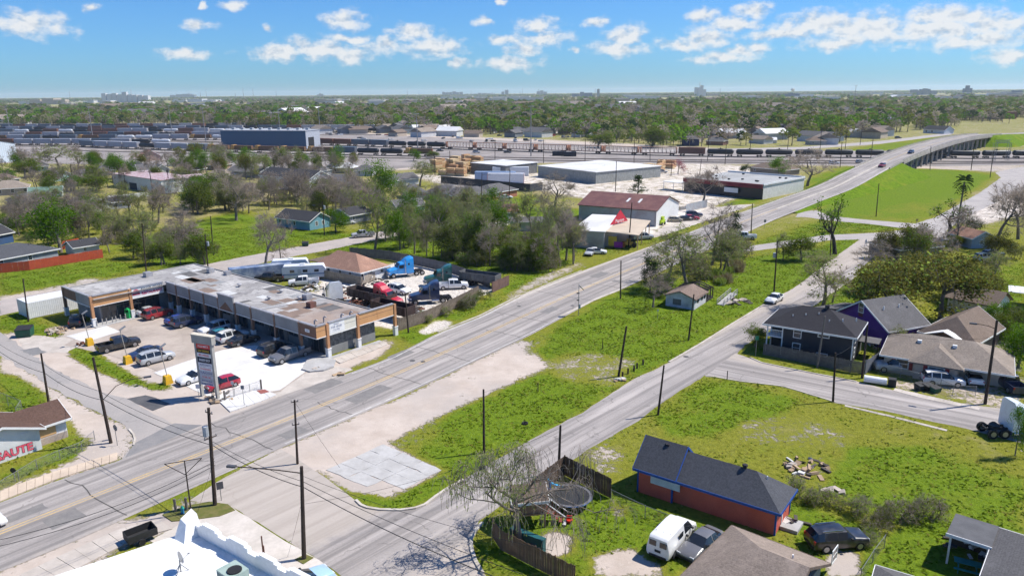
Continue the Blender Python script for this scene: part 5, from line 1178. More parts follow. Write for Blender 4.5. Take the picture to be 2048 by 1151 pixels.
def car(kind, px, py, hd, color, label, cat=None, group=None, z=0.0):
 name = {'cab': 'pickup_truck', 'van': 'cargo_van', 'suv': 'parked_suv', 'minivan': 'minivan', 'hatch': 'hatchback_car', 'sedan': 'parked_car'}[kind]
 p = P(px, py, z) if not isinstance(px, Vector) else px
 root = thing(name, label, cat or {'cab': 'pickup truck', 'van': 'van', 'suv': 'suv', 'minivan': 'minivan', 'hatch': 'car', 'sedan': 'car'}[kind], (p.x, p.y, z+.035 if not isinstance(px, Vector) else p.z), rad(hd), group)
 me = car_meshes(kind); pm = paint('car_'+color, PAINTS[color]); sp = CARS[kind]; st = sp['st']
 def put(nm, key, loc=(0, 0, 0), parent=root, col=False):
  o = link(nm, me[key], parent, loc)
  if col: o.material_slots[0].link = 'OBJECT'; o.material_slots[0].material = pm
  return o
 put('body', 'body', col=True)
 for k in me:
  if k.startswith('side_window'): put('side_window', k)
 for k in ('windscreen', 'rear_window'):
  if k in me: put(k, k)
 put('bumper', 'bumper'); put('bumper', 'bumper_r')
 for s in (-1, 1): put('mirror', 'mirror', (st[4][0]+.25, s*(st[4][4]+.10), st[4][2]+.12))
 if 'bed' in me: put('cargo_bed', 'bed', col=True)
 if 'rails' in me:
  for s in (-1, 1): put('roof_rail', 'rails', (0, s*.6, 0))
 if kind == 'van':
  for s in (-1, 1):
   g = MB(); g.box(-2.745, s*.45-.3, 1.25, -2.715, s*.45+.3, 1.72); g.build('rear_window', AUTOG, root); g = MB(); g.box(-.9, s*.985-.03, 1.3, -.2, s*.985-.0+.03*s+.03, 1.75); g.build('side_window', AUTOG, root)
  g = MB(); g.box(-2.76, -.25, .75, -2.72, .25, .95); g.build('licence_plate', BLKP, root)
  for y in (-.6, 0, .6): g = MB(); g.box(-1.8, y-.03, 2.06, .2, y+.03, 2.12); g.build('roof_rib', TRIM, root)
 w = st[3][4]
 for x in sp['wb']:
  for s in (-1, 1):
   o = put('wheel', 'wheel', (x, s*(w-.10), sp['wr'])); put('rim', 'rim', (0, 0, 0), o)
 L0 = st[1][0]; L1 = st[-2][0] if kind != 'cab' else -2.88
 for s in (-1, 1):
  put('headlight', 'headlight', (L0+.02, s*st[1][4]*.68, st[1][2]+.02)); put('tail_light', 'tail', (L1-.03, s*(st[-2][4]*.84 if kind != 'cab' else .88), st[-2][2]-.12))
 return root
UP, DN, CR, CL = 51, 231, -38, 142
for c in [
 ('cab',580,718,DN,'grey','dark grey pickup truck parked facing out beside the mall corner'),
 ('minivan',551,706,UP+2,'black','black minivan with red tail lights beside the dark grey pickup'),
 ('sedan',488,686,UP-2,'black','black sedan, last of the cars in the shade before the empty bay'),
 ('suv',466,680,UP,'white','white suv parked nose-in under the mall canopy shade'),
 ('hatch',446,675,UP,'teal','teal hatchback squeezed between two white cars'),
 ('suv',429,664,DN,'white','white suv with dark roof glass behind the pylon sign top'),
 ('suv',374,650,UP,'navy','dark blue suv half in the shade of the mall canopy'),
 ('sedan',361,645,DN+180,'blue','bright blue sedan beside the dark blue suv'),
 ('suv',316,634,UP+4,'darkred','dark red suv in front of the food store'),
 ('sedan',302,628,UP,'silver','silver car tucked behind the dark red suv'),
 ('suv',155,648,UP+60,'black','black suv standing between the white shed and the mall'),
 ('cab',238,697,UP-6,'black','black crew pickup truck by the grass strip of the lot'),
 ('sedan',289,713,DN,'navy','dark navy sedan next to the silver suv'),
 ('suv',313,723,UP-4,'silver','silver suv parked by the second yellow lamp base'),
 ('sedan',392,761,DN-2,'white','white sedan behind the pylon sign posts'),
 ('hatch',446,775,DN-8,'red','bright red hatchback parked by the pylon sign'),
 ('van',1344,1088,UP+2,'white','white cargo van with rear doors towards the viewer'),
 ('sedan',1400,1099,DN-6,'grey','grey sedan beside the white cargo van'),
 ('suv',1672,1090,8,'black','black suv with roof rails on the bare dirt drive'),
 ('sedan',1548,603,DN-2,'white','white car alone at the kerb of the side street'),
 ('suv',1884,768,-14,'white','white suv with dark glass in the brick house drive'),
 ('sedan',1944,762,70,'white','white sedan at the garage of the brick house'),
 ('cab',1795,742,180-12,'silver','silver pickup behind the wire fence of the brick house'),
 ('cab',2014,775,85,'dblue','dark truck parked in the shade at the right edge'),
 ('sedan',606,1178,DN+180-8,'sky','pale blue car at the bottom edge beside the white building'),
 ('sedan',-52,1068,UP,'white','white car leaving the view at the left edge of the road'),
 ('cab',540,562,UP+130,'black','black pickup parked under the bare yard tree'),
 ('suv',798,586,-35,'white','white suv behind the red tractor in the yard'),
 ('sedan',1180,509,UP+200,'silver','silver car at the roadside lot edge behind the brush'),
 ('sedan',1193,507,-10,'white','white car beside the silver car at the roadside lot'),
 ('hatch',1350,443,0,'gold','pale gold hatchback in front of the white gable wall'),
 ('sedan',1370,441,10,'black','black car in front of the white gable wall'),
 ('sedan',1382,439,-5,'red','red car in front of the white gable wall'),
 ('suv',1388,433,0,'dblue','dark suv behind the red car by the metal fence'),
 ('cab',1284,479,20,'silver','silver pickup under the tan canopy'),
 ('cab',1488,478,170,'white','white pickup stopped on the grass beside the conifer'),
 ('cab',726,474,200,'silver','silver pickup parked on the back street'),
 ('sedan',695,449,30,'silver','silver car in the drive of the teal house'),
 ('sedan',976,407,12,'grey','grey car parked on the pale drive of the brick row'),
 ('sedan',1012,397,10,'white','white car between the brick houses'),
 ('suv',1195,362,5,'black','black suv under the lumber office tree'),
 ('sedan',1222,363,5,'red','red car beside the lumber office'),
 ('suv',1240,360,5,'white','white suv right of the red car at the lumber office'),
 ('suv',1324,346,0,'silver','silver suv on the pale lot by the pink blossom tree'),
 ('suv',1526,385,40,'darkred','dark red car at the corner of the red-fronted shop'),
 ('suv',1970,521,10,'silver','silver car behind the live oaks on the right'),
 ('suv',1985,514,10,'dblue','dark suv behind the silver car near the blue-grey shed'),
 ('suv',1668,328,0,'white','white van by the tracks left of the overpass'),
 ('suv',1720,326,20,'silver','silver suv by the tracks under the overpass approach'),
 ('sedan',880,303,0,'black','black car crossing the rail yard gravel'),
 ('suv',953,306,0,'silver','silver car on the rail yard gravel beside the centerbeam cars'),
 ('sedan',1015,306,15,'black','black car on the rail yard road below the lumber cars'),
]: car(*c)
for s, off, hd, col, lab in ((338, 2.6, 231, 'darkred', 'dark red car coming down the overpass'), (392, 2.4, 231, 'dblue', 'dark blue car near the crest of the overpass')):
 q = road_pt(s, -off, .03); car('suv', q, 0, hd-3, col, lab)
q = P(1796, 277); car('suv', q, 0, 10, 'black', 'black suv on the frontage road beyond the tracks')
o = thing('utility_trailer', 'open-topped black utility trailer past the white building roof', 'trailer', P(283, 1080), rad(44)); o.scale = (.85, .85, .85)
for nm, bx in (('floor', (-1.3, -.8, .5, 1.3, .8, .56)), ('side_wall', (-1.3, -.85, .5, 1.3, -.801, 1.25)), ('side_wall', (-1.3, .801, .5, 1.3, .85, 1.25)), ('end_wall', (-1.35, -.85, .5, -1.301, .85, 1.25)), ('end_wall', (1.301, -.85, .5, 1.35, .85, 1.25))): m = MB(); m.box(*bx); m.build(nm, BLKP, o)
for s_ in (-1, 1): m = MB(); m.tube((-.2, s_*.86, .33), (-.2, s_*1.02, .33), .33, .33, 14); m.build('wheel', TYRE, o)
def tractor(px, py, hd, color, label, c, sleeper=True, day=False):
 root = thing('semi_tractor', label, 'semi truck', P(px, py), rad(hd), None); pm = paint('truck_'+color, c)
 m = MB(); m.box(-4.0, -.45, .75, 3.2, -.30, 1.0); m.box(-4.0, .30, .75, 3.2, .45, 1.0); m.box(-4.0, -.3, .8, -3.9, .3, .95); m.build('chassis_frame', BLKP, root)
 def loft(name, rings, mt, smooth_=True):
  b = MB(); n = len(rings[0])
  for i in range(len(rings)-1):
   b.add(list(rings[i])+list(rings[i+1]), [(j, (j+1) % n, n+(j+1) % n, n+j) for j in range(n)])
  b.add(rings[0], [tuple(range(n))[::-1]]); b.add(rings[-1], [tuple(range(n))]); o = b.build(name, mt, root)
  bm = bmesh.new(); bm.from_mesh(o.data); bmesh.ops.remove_doubles(bm, verts=bm.verts, dist=.002); bmesh.ops.recalc_face_normals(bm, faces=bm.faces); bm.to_mesh(o.data); bm.free(); return o
 def ring(x, w, z0, z1, r=.18, wt=None):
  wt = wt or w; return [(x, -w, z0), (x, w, z0), (x, w, z0+(z1-z0)*.6), (x, wt, z1-r), (x, wt-r, z1), (x, -wt+r, z1), (x, -wt, z1-r), (x, -w, z0+(z1-z0)*.6)]
 loft('hood', [ring(3.55, .78, .75, 1.45), ring(3.3, .95, .7, 1.72), ring(2.4, 1.0, .9, 1.92), ring(1.62, 1.05, .9, 2.05)], pm)
 loft('cab', [ring(1.615, 1.08, .85, 2.10), ring(1.0, 1.12, .85, 2.95, .2, .98), ring(.2, 1.16, .85, 3.05, .2, 1.05)], pm)
 if sleeper: loft('sleeper', [ring(.195, 1.18, .85, 3.1, .25, 1.1), ring(-.4, 1.22, .85, 3.65, .3, 1.1), ring(-1.1, 1.22, .85, 3.95, .3, 1.12), ring(-1.75, 1.22, .85, 4.0, .25, 1.12)], pm)
 w = MB(); w.add([(1.60, -.86, 2.14), (1.60, .86, 2.14), (1.08, .80, 2.84), (1.08, -.80, 2.84)], [(0, 1, 2, 3)]); w.v = [(v[0]+.045, v[1], v[2]+.02) for v in w.v]; w.build('windscreen', AUTOG, root)
 for s in (-1, 1):
  g = MB(); g.box(.35, s*1.15-.03, 1.95, 1.15, s*1.15+.03, 2.6); g.build('side_window', AUTOG, root)
  if sleeper: g = MB(); g.box(-.9, s*1.225-.01, 2.5, -.55, s*1.225+.01, 2.9); g.build('sleeper_window', AUTOG, root)
  g = MB(); g.tube((-.3, s*1.0, .62), (-1.6, s*1.0, .62), .32, .32, 12); g.build('fuel_tank', CHROME, root)
  g = MB(); g.tube((.0, s*1.22, 1.0), (.0, s*1.22, 3.6), .07, .07, 8); g.build('exhaust_stack', CHROME, root)
  g = MB(); g.box(3.2, s*.82-.16, 1.05, 3.5, s*.82+.16, 1.3); g.build('headlight', LAMPW, root)
  g = MB(); g.box(1.3, s*1.38-.1, 2.1, 1.4, s*1.38+.1, 2.7); g.build('mirror', BLKP, root)
 g = MB(); g.box(3.5, -1.1, .4, 3.72, 1.1, .85); g.build('bumper', CHROME, root); g = MB(); g.box(3.53, -.55, .9, 3.60, .55, 1.5); g.build('grille', CHROME, root)
 wm = MB(); wm.tube((0, -.16, 0), (0, .16, 0), .52, .52, 18); wme = wm.mesh('truck_wheel', TYRE); rm = MB(); rm.tube((0, -.17, 0), (0, .17, 0), .29, .29, 12); rme = rm.mesh('truck_rim', RIMM)
 for x, off in ((2.55, 1.0), (-2.35, .95), (-3.6, .95)):
  for s in (-1, 1): o = link('wheel', wme, root, (x, s*off, .52)); link('rim', rme, o)
 g = MB(); g.tube((-2.9, 0, 1.0), (-2.9, 0, 1.15), .55, .55, 12); g.build('fifth_wheel', BLKP, root)
 return root
tractor(808, 552, 208, 'cyan', 'bright blue sleeper tractor by the back fence of the truck yard', (.015, .30, .72))
tractor(885, 569, 192, 'green', 'dark green sleeper tractor in the truck yard', (.01, .10, .085))
tractor(858, 605, 196, 'dnavy', 'dark navy sleeper tractor near the board fence', (.012, .028, .085))
tractor(668, 603, 120, 'twhite', 'white sleeper tractor seen from behind next to the mall roof', (.78, .78, .78))
tractor(772, 612, -36, 'tred', 'red sleeper tractor with its nose to the road', (.50, .012, .03))
tractor(2040, 868, 0, 'rwhite', 'white tractor unit parked at the right edge of the cross street', (.74, .77, .79))
def dump_trailer(px, py, hd, label, c, ln=9.0):
 root = thing('dump_trailer', label, 'trailer', P(px, py), rad(hd)); m = mat('trailer_'+label[:8].replace(' ', '_'), c, mul(c, .6), scale=.8, fine=5, rough=.8, grime=.3)
 for nm, bx in (('floor', (0, -1.2, 1.1, ln, 1.2, 1.25)), ('side_wall', (0, -1.25, 1.25, ln, -1.15, 2.6)), ('side_wall', (0, 1.15, 1.25, ln, 1.25, 2.6)), ('end_wall', (0, -1.15, 1.25, .1, 1.15, 2.7)), ('end_wall', (ln-.1, -1.15, 1.25, ln, 1.15, 2.6))):
  b = MB(); b.box(*bx); b.build(nm, m, root)
 for i in range(8):
  for s in (-1, 1): b = MB(); x = .6+i*(ln-1.2)/7; b.box(x-.05, s*1.29-.04, 1.1, x+.05, s*1.29+.04, 2.6); b.build('rib', m, root)
 for x in (1.4, 2.7):
  for s in (-1, 1): b = MB(); b.tube((x, s*.75, .5), (x, s*1.1, .5), .5, .5, 14); b.build('wheel', TYRE, root)
 b = MB(); b.box(ln-1.2, -.5, 0, ln-1.0, .5, 1.1); b.build('landing_leg', BLKP, root)
dump_trailer(705, 600, -36, 'long rust-brown open dump trailer behind the mall roof', (.085, .06, .055), 10)
dump_trailer(752, 627, -36, 'dark brown dump trailer under the red tractor hood', (.075, .045, .04), 8)
dump_trailer(925, 566, -28, 'grey open trailer along the back fence of the truck yard', (.15, .15, .15), 8)
def camper(px, py, hd, label, L_=8.5):
 root = thing('camper_trailer', label, 'camper', P(px, py), rad(hd)); wm = mat('camper_white', (.70, .72, .76), (.60, .62, .66), rough=.5, grime=.1)
 b = MB(); prof = [(0, .6), (L_, .6), (L_, 2.2), (L_-.6, 3.0), (.3, 3.0), (0, 2.6)]
 b.add([(x, -1.2, z) for x, z in prof]+[(x, 1.2, z) for x, z in prof], [(0, 1, 2, 3, 4, 5), (11, 10, 9, 8, 7, 6)]+[(i, i+6, (i+1) % 6+6, (i+1) % 6) for i in range(6)]); b.build('body', wm, root)
 st = MB(); st.box(.1, -1.215, 1.2, L_-.1, -1.2, 1.45); st.build('stripe', mat('camper_blue', (.20, .28, .42)), root)
 for x in (1.5, 4.0, 6.2): g = MB(); g.box(x, -1.22, 1.7, x+.9, -1.2, 2.25); g.build('window', AUTOG, root)
 d = MB(); d.box(3.0, -1.22, .7, 3.7, -1.2, 2.4); d.build('door', mat('camper_door', (.55, .57, .6)), root)
 a = MB(); a.box(3.5, -.4, 3.0, 4.4, .4, 3.25); a.build('roof_unit', TRIM, root)
 for x in (3.6, 4.5):
  for s in (-1, 1): w = MB(); w.tube((x, s*.9, .36), (x, s*1.12, .36), .36, .36, 12); w.build('wheel', TYRE, root)
camper(567, 560, 10, 'white camper trailer with blue stripe beside the yard house')
camper(545, 548, 12, 'long white box camper behind the striped camper', 7.5)
def container(px, py, hd, label, L_, mt, col, name='shipping_container', cat='container', W_=2.44, H_=2.6, ends=None):
 root = thing(name, label, cat, P(px, py), rad(hd)); b = MB(); b.box(0, 0, .1, L_, W_, H_); b.build('body', mt, root)
 for x in (0, L_):
  for y in (0, W_): p = MB(); p.box(x-.06, y-.06, 0, x+.06, y+.06, H_+.04); p.build('corner_post', ends or mt, root)
 d = MB(); d.box(-.035, .15, .25, -.001, W_/2-.03, H_-.15); d.build('door', ends or mt, root); d = MB(); d.box(-.035, W_/2+.03, .25, -.001, W_-.15, H_-.15); d.build('door', ends or mt, root)
 return root
GRAF = mat('graffiti_blue', (.10, .16, .30), (.42, .47, .55), scale=.55, fine=1.6, rough=.6, grime=.3)
container(462, 565, 27, 'graffiti-painted grey and blue container behind the mall', 12, GRAF, 0, ends=mat('cont_grey', (.42, .43, .45), rough=.6))
container(60, 638, 51, 'white corrugated metal storage shed beside the mall', 10.2, METALW, 0, 'storage_shed', 'shed', W_=4.6, H_=2.75).rotation_euler = (0, 0, rad(51-90+51+39))
car('cab', 608, 570, 195, 'white', 'white pickup with ladder rack and junk in the yard')
car('cab', 906, 577, 8, 'white', 'white pickup with its bonnet raised in the truck yard')
# ================================================================ commercial buildings and rail yard
def block(label, A, B, D, h, wall, zpix=None, roof=None, par=0.0, name='warehouse', cat='warehouse', L_=None):
 root, ln = base(name, label, cat, A, B, h if zpix is None else zpix); ln = L_ or ln
 if not isinstance(D, (int, float)): D = (P(*D, h)-P(*B, h)).length
 walls(root, 0, 0, ln, D, h, wall)
 if roof: r = MB(); r.box(-.3, -.3, h+.002, ln+.3, D+.3, h+.25); r.build('roof', roof, root)
 return root, ln, D
WROOF = mat('white_roof', (.72, .71, .69), (.58, .57, .55), scale=.12, fine=1.5, rough=.7, grime=.12)
def rust_shed():
 z = 4.6; root, ln = base('metal_shed', 'long metal shed with rusty red ribbed roof and white gable end', 'shed', (1158, 408), (1313, 420), z)
 D = (P(1366, 404, z)-P(1313, 420, z)).length
 walls(root, 0, 0, ln, D, z, METALG, z+2.6, 'x'); gable(root, 0, 0, ln, D, z, z+2.8, 'x', RUSTR, .4)
 g = MB(); g.add([(ln+.02, 0, 0), (ln+.02, D, 0), (ln+.02, D, z), (ln+.02, D/2, z+2.62), (ln+.02, 0, z)], [(0, 1, 2, 3, 4)]); g.build('gable_wall', METALW, root)
 for x in (.55, .7): p = MB(); s = 2.8/(D/2); y = D*.2; p.add([(ln*x, y, z+s*y+.02), (ln*x+.7, y, z+s*y+.02), (ln*x+.7, y+2.4, z+s*(y+2.4)+.02), (ln*x, y+2.4, z+s*(y+2.4)+.02)], [(0, 1, 2, 3)]); p.build('roof_light', METALW, root)
 return root
rust_shed()
def canopy_shop():
 z = 4.0; root, ln = base('workshop', 'white flat-roofed workshop with a tan timber canopy facing the road', 'workshop', (1146, 461), (1208, 464), z)
 D = (P(1330, 440, z)-P(1208, 464, z)).length
 walls(root, 0, 0, ln, D, z, METALG); r = MB(); r.box(-.4, -.4, z, ln+.3, D+.3, z+.2); r.build('roof', WROOF, root)
 tan = mat('tan_roof', (.55, .45, .34), (.46, .38, .29), scale=.4, rough=.9); x0 = ln+.31; x1 = ln+8.0
 c = MB(); c.add([(x0, 1, z), (x1, 1, z-.5), (x1, 22, z-.5), (x0, 22, z), (x0, 1, z-.2), (x1, 1, z-.7), (x1, 22, z-.7), (x0, 22, z-.2)], [(0, 1, 2, 3), (7, 6, 5, 4), (0, 4, 5, 1), (1, 5, 6, 2), (2, 6, 7, 3), (3, 7, 4, 0)]); c.build('canopy_roof', tan, root)
 for y in (1.3, 8, 15, 21.6): p = MB(); p.box(x1-.35, y-.1, 0, x1-.15, y+.1, z-.7); p.tube((x1-.25, y, z-1.5), (x1-.25, y+.9, z-.7), .06, .06, 4); p.build('canopy_post', mat('raw_timber', (.50, .36, .22), rough=.9), root)
 a, b = P(1221, 450, z+.2), P(1256, 441, z+.2); d = b-a; s = thing('triangular_sign', 'red triangular rooftop sign with white script lettering', 'sign', (a.x, a.y, z+.2), math.atan2(d.y, d.x)); l = d.length
 m = MB(); m.add([(0, 0, 0), (l, 0, 0), (l*.55, 0, 3.2), (0, .15, 0), (l, .15, 0), (l*.55, .15, 3.2)], [(0, 1, 2), (5, 4, 3), (0, 3, 4, 1), (1, 4, 5, 2), (2, 5, 3, 0)]); m.build('board', mat('sign_red2', (.62, .03, .06), rough=.6), s)
 text_mesh('Papayo', 1.3, TRIM, 'lettering', s, (l*.52, -.01, .62), (math.pi/2, 0, 0), 1.1)
 bn = MB(); bn.box(x0+.6, .9, .6, x0+2.6, .98, 2.9); bn.build('banner', mat('banner_yellow', (.55, .40, .05)), root); bn = MB(); bn.box(x0+2.0, .8, .3, x0+4.0, .88, 1.7); bn.build('banner', mat('banner_purple', (.28, .02, .30)), root)
 t = thing('tractor_roller', 'yellow and orange roller standing by the road pole', 'roller', P(1257, 494), rad(-10)); y = mat('machine_yellow', (.62, .38, .05), rough=.6)
 b2 = MB(); b2.box(-1.0, -.6, .6, 1.1, .6, 1.3); b2.box(-.5, -.5, 1.301, .4, .5, 2.0); b2.build('body', y, t); b2 = MB(); b2.tube((-1.3, -.7, .6), (-1.3, .7, .6), .6, .6, 14); b2.build('drum', mat('drum_orange', (.55, .18, .05)), t)
 for s_ in (-1, 1): b2 = MB(); b2.tube((1.3, s_*.45, .6), (1.3, s_*.8, .6), .6, .6, 14); b2.build('wheel', TYRE, t)
 v = thing('work_machine', 'lime green machine beside the workshop wall', 'machine', P(1322, 449), rad(51)); b2 = MB(); b2.box(-1.2, -.7, .4, 1.2, .7, 1.4); b2.box(-.3, -.6, 1.401, .8, .6, 2.3); b2.build('body', mat('lime_paint', (.45, .62, .02), rough=.5), v)
 for x in (-.8, .8):
  for s_ in (-1, 1): b2 = MB(); b2.tube((x, s_*.6, .4), (x, s_*.85, .4), .4, .4, 12); b2.build('wheel', TYRE, v)
 f = thing('metal_fence', 'pale corrugated metal fence right of the rusty shed', 'fence', (0, 0, 0)); a, b = P(1372, 424), P(1414, 414)
 for i in range(8):
  p, q = a.lerp(b, i/8), a.lerp(b, (i+.98)/8); m = MB(); m.add([(p.x, p.y, 0), (q.x, q.y, 0), (q.x, q.y, 2.4), (p.x, p.y, 2.4), (p.x+.05, p.y+.05, 0), (q.x+.05, q.y+.05, 0), (q.x+.05, q.y+.05, 2.4), (p.x+.05, p.y+.05, 2.4)], [(0, 1, 2, 3), (7, 6, 5, 4), (3, 2, 6, 7), (0, 4, 5, 1), (1, 5, 6, 2), (0, 3, 7, 4)]); m.build('panel', METALG, f)
canopy_shop()
def red_shop():
 z = 4.6; root, ln, D = block('wide flat-roofed shop with maroon front fascia beside the overpass approach', (1369, 358), (1527, 372), (1598, 356), z, mat('offwhite_wall', (.66, .64, .60), (.56, .54, .50), rough=.8), roof=mat('grey_roof', (.40, .40, .39), (.31, .31, .30), scale=.1, fine=1.2, rough=.9, grime=.2), name='shop', cat='shop')
 f = MB(); f.box(0, -.9, z-.9, ln, -.31, z+.55); f.build('fascia', mat('maroon_fascia', (.20, .02, .035), rough=.7), root)
 w = MB(); w.box(0, -.05, 0, ln, 0, z-.95); w.build('shop_front', mat('dark_front', (.03, .03, .04), rough=.4), root)
 p = MB(); p.box(ln-.05, -.3, z+.25, ln+.25, D, z+.8); p.box(0, D, z+.25, ln, D+.3, z+.8); p.build('parapet', WHITE, root)
 s = MB(); s.box(ln*.55, -1.2, 1.6, ln*.72, -.95, 3.2); s.build('sign_panel', TRIM, root)
 for x in (ln*.58, ln*.69): q = MB(); q.box(x-.08, -1.1, 0, x+.08, -.96, 1.6); q.build('sign_post', BLKP, root)
 c = MB(); c.box(-9, -.5, 3.0, -.05, 5, 3.2); c.build('canopy_roof', TRIM, root)
 for x in (-8.8, -4.5, -.4): q = MB(); q.box(x, -.4, 0, x+.15, -.25, 3.0); q.build('canopy_post', TRIM, root)
 r = random.Random(4)
 for k in range(10): q = MB(); x, y = r.uniform(.1, .95)*ln, r.uniform(.1, .9)*D; q.box(x, y, z+.25, x+.7, y+.7, z+.7); q.build('roof_vent', BLKP, root)
red_shop()
block('white-roofed open lumber shed left of the larger white warehouse', (942, 326), (1011, 332), (1053, 324), 4.6, mat('shed_wall', (.20, .20, .20), (.13, .13, .13), rough=.9), roof=WROOF)
block('large white-roofed lumber warehouse in front of the tracks', (1076, 332), (1192, 345), (1292, 330), 4.6, mat('warehouse_wall', (.34, .35, .33), (.24, .25, .24), rough=.8, grime=.3), roof=WROOF)
r_, l_, d_ = block('low dark green office building at the lumber warehouse', (1138, 354), (1190, 362), 8, 4.0, mat('dark_green_wall', (.02, .09, .08), rough=.6), zpix=0, roof=mat('green_roof', (.05, .16, .13)), name='office_building', cat='building')
block('red and white striped metal roofed workshop left of the bare trees', (228, 372), (325, 388), 14, 5.0, METALW, zpix=0, roof=ribbed('red_stripe_roof', (.62, .60, .58), (.32, .06, .06), 'X', 2.6, metal=0), name='workshop', cat='workshop')
block('smaller red striped metal shed beside the striped workshop', (352, 372), (400, 380), 10, 4.0, METALW, zpix=0, roof=MATS['red_stripe_roof'], name='workshop', cat='workshop')
fd = MB(); f_ = thing('metal_fence', 'dark screened yard fence in front of the red striped workshop', 'fence', (0, 0, 0))
for (a, b) in (((225,362),(262,378)), ((262,378),(293,382))):
 p, q = P(*a), P(*b); n = Vector((-(q-p).y, (q-p).x, 0)).normalized()*.06; m = MB(); m.prism([tuple(t)[:2] for t in (p-n, q-n, q+n, p+n)], 0, 2.6); m.build('panel', mat('screen_mesh', (.05, .06, .08), rough=.8), f_)
wl = thing('concrete_wall', 'white low concrete wall along the lane below the striped workshop', 'wall', (0, 0, 0)); p, q = P(215, 400), P(300, 392); n = Vector((-(q-p).y, (q-p).x, 0)).normalized()*.15; m = MB(); m.prism([tuple(t)[:2] for t in (p-n, q-n, q+n, p+n)], 0, 1.5); m.build('panel', WHITE, wl)
def gable_shed(label, A, B, D, h, zr, wall, roof, axis, name='warehouse', cat='warehouse'):
 return house(label, A, B, D, h, zr, wall, roof, axis, name=name, cat=cat, ov=.2)
gable_shed('tall pale metal warehouse at the left edge by the tracks', (-60, 331), (36, 322), 30, 10, 13, ribbed('pale_metal', (.60, .67, .72), (.52, .59, .64), 'X', 1.2, metal=0), WROOF, 'y')
def blue_hall():
 A, B = (444, 296), (613, 298); root, ln = base('rail_shed', 'long dark blue engine shed standing in the rail yard', 'rail shed', A, B); D = (P(641, 294)-P(613, 298)).length*1.0
 h = 11.8; walls(root, 0, 0, ln, D, h, METALB); e = MB(); e.box(ln+.01, 0, 0, ln+.2, D, h); e.build('end_wall', mat('hall_grey', (.42, .45, .50), rough=.7), root)
 d = MB(); d.box(ln+.2, D*.15, 0, ln+.3, D*.55, 7.5); d.build('shed_door', DARKIN, root); r = MB(); r.box(-.5, -.5, h, ln+.5, D+.5, h+.4); r.build('roof', mat('hall_roof', (.40, .42, .45)), root)
 for i in range(9): v = MB(); x = ln*(.06+.11*i); v.box(x, D*.4, h+.4, x+2.0, D*.4+2, h+1.8); v.build('roof_vent', MATS['hall_roof'], root)
blue_hall()
RX = {}
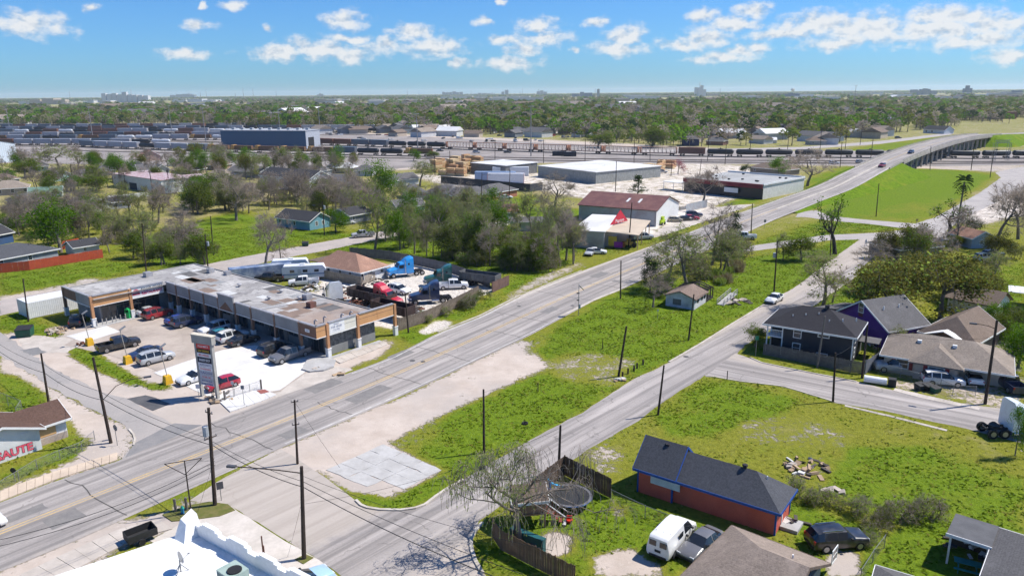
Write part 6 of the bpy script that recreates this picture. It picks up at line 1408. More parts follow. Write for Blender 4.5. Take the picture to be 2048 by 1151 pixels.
def rail_mesh(kind):
 if kind in RX: return RX[kind]
 out = []
 def truck(x):
  t = MB()
  for dx in (-.9, .9):
   for s in (-1, 1): t.tube((x+dx, s*.7, .5), (x+dx, s*.85, .5), .45, .45, 10)
  t.box(x-1.2, -.9, .4, x+1.2, .9, .75); return t
 if kind in ('tank', 'tankw'):
  b = MB(); n = 14; prof = [(-7.2, .3), (-7.0, .95), (-6.6, 1.35), (-6.0, 1.5), (6.0, 1.5), (6.6, 1.35), (7.0, .95), (7.2, .3)]
  vs = [(x, r*math.cos(2*math.pi*i/n), 2.6+r*math.sin(2*math.pi*i/n)) for x, r in prof for i in range(n)]
  b.add(vs, [(k*n+i, (k+1)*n+i, (k+1)*n+(i+1) % n, k*n+(i+1) % n) for k in range(len(prof)-1) for i in range(n)]+[tuple(range(n)), tuple(range(len(vs)-n, len(vs)))[::-1]])
  bm_ = b.mesh('tank_shell', mat('tank_'+kind, (.022, .026, .034) if kind == 'tank' else (.55, .57, .60), rough=.5, grime=.25), True); out.append(('tank', bm_))
  d = MB(); d.box(-1.4, -.6, 4.05, 1.4, .6, 4.15); d.tube((0, 0, 4.1), (0, 0, 4.6), .4, .4, 8); out.append(('dome', d.mesh('tank_dome', BLKP)))
 elif kind in ('box', 'hopper', 'boxr'):
  c = {'box': (.10, .14, .18), 'hopper': (.36, .38, .42), 'boxr': (.17, .08, .055)}[kind]
  b = MB(); b.box(-7.3, -1.5, 1.1, 7.3, 1.5, 4.5); out.append(('box_body', b.mesh(kind+'_body', ribbed('rail_'+kind, c, mul(c, .75), 'X', .9, metal=0, rustamt=.2))))
  t = MB(); t.box(-7.3, -1.4, 4.5, 7.3, 1.4, 4.62); out.append(('roof', t.mesh(kind+'_roof', mat('rail_top_'+kind, mul(c, 1.5)))))
 elif kind == 'beam':
  m = mat('lumber_car', (.46, .23, .15), (.36, .18, .12), rough=.8, grime=.2)
  b = MB(); b.box(-10.5, -1.4, .95, 10.5, 1.4, 1.25); out.append(('deck', b.mesh('beam_deck', mat('beam_dark', (.10, .05, .04)))))
  b = MB(); b.box(-10.5, -1.4, 1.251, -10.1, 1.4, 4.6); out.append(('bulkhead', b.mesh('beam_bulk', m))); b = MB(); b.box(10.1, -1.4, 1.251, 10.5, 1.4, 4.6); out.append(('bulkhead', b.mesh('beam_bulk', m)))
  for i in range(9): b = MB(); x = -9.4+2.35*i; b.box(x-.15, -.15, 1.251, x+.15, .15, 4.3); b.add([(x, -.1, 1.4), (x+1.1, -.1, 4.3), (x+1.3, -.1, 4.3), (x+.2, -.1, 1.4), (x, .1, 1.4), (x+1.1, .1, 4.3), (x+1.3, .1, 4.3), (x+.2, .1, 1.4)], [(0, 1, 2, 3), (7, 6, 5, 4), (0, 4, 5, 1), (3, 2, 6, 7)]); out.append(('stanchion', b.mesh('beam_post', mat('beam_pale', (.62, .50, .40)))))
  b = MB(); b.box(-10.1, -.35, 4.3, 10.1, .35, 4.6); out.append(('top_beam', b.mesh('beam_top', m)))
 elif kind == 'loco':
  b = MB(); b.box(-9.5, -1.5, 1.3, 9.5, 1.5, 1.7); out.append(('frame', b.mesh('loco_frame', BLKP)))
  b = MB(); b.box(-9, -.95, 1.7, 5.2, .95, 4.2); out.append(('hood', b.mesh('loco_hood', mat('loco_brown', (.20, .11, .06), (.14, .08, .045), rough=.7))))
  b = MB(); b.box(5.201, -1.45, 1.7, 7.6, 1.45, 4.5); out.append(('cab', b.mesh('loco_cab', mat('loco_yellow', (.52, .30, .09), rough=.6)))); b = MB(); b.box(7.601, -.8, 1.7, 9.2, .8, 3.0); out.append(('nose', b.mesh('loco_nose', MATS['loco_yellow'])))
 for x in (-5.2, 5.2): out.append(('bogie', truck(x if kind != 'beam' else x*1.5).mesh('rail_truck', mat('bogie_dark', (.04, .035, .03)))))
 RX[kind] = out; return out
RLAB = {'tank': ('black tank car with valve dome', 'tank car', 'rail_tank_car'), 'tankw': ('pale grey tank car', 'tank car', 'rail_tank_car'), 'box': ('dark blue-grey boxcar', 'boxcar', 'rail_boxcar'), 'hopper': ('light grey covered hopper car', 'hopper car', 'rail_hopper_car'), 'boxr': ('rust-brown boxcar', 'boxcar', 'rail_boxcar'), 'beam': ('pinkish centerbeam lumber car', 'flatcar', 'rail_flatcar'), 'loco': ('brown and yellow locomotive', 'locomotive', 'locomotive')}
TRN = [0]
def train(path, kinds, where, group, start=0.0):
 q = [Vector((x, y, 0)) for x, y in path]; l = [0.0]
 for i in range(1, len(q)): l.append(l[-1]+(q[i]-q[i-1]).length)
 f = lambda t: Vector((np.interp(t, l, [p.x for p in q]), np.interp(t, l, [p.y for p in q]), .35))
 t = start; cnt = {}; out = []
 for i, k in enumerate(kinds):
  ln = 22.0 if k == 'beam' else 19.6 if k == 'loco' else 15.6
  if t+ln > l[-1]: break
  a, b = f(t+1), f(t+ln-1); d = b-a
  lab, cat, nm = RLAB[k]
  o = thing(nm, '%s in the %s' % (lab, where), cat, (a+b)/2, math.atan2(d.y, d.x), '%s in the %s' % (cat+'s', where))
  for pn, me in rail_mesh(k): link(pn, me, o)
  t += ln
RAILM = mat('rail_steel_rust', (.14, .10, .08), rough=.6); BALL = mat('ballast', (.33, .29, .26), (.24, .21, .19), scale=.5, fine=2, rough=1)
def track(path, i):
 b = MB(); r = MB()
 for k in range(len(path)-1):
  a, c = Vector((*path[k], 0)), Vector((*path[k+1], 0)); d = (c-a).normalized(); n = Vector((-d.y, d.x, 0))
  w = 2.0; b.prism([tuple(p)[:2] for p in (a-n*w, c-n*w, c+n*w, a+n*w)], -.1, .12+.004*i+.0008*(k % 2), bottom=False)
  for s in (-.72, .72): r.prism([tuple(p)[:2] for p in (a+n*(s-.06), c+n*(s-.06), c+n*(s+.06), a+n*(s+.06))], .1, .33)
 o = b.build('rail_track', BALL); struct(o); r.build('rail', RAILM, o)
main_tr = [(520,392),(330,390),(246,393),(171,408),(129,414),(75,434),(24,459),(-23,485),(-90,520),(-180,565),(-300,625)]
second = [(520,374),(330,372),(246,374),(171,386),(100,398),(40,412),(-60,440),(-160,475),(-260,520),(-420,600)]
third = [(520,366),(330,364),(200,368),(100,386),(40,399),(-60,425),(-160,458),(-300,512)]
for i, tr in enumerate((main_tr, second, third)): track(tr, i)
train(main_tr, ['tank']*26+['boxr']+['beam']*7+['tank']*3+['box']*2+['boxr']*4, 'long train on the main track', 'main', 8)
train([(-40,434),(-160,475),(-260,520),(-420,600)], ['loco', 'tank', 'tank', 'box', 'loco', 'loco', 'loco', 'loco', 'loco', 'box', 'hopper', 'hopper', 'tank', 'hopper', 'hopper', 'hopper', 'box'], 'string of cars below the blue engine shed', 'y', 5)
k = 0
for y0, x0, x1, mix, nm in [(560,-250,-520,['hopper','tankw','box','hopper','tank','boxr'],'first siding behind the pale warehouse'),(610,-180,-560,['tank','loco','tankw','loco','box','hopper'],'second siding of the left yard'),(655,-200,-600,['box','hopper','hopper','tank','boxr','box'],'third siding of the left yard'),(715,-120,-640,['tankw','tank','boxr','tankw','hopper','box'],'fourth siding of the left yard'),(770,-100,-680,['box','tank','hopper','box','boxr','hopper'],'fifth siding of the left yard'),(830,-60,-700,['tank','box','hopper','boxr'],'farthest siding of the left yard')]:
 pth = [(x0, y0-.12*x0*0), (x1, y0+(x0-x1)*.10)]; k += 1
 track(pth, k+3); rr = random.Random(k); seq = [rr.choice(mix) for i in range(34)]
 train(pth, seq, nm, 'y', rr.uniform(0, 12))
for y0 in (535, 585, 690): track([(-120, y0-20), (-560, y0+60)], 11)
LUM = [mat('lumber_a', (.58, .38, .20), (.48, .30, .15), fine=6, rough=.9), mat('lumber_b', (.66, .48, .28), (.55, .40, .22), fine=6, rough=.9), mat('lumber_c', (.52, .30, .16), (.42, .24, .12), fine=6, rough=.9)]
rr = random.Random(11)
LBL = ['first', 'second', 'third']
def lumber(px, py, hd, n, where, idx):
 root = thing('lumber_stack', 'tan stack of sawn lumber %s' % where, 'lumber stack', P(px, py), rad(hd), 'lumber stacks %s' % where)
 for i in range(n):
  b = MB(); w = rr.uniform(2.0, 2.6); b.box(-2.4, -w/2+rr.uniform(-.1, .1), i*1.15+.1, 2.4, w/2, i*1.15+1.1); b.build('bundle', LUM[(idx+i) % 3], root)
for i in range(26): lumber(rr.uniform(868, 960), rr.uniform(330, 352), rr.choice((-35, 55)), rr.choice((2, 3, 4, 5)), 'in the yard behind the dark fence', i)
for i in range(10): lumber(rr.uniform(1296, 1345), rr.uniform(333, 344), rr.choice((-35, 55)), rr.choice((2, 3, 3)), 'by the pink blossom tree', i)
for i in range(6): lumber(rr.uniform(1018, 1070), rr.uniform(338, 345), -20, rr.choice((1, 2)), 'under the open lumber shed', i)
BT = ribbed('trailer_blue', (.25, .36, .55), (.32, .42, .58), 'X', .5, metal=0); WT = mat('trailer_white', (.70, .72, .75), (.62, .64, .67), rough=.5)
for x, y, hd, L_, m, lab in [(950,362,-7,17,BT,'pale blue box trailer parked along the dark lumber yard fence'),(975,366,-7,15,WT,'white box trailer with orange end along the dark lumber yard fence'),(985,352,-5,16,WT,'white box trailer behind the blue one in the lumber yard')]:
 t = container(x, y, hd, lab, L_, m, 0, 'box_trailer', 'trailer', 2.6, 3.9, ends=mat('orange_end', (.60, .14, .05)) if 'orange' in lab else None)
for x, y in ((1105, 312), (1128, 313)): container(x, y, -2, 'dark roll-off container beside the tracks, %s' % ('left' if x < 1110 else 'right'), 7, mat('rolloff', (.03, .035, .05)), 0, 'roll_off_container', 'container')
def fence(label, pts, h, mt, name='board_fence', board=.15, post=2.4, px=True, gapz=.05, picket_mat=None, tilt=0.0, rails=True):
 root = thing(name, label, 'fence', (0, 0, 0)); q = [P(*p) for p in pts] if px else [Vector((*p, 0)) for p in pts]; pm = picket_mat or mt; r = random.Random(len(label))
 for i in range(len(q)-1):
  a, b = q[i], q[i+1]; d = b-a; l = d.length; d.normalize(); n = Vector((-d.y, d.x, 0)); k = max(1, int(round(l/post)))
  for s in range(k):
   p0 = a+d*(l*s/k); ll = l/k
   m = MB(); c = p0; m.box(-.05, -.05, 0, .05, .05, h+.05); o = m.build('post', mt, root); o.location = c+n*.08; o.rotation_euler = (0, 0, math.atan2(d.y, d.x))
   m = MB(); nb = max(1, int(ll/board))
   for j in range(nb):
    x0 = ll*j/nb+.012; x1 = ll*(j+1)/nb-.012; hh = h+r.uniform(-.05, .05); y = r.uniform(-.012, .012)
    m.box(x0, -.015+y, gapz, x1, .015+y, hh)
   if rails:
    for z in (h*.2, h*.8): m.box(0, .016+.013, z, ll, .07, z+.09)
   o = m.build('board_panel', pm, root); o['kind'] = 'stuff'; o.location = p0; o.rotation_euler = (0, 0, math.atan2(d.y, d.x))
 return root
fence('long dark grey fence around the lumber yard', [(882,366),(960,374),(1060,384),(1085,380)], 3.0, mat('fence_dark', (.07, .075, .085), (.05, .05, .06), rough=.9), board=2.9, post=6, rails=False)
# ================================================================ fences
fence('weathered board fence between the truck yard and the road', [(796,662),(850,645),(900,622),(958,592)], 2.0, WOODF)
fence('short reddish board fence end by the truck yard gate', [(985,585),(1018,570)], 2.0, mat('red_board', (.22, .13, .11), (.15, .09, .08), fine=10, rough=.95))
fence('grey board fence along the back of the truck yard', [(700,512),(780,520),(830,530),(900,546),(980,575)], 2.1, mat('fence_grey', (.16, .16, .17), (.10, .10, .105), fine=10, rough=.95), board=.3)
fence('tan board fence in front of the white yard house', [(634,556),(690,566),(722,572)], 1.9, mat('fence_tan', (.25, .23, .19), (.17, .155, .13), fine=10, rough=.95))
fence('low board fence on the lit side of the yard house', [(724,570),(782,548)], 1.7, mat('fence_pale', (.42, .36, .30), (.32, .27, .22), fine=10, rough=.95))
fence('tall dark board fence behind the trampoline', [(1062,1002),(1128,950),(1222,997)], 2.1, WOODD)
fence('brown board fence round the kerb side of the yard', [(985,1075),(1002,1100),(1070,1135),(1150,1175)], 1.9, mat('fence_brown', (.20, .125, .08), (.13, .08, .05), scale=1.5, fine=14, rough=.95))
fence('grey board fence along the front of the black house', [(1526,709),(1637,732),(1700,745),(1728,748)], 1.7, mat('fence_silver', (.17, .155, .145), (.115, .105, .10), scale=1.5, fine=14, rough=.95))
fence('grey board fence between the black house and the brick house', [(1730,748),(1794,704)], 1.9, mat('fence_blue', (.19, .20, .23), (.14, .145, .17), fine=10, rough=.9))
ORF = mat('fence_orange', (.46, .075, .03), (.36, .055, .025), rough=.7)
fence('orange-red metal fence along the far edge of the left field', [(-30,549),(60,540),(130,528),(207,515)], 2.0, ORF, name='metal_fence', board=.9, post=4, rails=True)
fence('orange-red metal fence beside the small shed', [(120,500),(160,491)], 2.0, ORF, name='metal_fence', board=.9, post=4)
fence('wooden fence at the right edge below the carport', [(2010,630),(2060,640)], 1.7, WOODF)
GALV = mat('galvanised', (.34, .34, .34), metal=.5, rough=.5)
def mesh_mat():
 m, N, L, b = new_mat('chain_link'); uv = N.new('ShaderNodeUVMap').outputs[0]
 sp = N.new('ShaderNodeSeparateXYZ'); L.new(uv, sp.inputs[0])
 def tri(v):
  f = N.new('ShaderNodeMath'); f.operation = 'PINGPONG'; L.new(v, f.inputs[0]); f.inputs[1].default_value = .06; return f.outputs[0]
 d1 = tri(_m(N, L, 'ADD', sp.outputs[0], sp.outputs[1])); d2 = tri(_m(N, L, 'SUBTRACT', sp.outputs[0], sp.outputs[1]))
 a = _m(N, L, 'LESS_THAN', _m(N, L, 'MINIMUM', d1, d2), .006)
 b.inputs['Base Color'].default_value = (.32, .32, .32, 1); b.inputs['Metallic'].default_value = .4; L.new(a, b.inputs['Alpha']); return m
CHAIN = mesh_mat()
def chain_fence(label, pts, h=1.2, post=2.6):
 root = thing('chain_link_fence', label, 'fence', (0, 0, 0)); q = [P(*p) for p in pts]
 for i in range(len(q)-1):
  a, b = q[i], q[i+1]; d = b-a; l = d.length; k = max(1, int(round(l/post)))
  for s in range(k+(i == len(q)-2)):
   p = a.lerp(b, s/k); m = MB(); m.tube((p.x, p.y, 0), (p.x, p.y, h+.05), .035, .035, 6); m.build('post', GALV, root)
  m = MB(); m.tube(a+Vector((0, 0, h)), b+Vector((0, 0, h)), .022, .022, 5); m.build('top_rail', GALV, root)
  me = bpy.data.meshes.new('mesh_net'); me.from_pydata([(a.x, a.y, .03), (b.x, b.y, .03), (b.x, b.y, h), (a.x, a.y, h)], [], [(0, 1, 2, 3)]); me.materials.append(CHAIN)
  u = me.uv_layers.new(name='UVMap')
  for t, c in enumerate(((0, 0), (l, 0), (l, h), (0, h))): u.data[t].uv = c
  link('mesh_net', me, root)
chain_fence('chain-link fence between the play yard and the red house', [(1222,1002),(1290,1035),(1340,1055),(1440,1100)])
chain_fence('chain-link fence beside the black suv drive', [(1768,1095),(1745,1125),(1720,1165)])
chain_fence('chain-link fence and gate in front of the brick ranch house', [(1740,740),(1800,755),(1880,778),(1905,790),(1950,792)], 1.3)
chain_fence('chain-link fence at the left edge by the cross street', [(-10,800),(45,822),(35,838)], 1.4)
chain_fence('bent wire fence in front of the graffiti house', [(0,985),(75,938),(165,902),(190,880)], 1.1)
chain_fence('wire fence along the mall lot beside the white pavement', [(452,800),(470,792),(500,783),(523,775)], 1.0)
# ================================================================ poles and wires
POLEM = mat('pole_wood', (.060, .042, .032), (.035, .025, .02), scale=2, fine=12, rough=.95); POLEG = mat('pole_grey', (.18, .16, .14), (.12, .105, .09), scale=2, fine=12, rough=.95)
WIREM = mat('wire_black', (.02, .02, .02), rough=.6); TRAFO = mat('transformer_grey', (.42, .44, .46), rough=.5)
TOPS = {}
def pole(key, bx, by, tx, ty, label, h=None, r=.15, arm=(), light=None, m=None, can=None, cross=None):
 b = P(bx, by)
 if h is None:
  best = None
  for z in np.arange(1, 32, .1):
   q = P(tx, ty, float(z)); e = (q-Vector((b.x, b.y, z))).length
   if best is None or e < best[0]: best = (e, float(z), q)
  h = best[1]; top = best[2]
  lean = Vector((top.x-b.x, top.y-b.y, 0))
  if lean.length > .12*h: lean *= .12*h/lean.length
  top = Vector((b.x+lean.x, b.y+lean.y, h))
 else: top = Vector((b.x, b.y, h))
 root = thing('utility_pole', label, 'utility pole', b); t = top-b; m = m or POLEM
 x = MB(); x.tube((0, 0, -.1), tuple(t), r, r*.68, 9); x.build('pole_shaft', m, root)
 ax = Vector((math.cos(rad(51)), math.sin(rad(51)), 0))
 for f, ang, l in arm:
  d = Vector((math.cos(rad(ang)), math.sin(rad(ang)), 0)); c = t*f; x = MB(); x.tube(c-d*l/2, c+d*l/2, .05, .05, 5)
  o = x.build('crossarm', m, root)
  for s in (-.45, 0.1, .45): k = MB(); e = c+d*l*s; k.tube(e, e+Vector((0, 0, .22)), .05, .04, 6); k.build('insulator', mat('insulator', (.25, .24, .25), rough=.3), o)
 if can:
  f, ang = can; d = Vector((math.cos(rad(ang)), math.sin(rad(ang)), 0)); c = t*f+d*.38; x = MB(); x.tube(c-Vector((0, 0, .45)), c+Vector((0, 0, .45)), .26, .26, 10); x.build('transformer', TRAFO, root)
 if light:
  f, ang, l, rise = light; d = Vector((math.cos(rad(ang)), math.sin(rad(ang)), 0)); c = t*f; pts = [c, c+d*l*.35+Vector((0, 0, rise*.75)), c+d*l*.7+Vector((0, 0, rise)), c+d*l+Vector((0, 0, rise))]
  x = MB(); x.path(pts, .045, 6); o = x.build('lamp_arm', GALV if 0 else m, root); k = MB(); e = pts[-1]; k.cbox(e+d*.25, (.75, .28, .16), rz=rad(ang)); k.build('lamp_head', mat('lamp_grey', (.10, .10, .11), rough=.5), o)
 TOPS[key] = b+t; return root
pole('A',430,1010,417,815,'tall dark utility pole on the grass island by the fire hydrant',r=.19,arm=((.70,51,1.2),(.95,-30,.9)),can=(.78,220))
pole('B',222,885,186,714,'dark pole with curved lamp arm at the left street corner',r=.18,light=(.5,25,4.3,1.9))
pole('C',608,1117,603,932,'dark pole with straight street lamp arm by the white building',r=.19,light=(.93,171,5.6,.15))
pole('D',595,927,589,799,'thin dark pole on the road edge of the pink dirt strip',r=.13,arm=((.62,20,.7),(.97,20,.7)))
pole('E',968,905,967,778,'bare pole standing in the green triangle lot',r=.14)
pole('F',1117,945,1121,850,'short dark pole at the side street by the board fence',r=.15)
pole('G',1316,829,1328,730,'pole at the kerb where the side street meets the vacant lot',r=.14)
pole('H',1237,752,1253,652,'leaning pole with broken wires in the triangle lot',r=.17)
pole('I',1666,803,1671,705,'pole on the verge of the cross street opposite the black house',r=.14,cross=1)
pole('J',1377,680,1388,588,'pole at the side street kerb near the burned house',r=.14)
pole('K',1548,583,1555,482,'pole with transformer above the parked white car',r=.15,can=(.72,140))
pole('L',98,808,82,706,'pole beside the graffiti house roof',r=.15)
pole('M',57,643,46,557,'pole standing by the white storage shed',r=.13)
pole('N',1970,807,1994,640,'tall street pole with lamp at the right end of the cross street',r=.19,light=(.9,150,2.0,.3))
pole('O',1724,756,1735,650,'pole at the corner of the black house fence',r=.16)
pole('O2',1634,735,1650,632,'leaning grey pole against the black house wall',r=.14,m=POLEG)
pole('Q',1241,597,1242,521,'pole on the verge opposite the truck yard fence',r=.14)
pole('R',817,665,810,585,'pole rising out of the weeds beside the mall end',r=.14)
pole('S',1257,495,1264,405,'tall pole in front of the tan canopy',r=.16)
pole('T',1502,467,1505,407,'pole at the road edge before the overpass approach',r=.15)
pole('U',1752,433,1758,367,'pole standing in the bright green bank',r=.15)
pole('V',1660,522,1664,440,'pole beside the twisted tree at the junction',r=.14)
pole('X1',293,548,284,446,'utility pole with crossarm in the brush left of the field',r=.15,arm=((.93,30,2),))
pole('X2',417,545,410,468,'utility pole with transformer by the back street',r=.15,arm=((.95,30,1.6),),can=(.75,30))
pole('X3',427,510,421,432,'utility pole on the far verge of the back street',r=.15)
pole('X4',649,470,645,402,'utility pole in front of the teal house',r=.15,can=(.82,0),light=(.85,170,2.2,.2))
pole('X5',562,520,557,481,'thin pole at the near verge of the back street',r=.12)
pole('X6',962,413,964,345,'utility pole beside the brick row house',r=.15,light=(.93,20,2.2,.1))
pole('X7',1018,402,1020,340,'utility pole between the brick row and the lumber fence',r=.15)
pole('X8',1231,383,1233,322,'utility pole on the corner of the pale lot',r=.16)
pole('X9',1342,352,1344,322,'thin pole on the pale lot by the blossom tree',r=.14)
pole('Y1',1399,350,1403,318,'leaning utility pole behind the red-fronted shop',r=.15)
pole('Y2',1860,310+30,1862,262+30,'tall pole under the overpass',r=.16)
rr = random.Random(21)
for i, (x, y, h) in enumerate([(306,388,9),(254,396,9),(147,372,9),(340,384,9),(870,350,10),(900,345,10),(990,330,12),(1087,326,12),(1170,324,12),(1268,326,12),(1300,322,12),(1415,322,12),(1450,328,11),(1680,335,12),(1740,327,12),(1942,340,12),(1980,355,11),(1640,300,13),(1720,290,13),(1690,300,13),(1500,300,12),(1575,300,12)]):
 b = P(x, y); r_ = thing('utility_pole', 'distant dark utility pole along the tracks and lanes', 'utility pole', b, 0, 'distant utility poles'); m = MB(); m.tube((0, 0, 0), (rr.uniform(-.3, .3), 0, h), .17, .13, 6); m.build('pole_shaft', POLEM, r_)
 m = MB(); m.tube((-1, 0, h-.7), (1, 0, h-.7), .06, .06, 4); m.build('crossarm', POLEM, r_)
def wire(a, b, sag=.5, r=.014, label=None, n=14):
 a, b = Vector(a), Vector(b); w = MB(); pts = []
 for i in range(n+1):
  t = i/n; p = a.lerp(b, t); p.z -= sag*4*t*(1-t); pts.append(p)
 w.path(pts, r, 4); return tag(w.build('overhead_wire', WIREM), label or 'thin black overhead wire', 'wire')
T = TOPS
def at(k, f, off=(0, 0, 0)):
 r = T[k].copy(); r.z *= f; return r+Vector(off)
wire(at('L', .62), at('B', .52), .5, .03, 'thick cable from the pole by the graffiti house to the corner lamp pole')
wire(at('L', .80), at('B', .62), .4, .018, 'upper cable from the pole by the graffiti house to the corner lamp pole')
wire(at('B', .55), at('A', .62), .5, .03, 'thick cable across the main road from the corner lamp pole')
wire(at('B', .62), at('A', .68), .4, .018, 'upper cable across the main road from the corner lamp pole')
wire(at('A', .62), at('C', .78), .4, .03, 'thick cable from the island pole to the street lamp pole')
wire(at('A', .66), at('C', .84), .3, .018, 'upper cable from the island pole to the street lamp pole')
far = at('C', .78)+(at('C', .78)-at('A', .62))*1.6
wire(at('C', .78), far, .4, .03, 'thick cable leaving the street lamp pole to the lower right'); wire(at('C', .84), far+Vector((.6, .5, .3)), .3, .02, 'upper cable leaving the street lamp pole to the lower right')
wire(at('C', .9), far+Vector((2.5, 2.2, .8)), .5, .014, 'right-hand thin cable leaving the street lamp pole')
wl_ = at('L', .62)+(at('L', .62)-at('B', .52))*1.1
wire(at('L', .62), wl_, .4, .03, 'thick cable leaving the graffiti house pole to the upper left'); wire(at('L', .80), wl_+Vector((0, 0, 1.2)), .4, .018, 'upper cable leaving the graffiti house pole to the upper left')
wire(at('D', .97), P(680, 935), .1, .012, 'guy wire from the thin road-edge pole to the dirt'); wire(at('A', .50), P(395, 1024), .05, .012, 'white guy wire from the island pole to the grass')
wire(at('C', .72), P(575, 1113), .1, .012, 'guy wire from the street lamp pole to the pavement')
wire(at('C', .6), at('F', .95), 1.0, .012, 'thin wire from the street lamp pole to the short side street pole')
wire(at('E', .95), at('J', .9), 1.2, .010, 'thin wire over the triangle lot')
wire(at('A', .46), P(-30, 1085, 5.5), .8, .022, 'lower cable along the main road towards the left edge'); wire(at('A', .42), P(-30, 1098, 5.2), .8, .022, 'second cable along the main road towards the left edge')
wire(at('X2', .95), at('X1', .93), .6, .02, 'wire between the two crossarm poles by the back street'); wire(at('J', .9), at('K', .9), .8, .012, 'thin wire along the side street kerb'); wire(at('I', .95), at('O', .9), .5, .012, 'thin wire across the cross street'); wire(at('O', .95), at('N', .8), .8, .014, 'wire from the black house pole to the tall street pole')
MASTM = mat('mast_steel', (.36, .34, .33), metal=.4, rough=.5)
for i, (x, y, h) in enumerate([(186,278,27),(345,276,27),(412,284,26),(560,262,26),(836,310,24),(1062,312,28),(1334,245,32),(640,262,26),(20,262,26),(1705,240,40)]):
 b = P(x, y); o = thing('high_mast_light', 'tall steel mast light rising over the %s' % ['pale warehouse sidings', 'left yard sidings', 'loco sidings', 'blue engine shed', 'tank cars', 'lumber cars', 'far trees, standing alone', 'blue shed right end', 'far left sidings', 'right horizon, a lattice-topped tower'][i], 'mast light', b)
 m = MB(); m.tube((0, 0, 0), (0, 0, h), .38, .20, 8); m.build('mast', MASTM, o); m = MB(); m.tube((0, 0, h-.2), (0, 0, h+.1), 1.6, 1.6, 10); m.build('lamp_ring', MASTM, o)
# ================================================================ trees
def leaf_mat(name, c, c2, trans=.5):
 m = bpy.data.materials.new(name); m.use_nodes = True; N = m.node_tree.nodes; L = m.node_tree.links; N.clear(); MATS[name] = m
 out = N.new('ShaderNodeOutputMaterial'); geo = N.new('ShaderNodeNewGeometry'); oi = N.new('ShaderNodeObjectInfo')
 n1 = _noise(N, L, geo.outputs['Position'], .9, 2); col = _mix(N, L, _mr(N, L, n1, .3, .7), c, c2)
 col = _mix(N, L, _m(N, L, 'MULTIPLY', oi.outputs['Random'], .45), col, mul(c2, .75))
 d = N.new('ShaderNodeBsdfDiffuse'); t = N.new('ShaderNodeBsdfTranslucent'); L.new(col, d.inputs[0]); L.new(col, t.inputs[0])
 x = N.new('ShaderNodeMixShader'); x.inputs[0].default_value = trans; L.new(d.outputs[0], x.inputs[1]); L.new(t.outputs[0], x.inputs[2]); L.new(x.outputs[0], out.inputs[0])
 return m
BARK = mat('bark_grey', (.21, .175, .145), (.13, .11, .09), scale=2, fine=8, rough=.95); BARKD = mat('bark_dark', (.055, .045, .038), (.035, .03, .025), scale=2, fine=8, rough=.95)
TWIG = leaf_mat('twig_brown', (.39, .325, .27), (.29, .24, .20), .5); TWIGG = leaf_mat('twig_olive', (.34, .32, .17), (.26, .24, .14), .5)
LF = {'green': leaf_mat('leaf_bright', (.17, .31, .018), (.085, .18, .010)), 'olive': leaf_mat('leaf_olive', (.19, .23, .04), (.115, .145, .026)), 'oak': leaf_mat('leaf_oak', (.215, .205, .045), (.135, .13, .03)),
   'light': leaf_mat('leaf_pale', (.32, .41, .075), (.22, .30, .055)), 'dark': leaf_mat('leaf_dark', (.055, .10, .022), (.03, .06, .015)), 'pink': leaf_mat('blossom_pink', (.42, .10, .13), (.30, .07, .10)), 'yellow': leaf_mat('leaf_yellow', (.22, .25, .01), (.15, .19, .01)), 'straw': leaf_mat('dry_straw', (.33, .27, .15), (.22, .18, .10))}
class Grow:
 def __init__(s, seed): s.r = random.Random(seed); s.seg = []; s.tips = []
 def branch(s, p, d, ln, r, lev, maxlev, n, up, spread, wig=.22):
  k = 4 if lev == 0 else 3; q = p; dd = d; pts = [p]; rr_ = r
  for i in range(k):
   dd = (dd+Vector((s.r.uniform(-wig, wig), s.r.uniform(-wig, wig), s.r.uniform(-wig, wig)+up))).normalized()
   q2 = q+dd*ln/k; r2 = r*(1-.55*(i+1)/k); s.seg.append((q, q2, rr_, r2, lev)); q = q2; rr_ = r2; pts.append(q)
  if lev >= maxlev: s.tips.append((q, dd)); s.tips.append((pts[-2], dd)); return
  for c in range(n[lev]):
   f = s.r.uniform(.35, 1.0) if lev else s.r.uniform(.55, 1.0); i = min(k-1, int(f*k)); bp = pts[i].lerp(pts[i+1], f*k-i if f < 1 else 1)
   az = s.r.uniform(0, 2*math.pi); o = dd.orthogonal().normalized(); o2 = dd.cross(o); lat = o*math.cos(az)+o2*math.sin(az)
   nd = (dd*(1-spread*s.r.uniform(.75, 1.15))+lat*spread*1.25).normalized()
   s.branch(bp, nd, ln*s.r.uniform(.55, .82), max(.02, rr_*.8+.01), lev+1, maxlev, n, up, spread, wig)
 def normalise(s, H, Wd):
  P_ = [x for a in s.seg for x in (a[0], a[1])]; zmax = max(p.z for p in P_); R = sorted(math.hypot(p.x, p.y) for p in P_)[int(len(P_)*.96)]
  sz = H/zmax; sx = Wd/2/R; f = lambda p: Vector((p.x*sx, p.y*sx, p.z*sz))
  s.seg = [(f(a), f(b), r0, r1, l) for a, b, r0, r1, l in s.seg]; s.tips = [(f(p), d) for p, d in s.tips]
def wood_mesh(g, name, mt, thick=1.0):
 b = MB()
 for a, c, r0, r1, l in g.seg:
  if (c-a).length > 1e-4: b.tube(a, c, max(.012, r0*thick), max(.008, r1*thick), 7 if l == 0 else 5 if l == 1 else 3, cap=False)
 return b.mesh(name, mt, True)
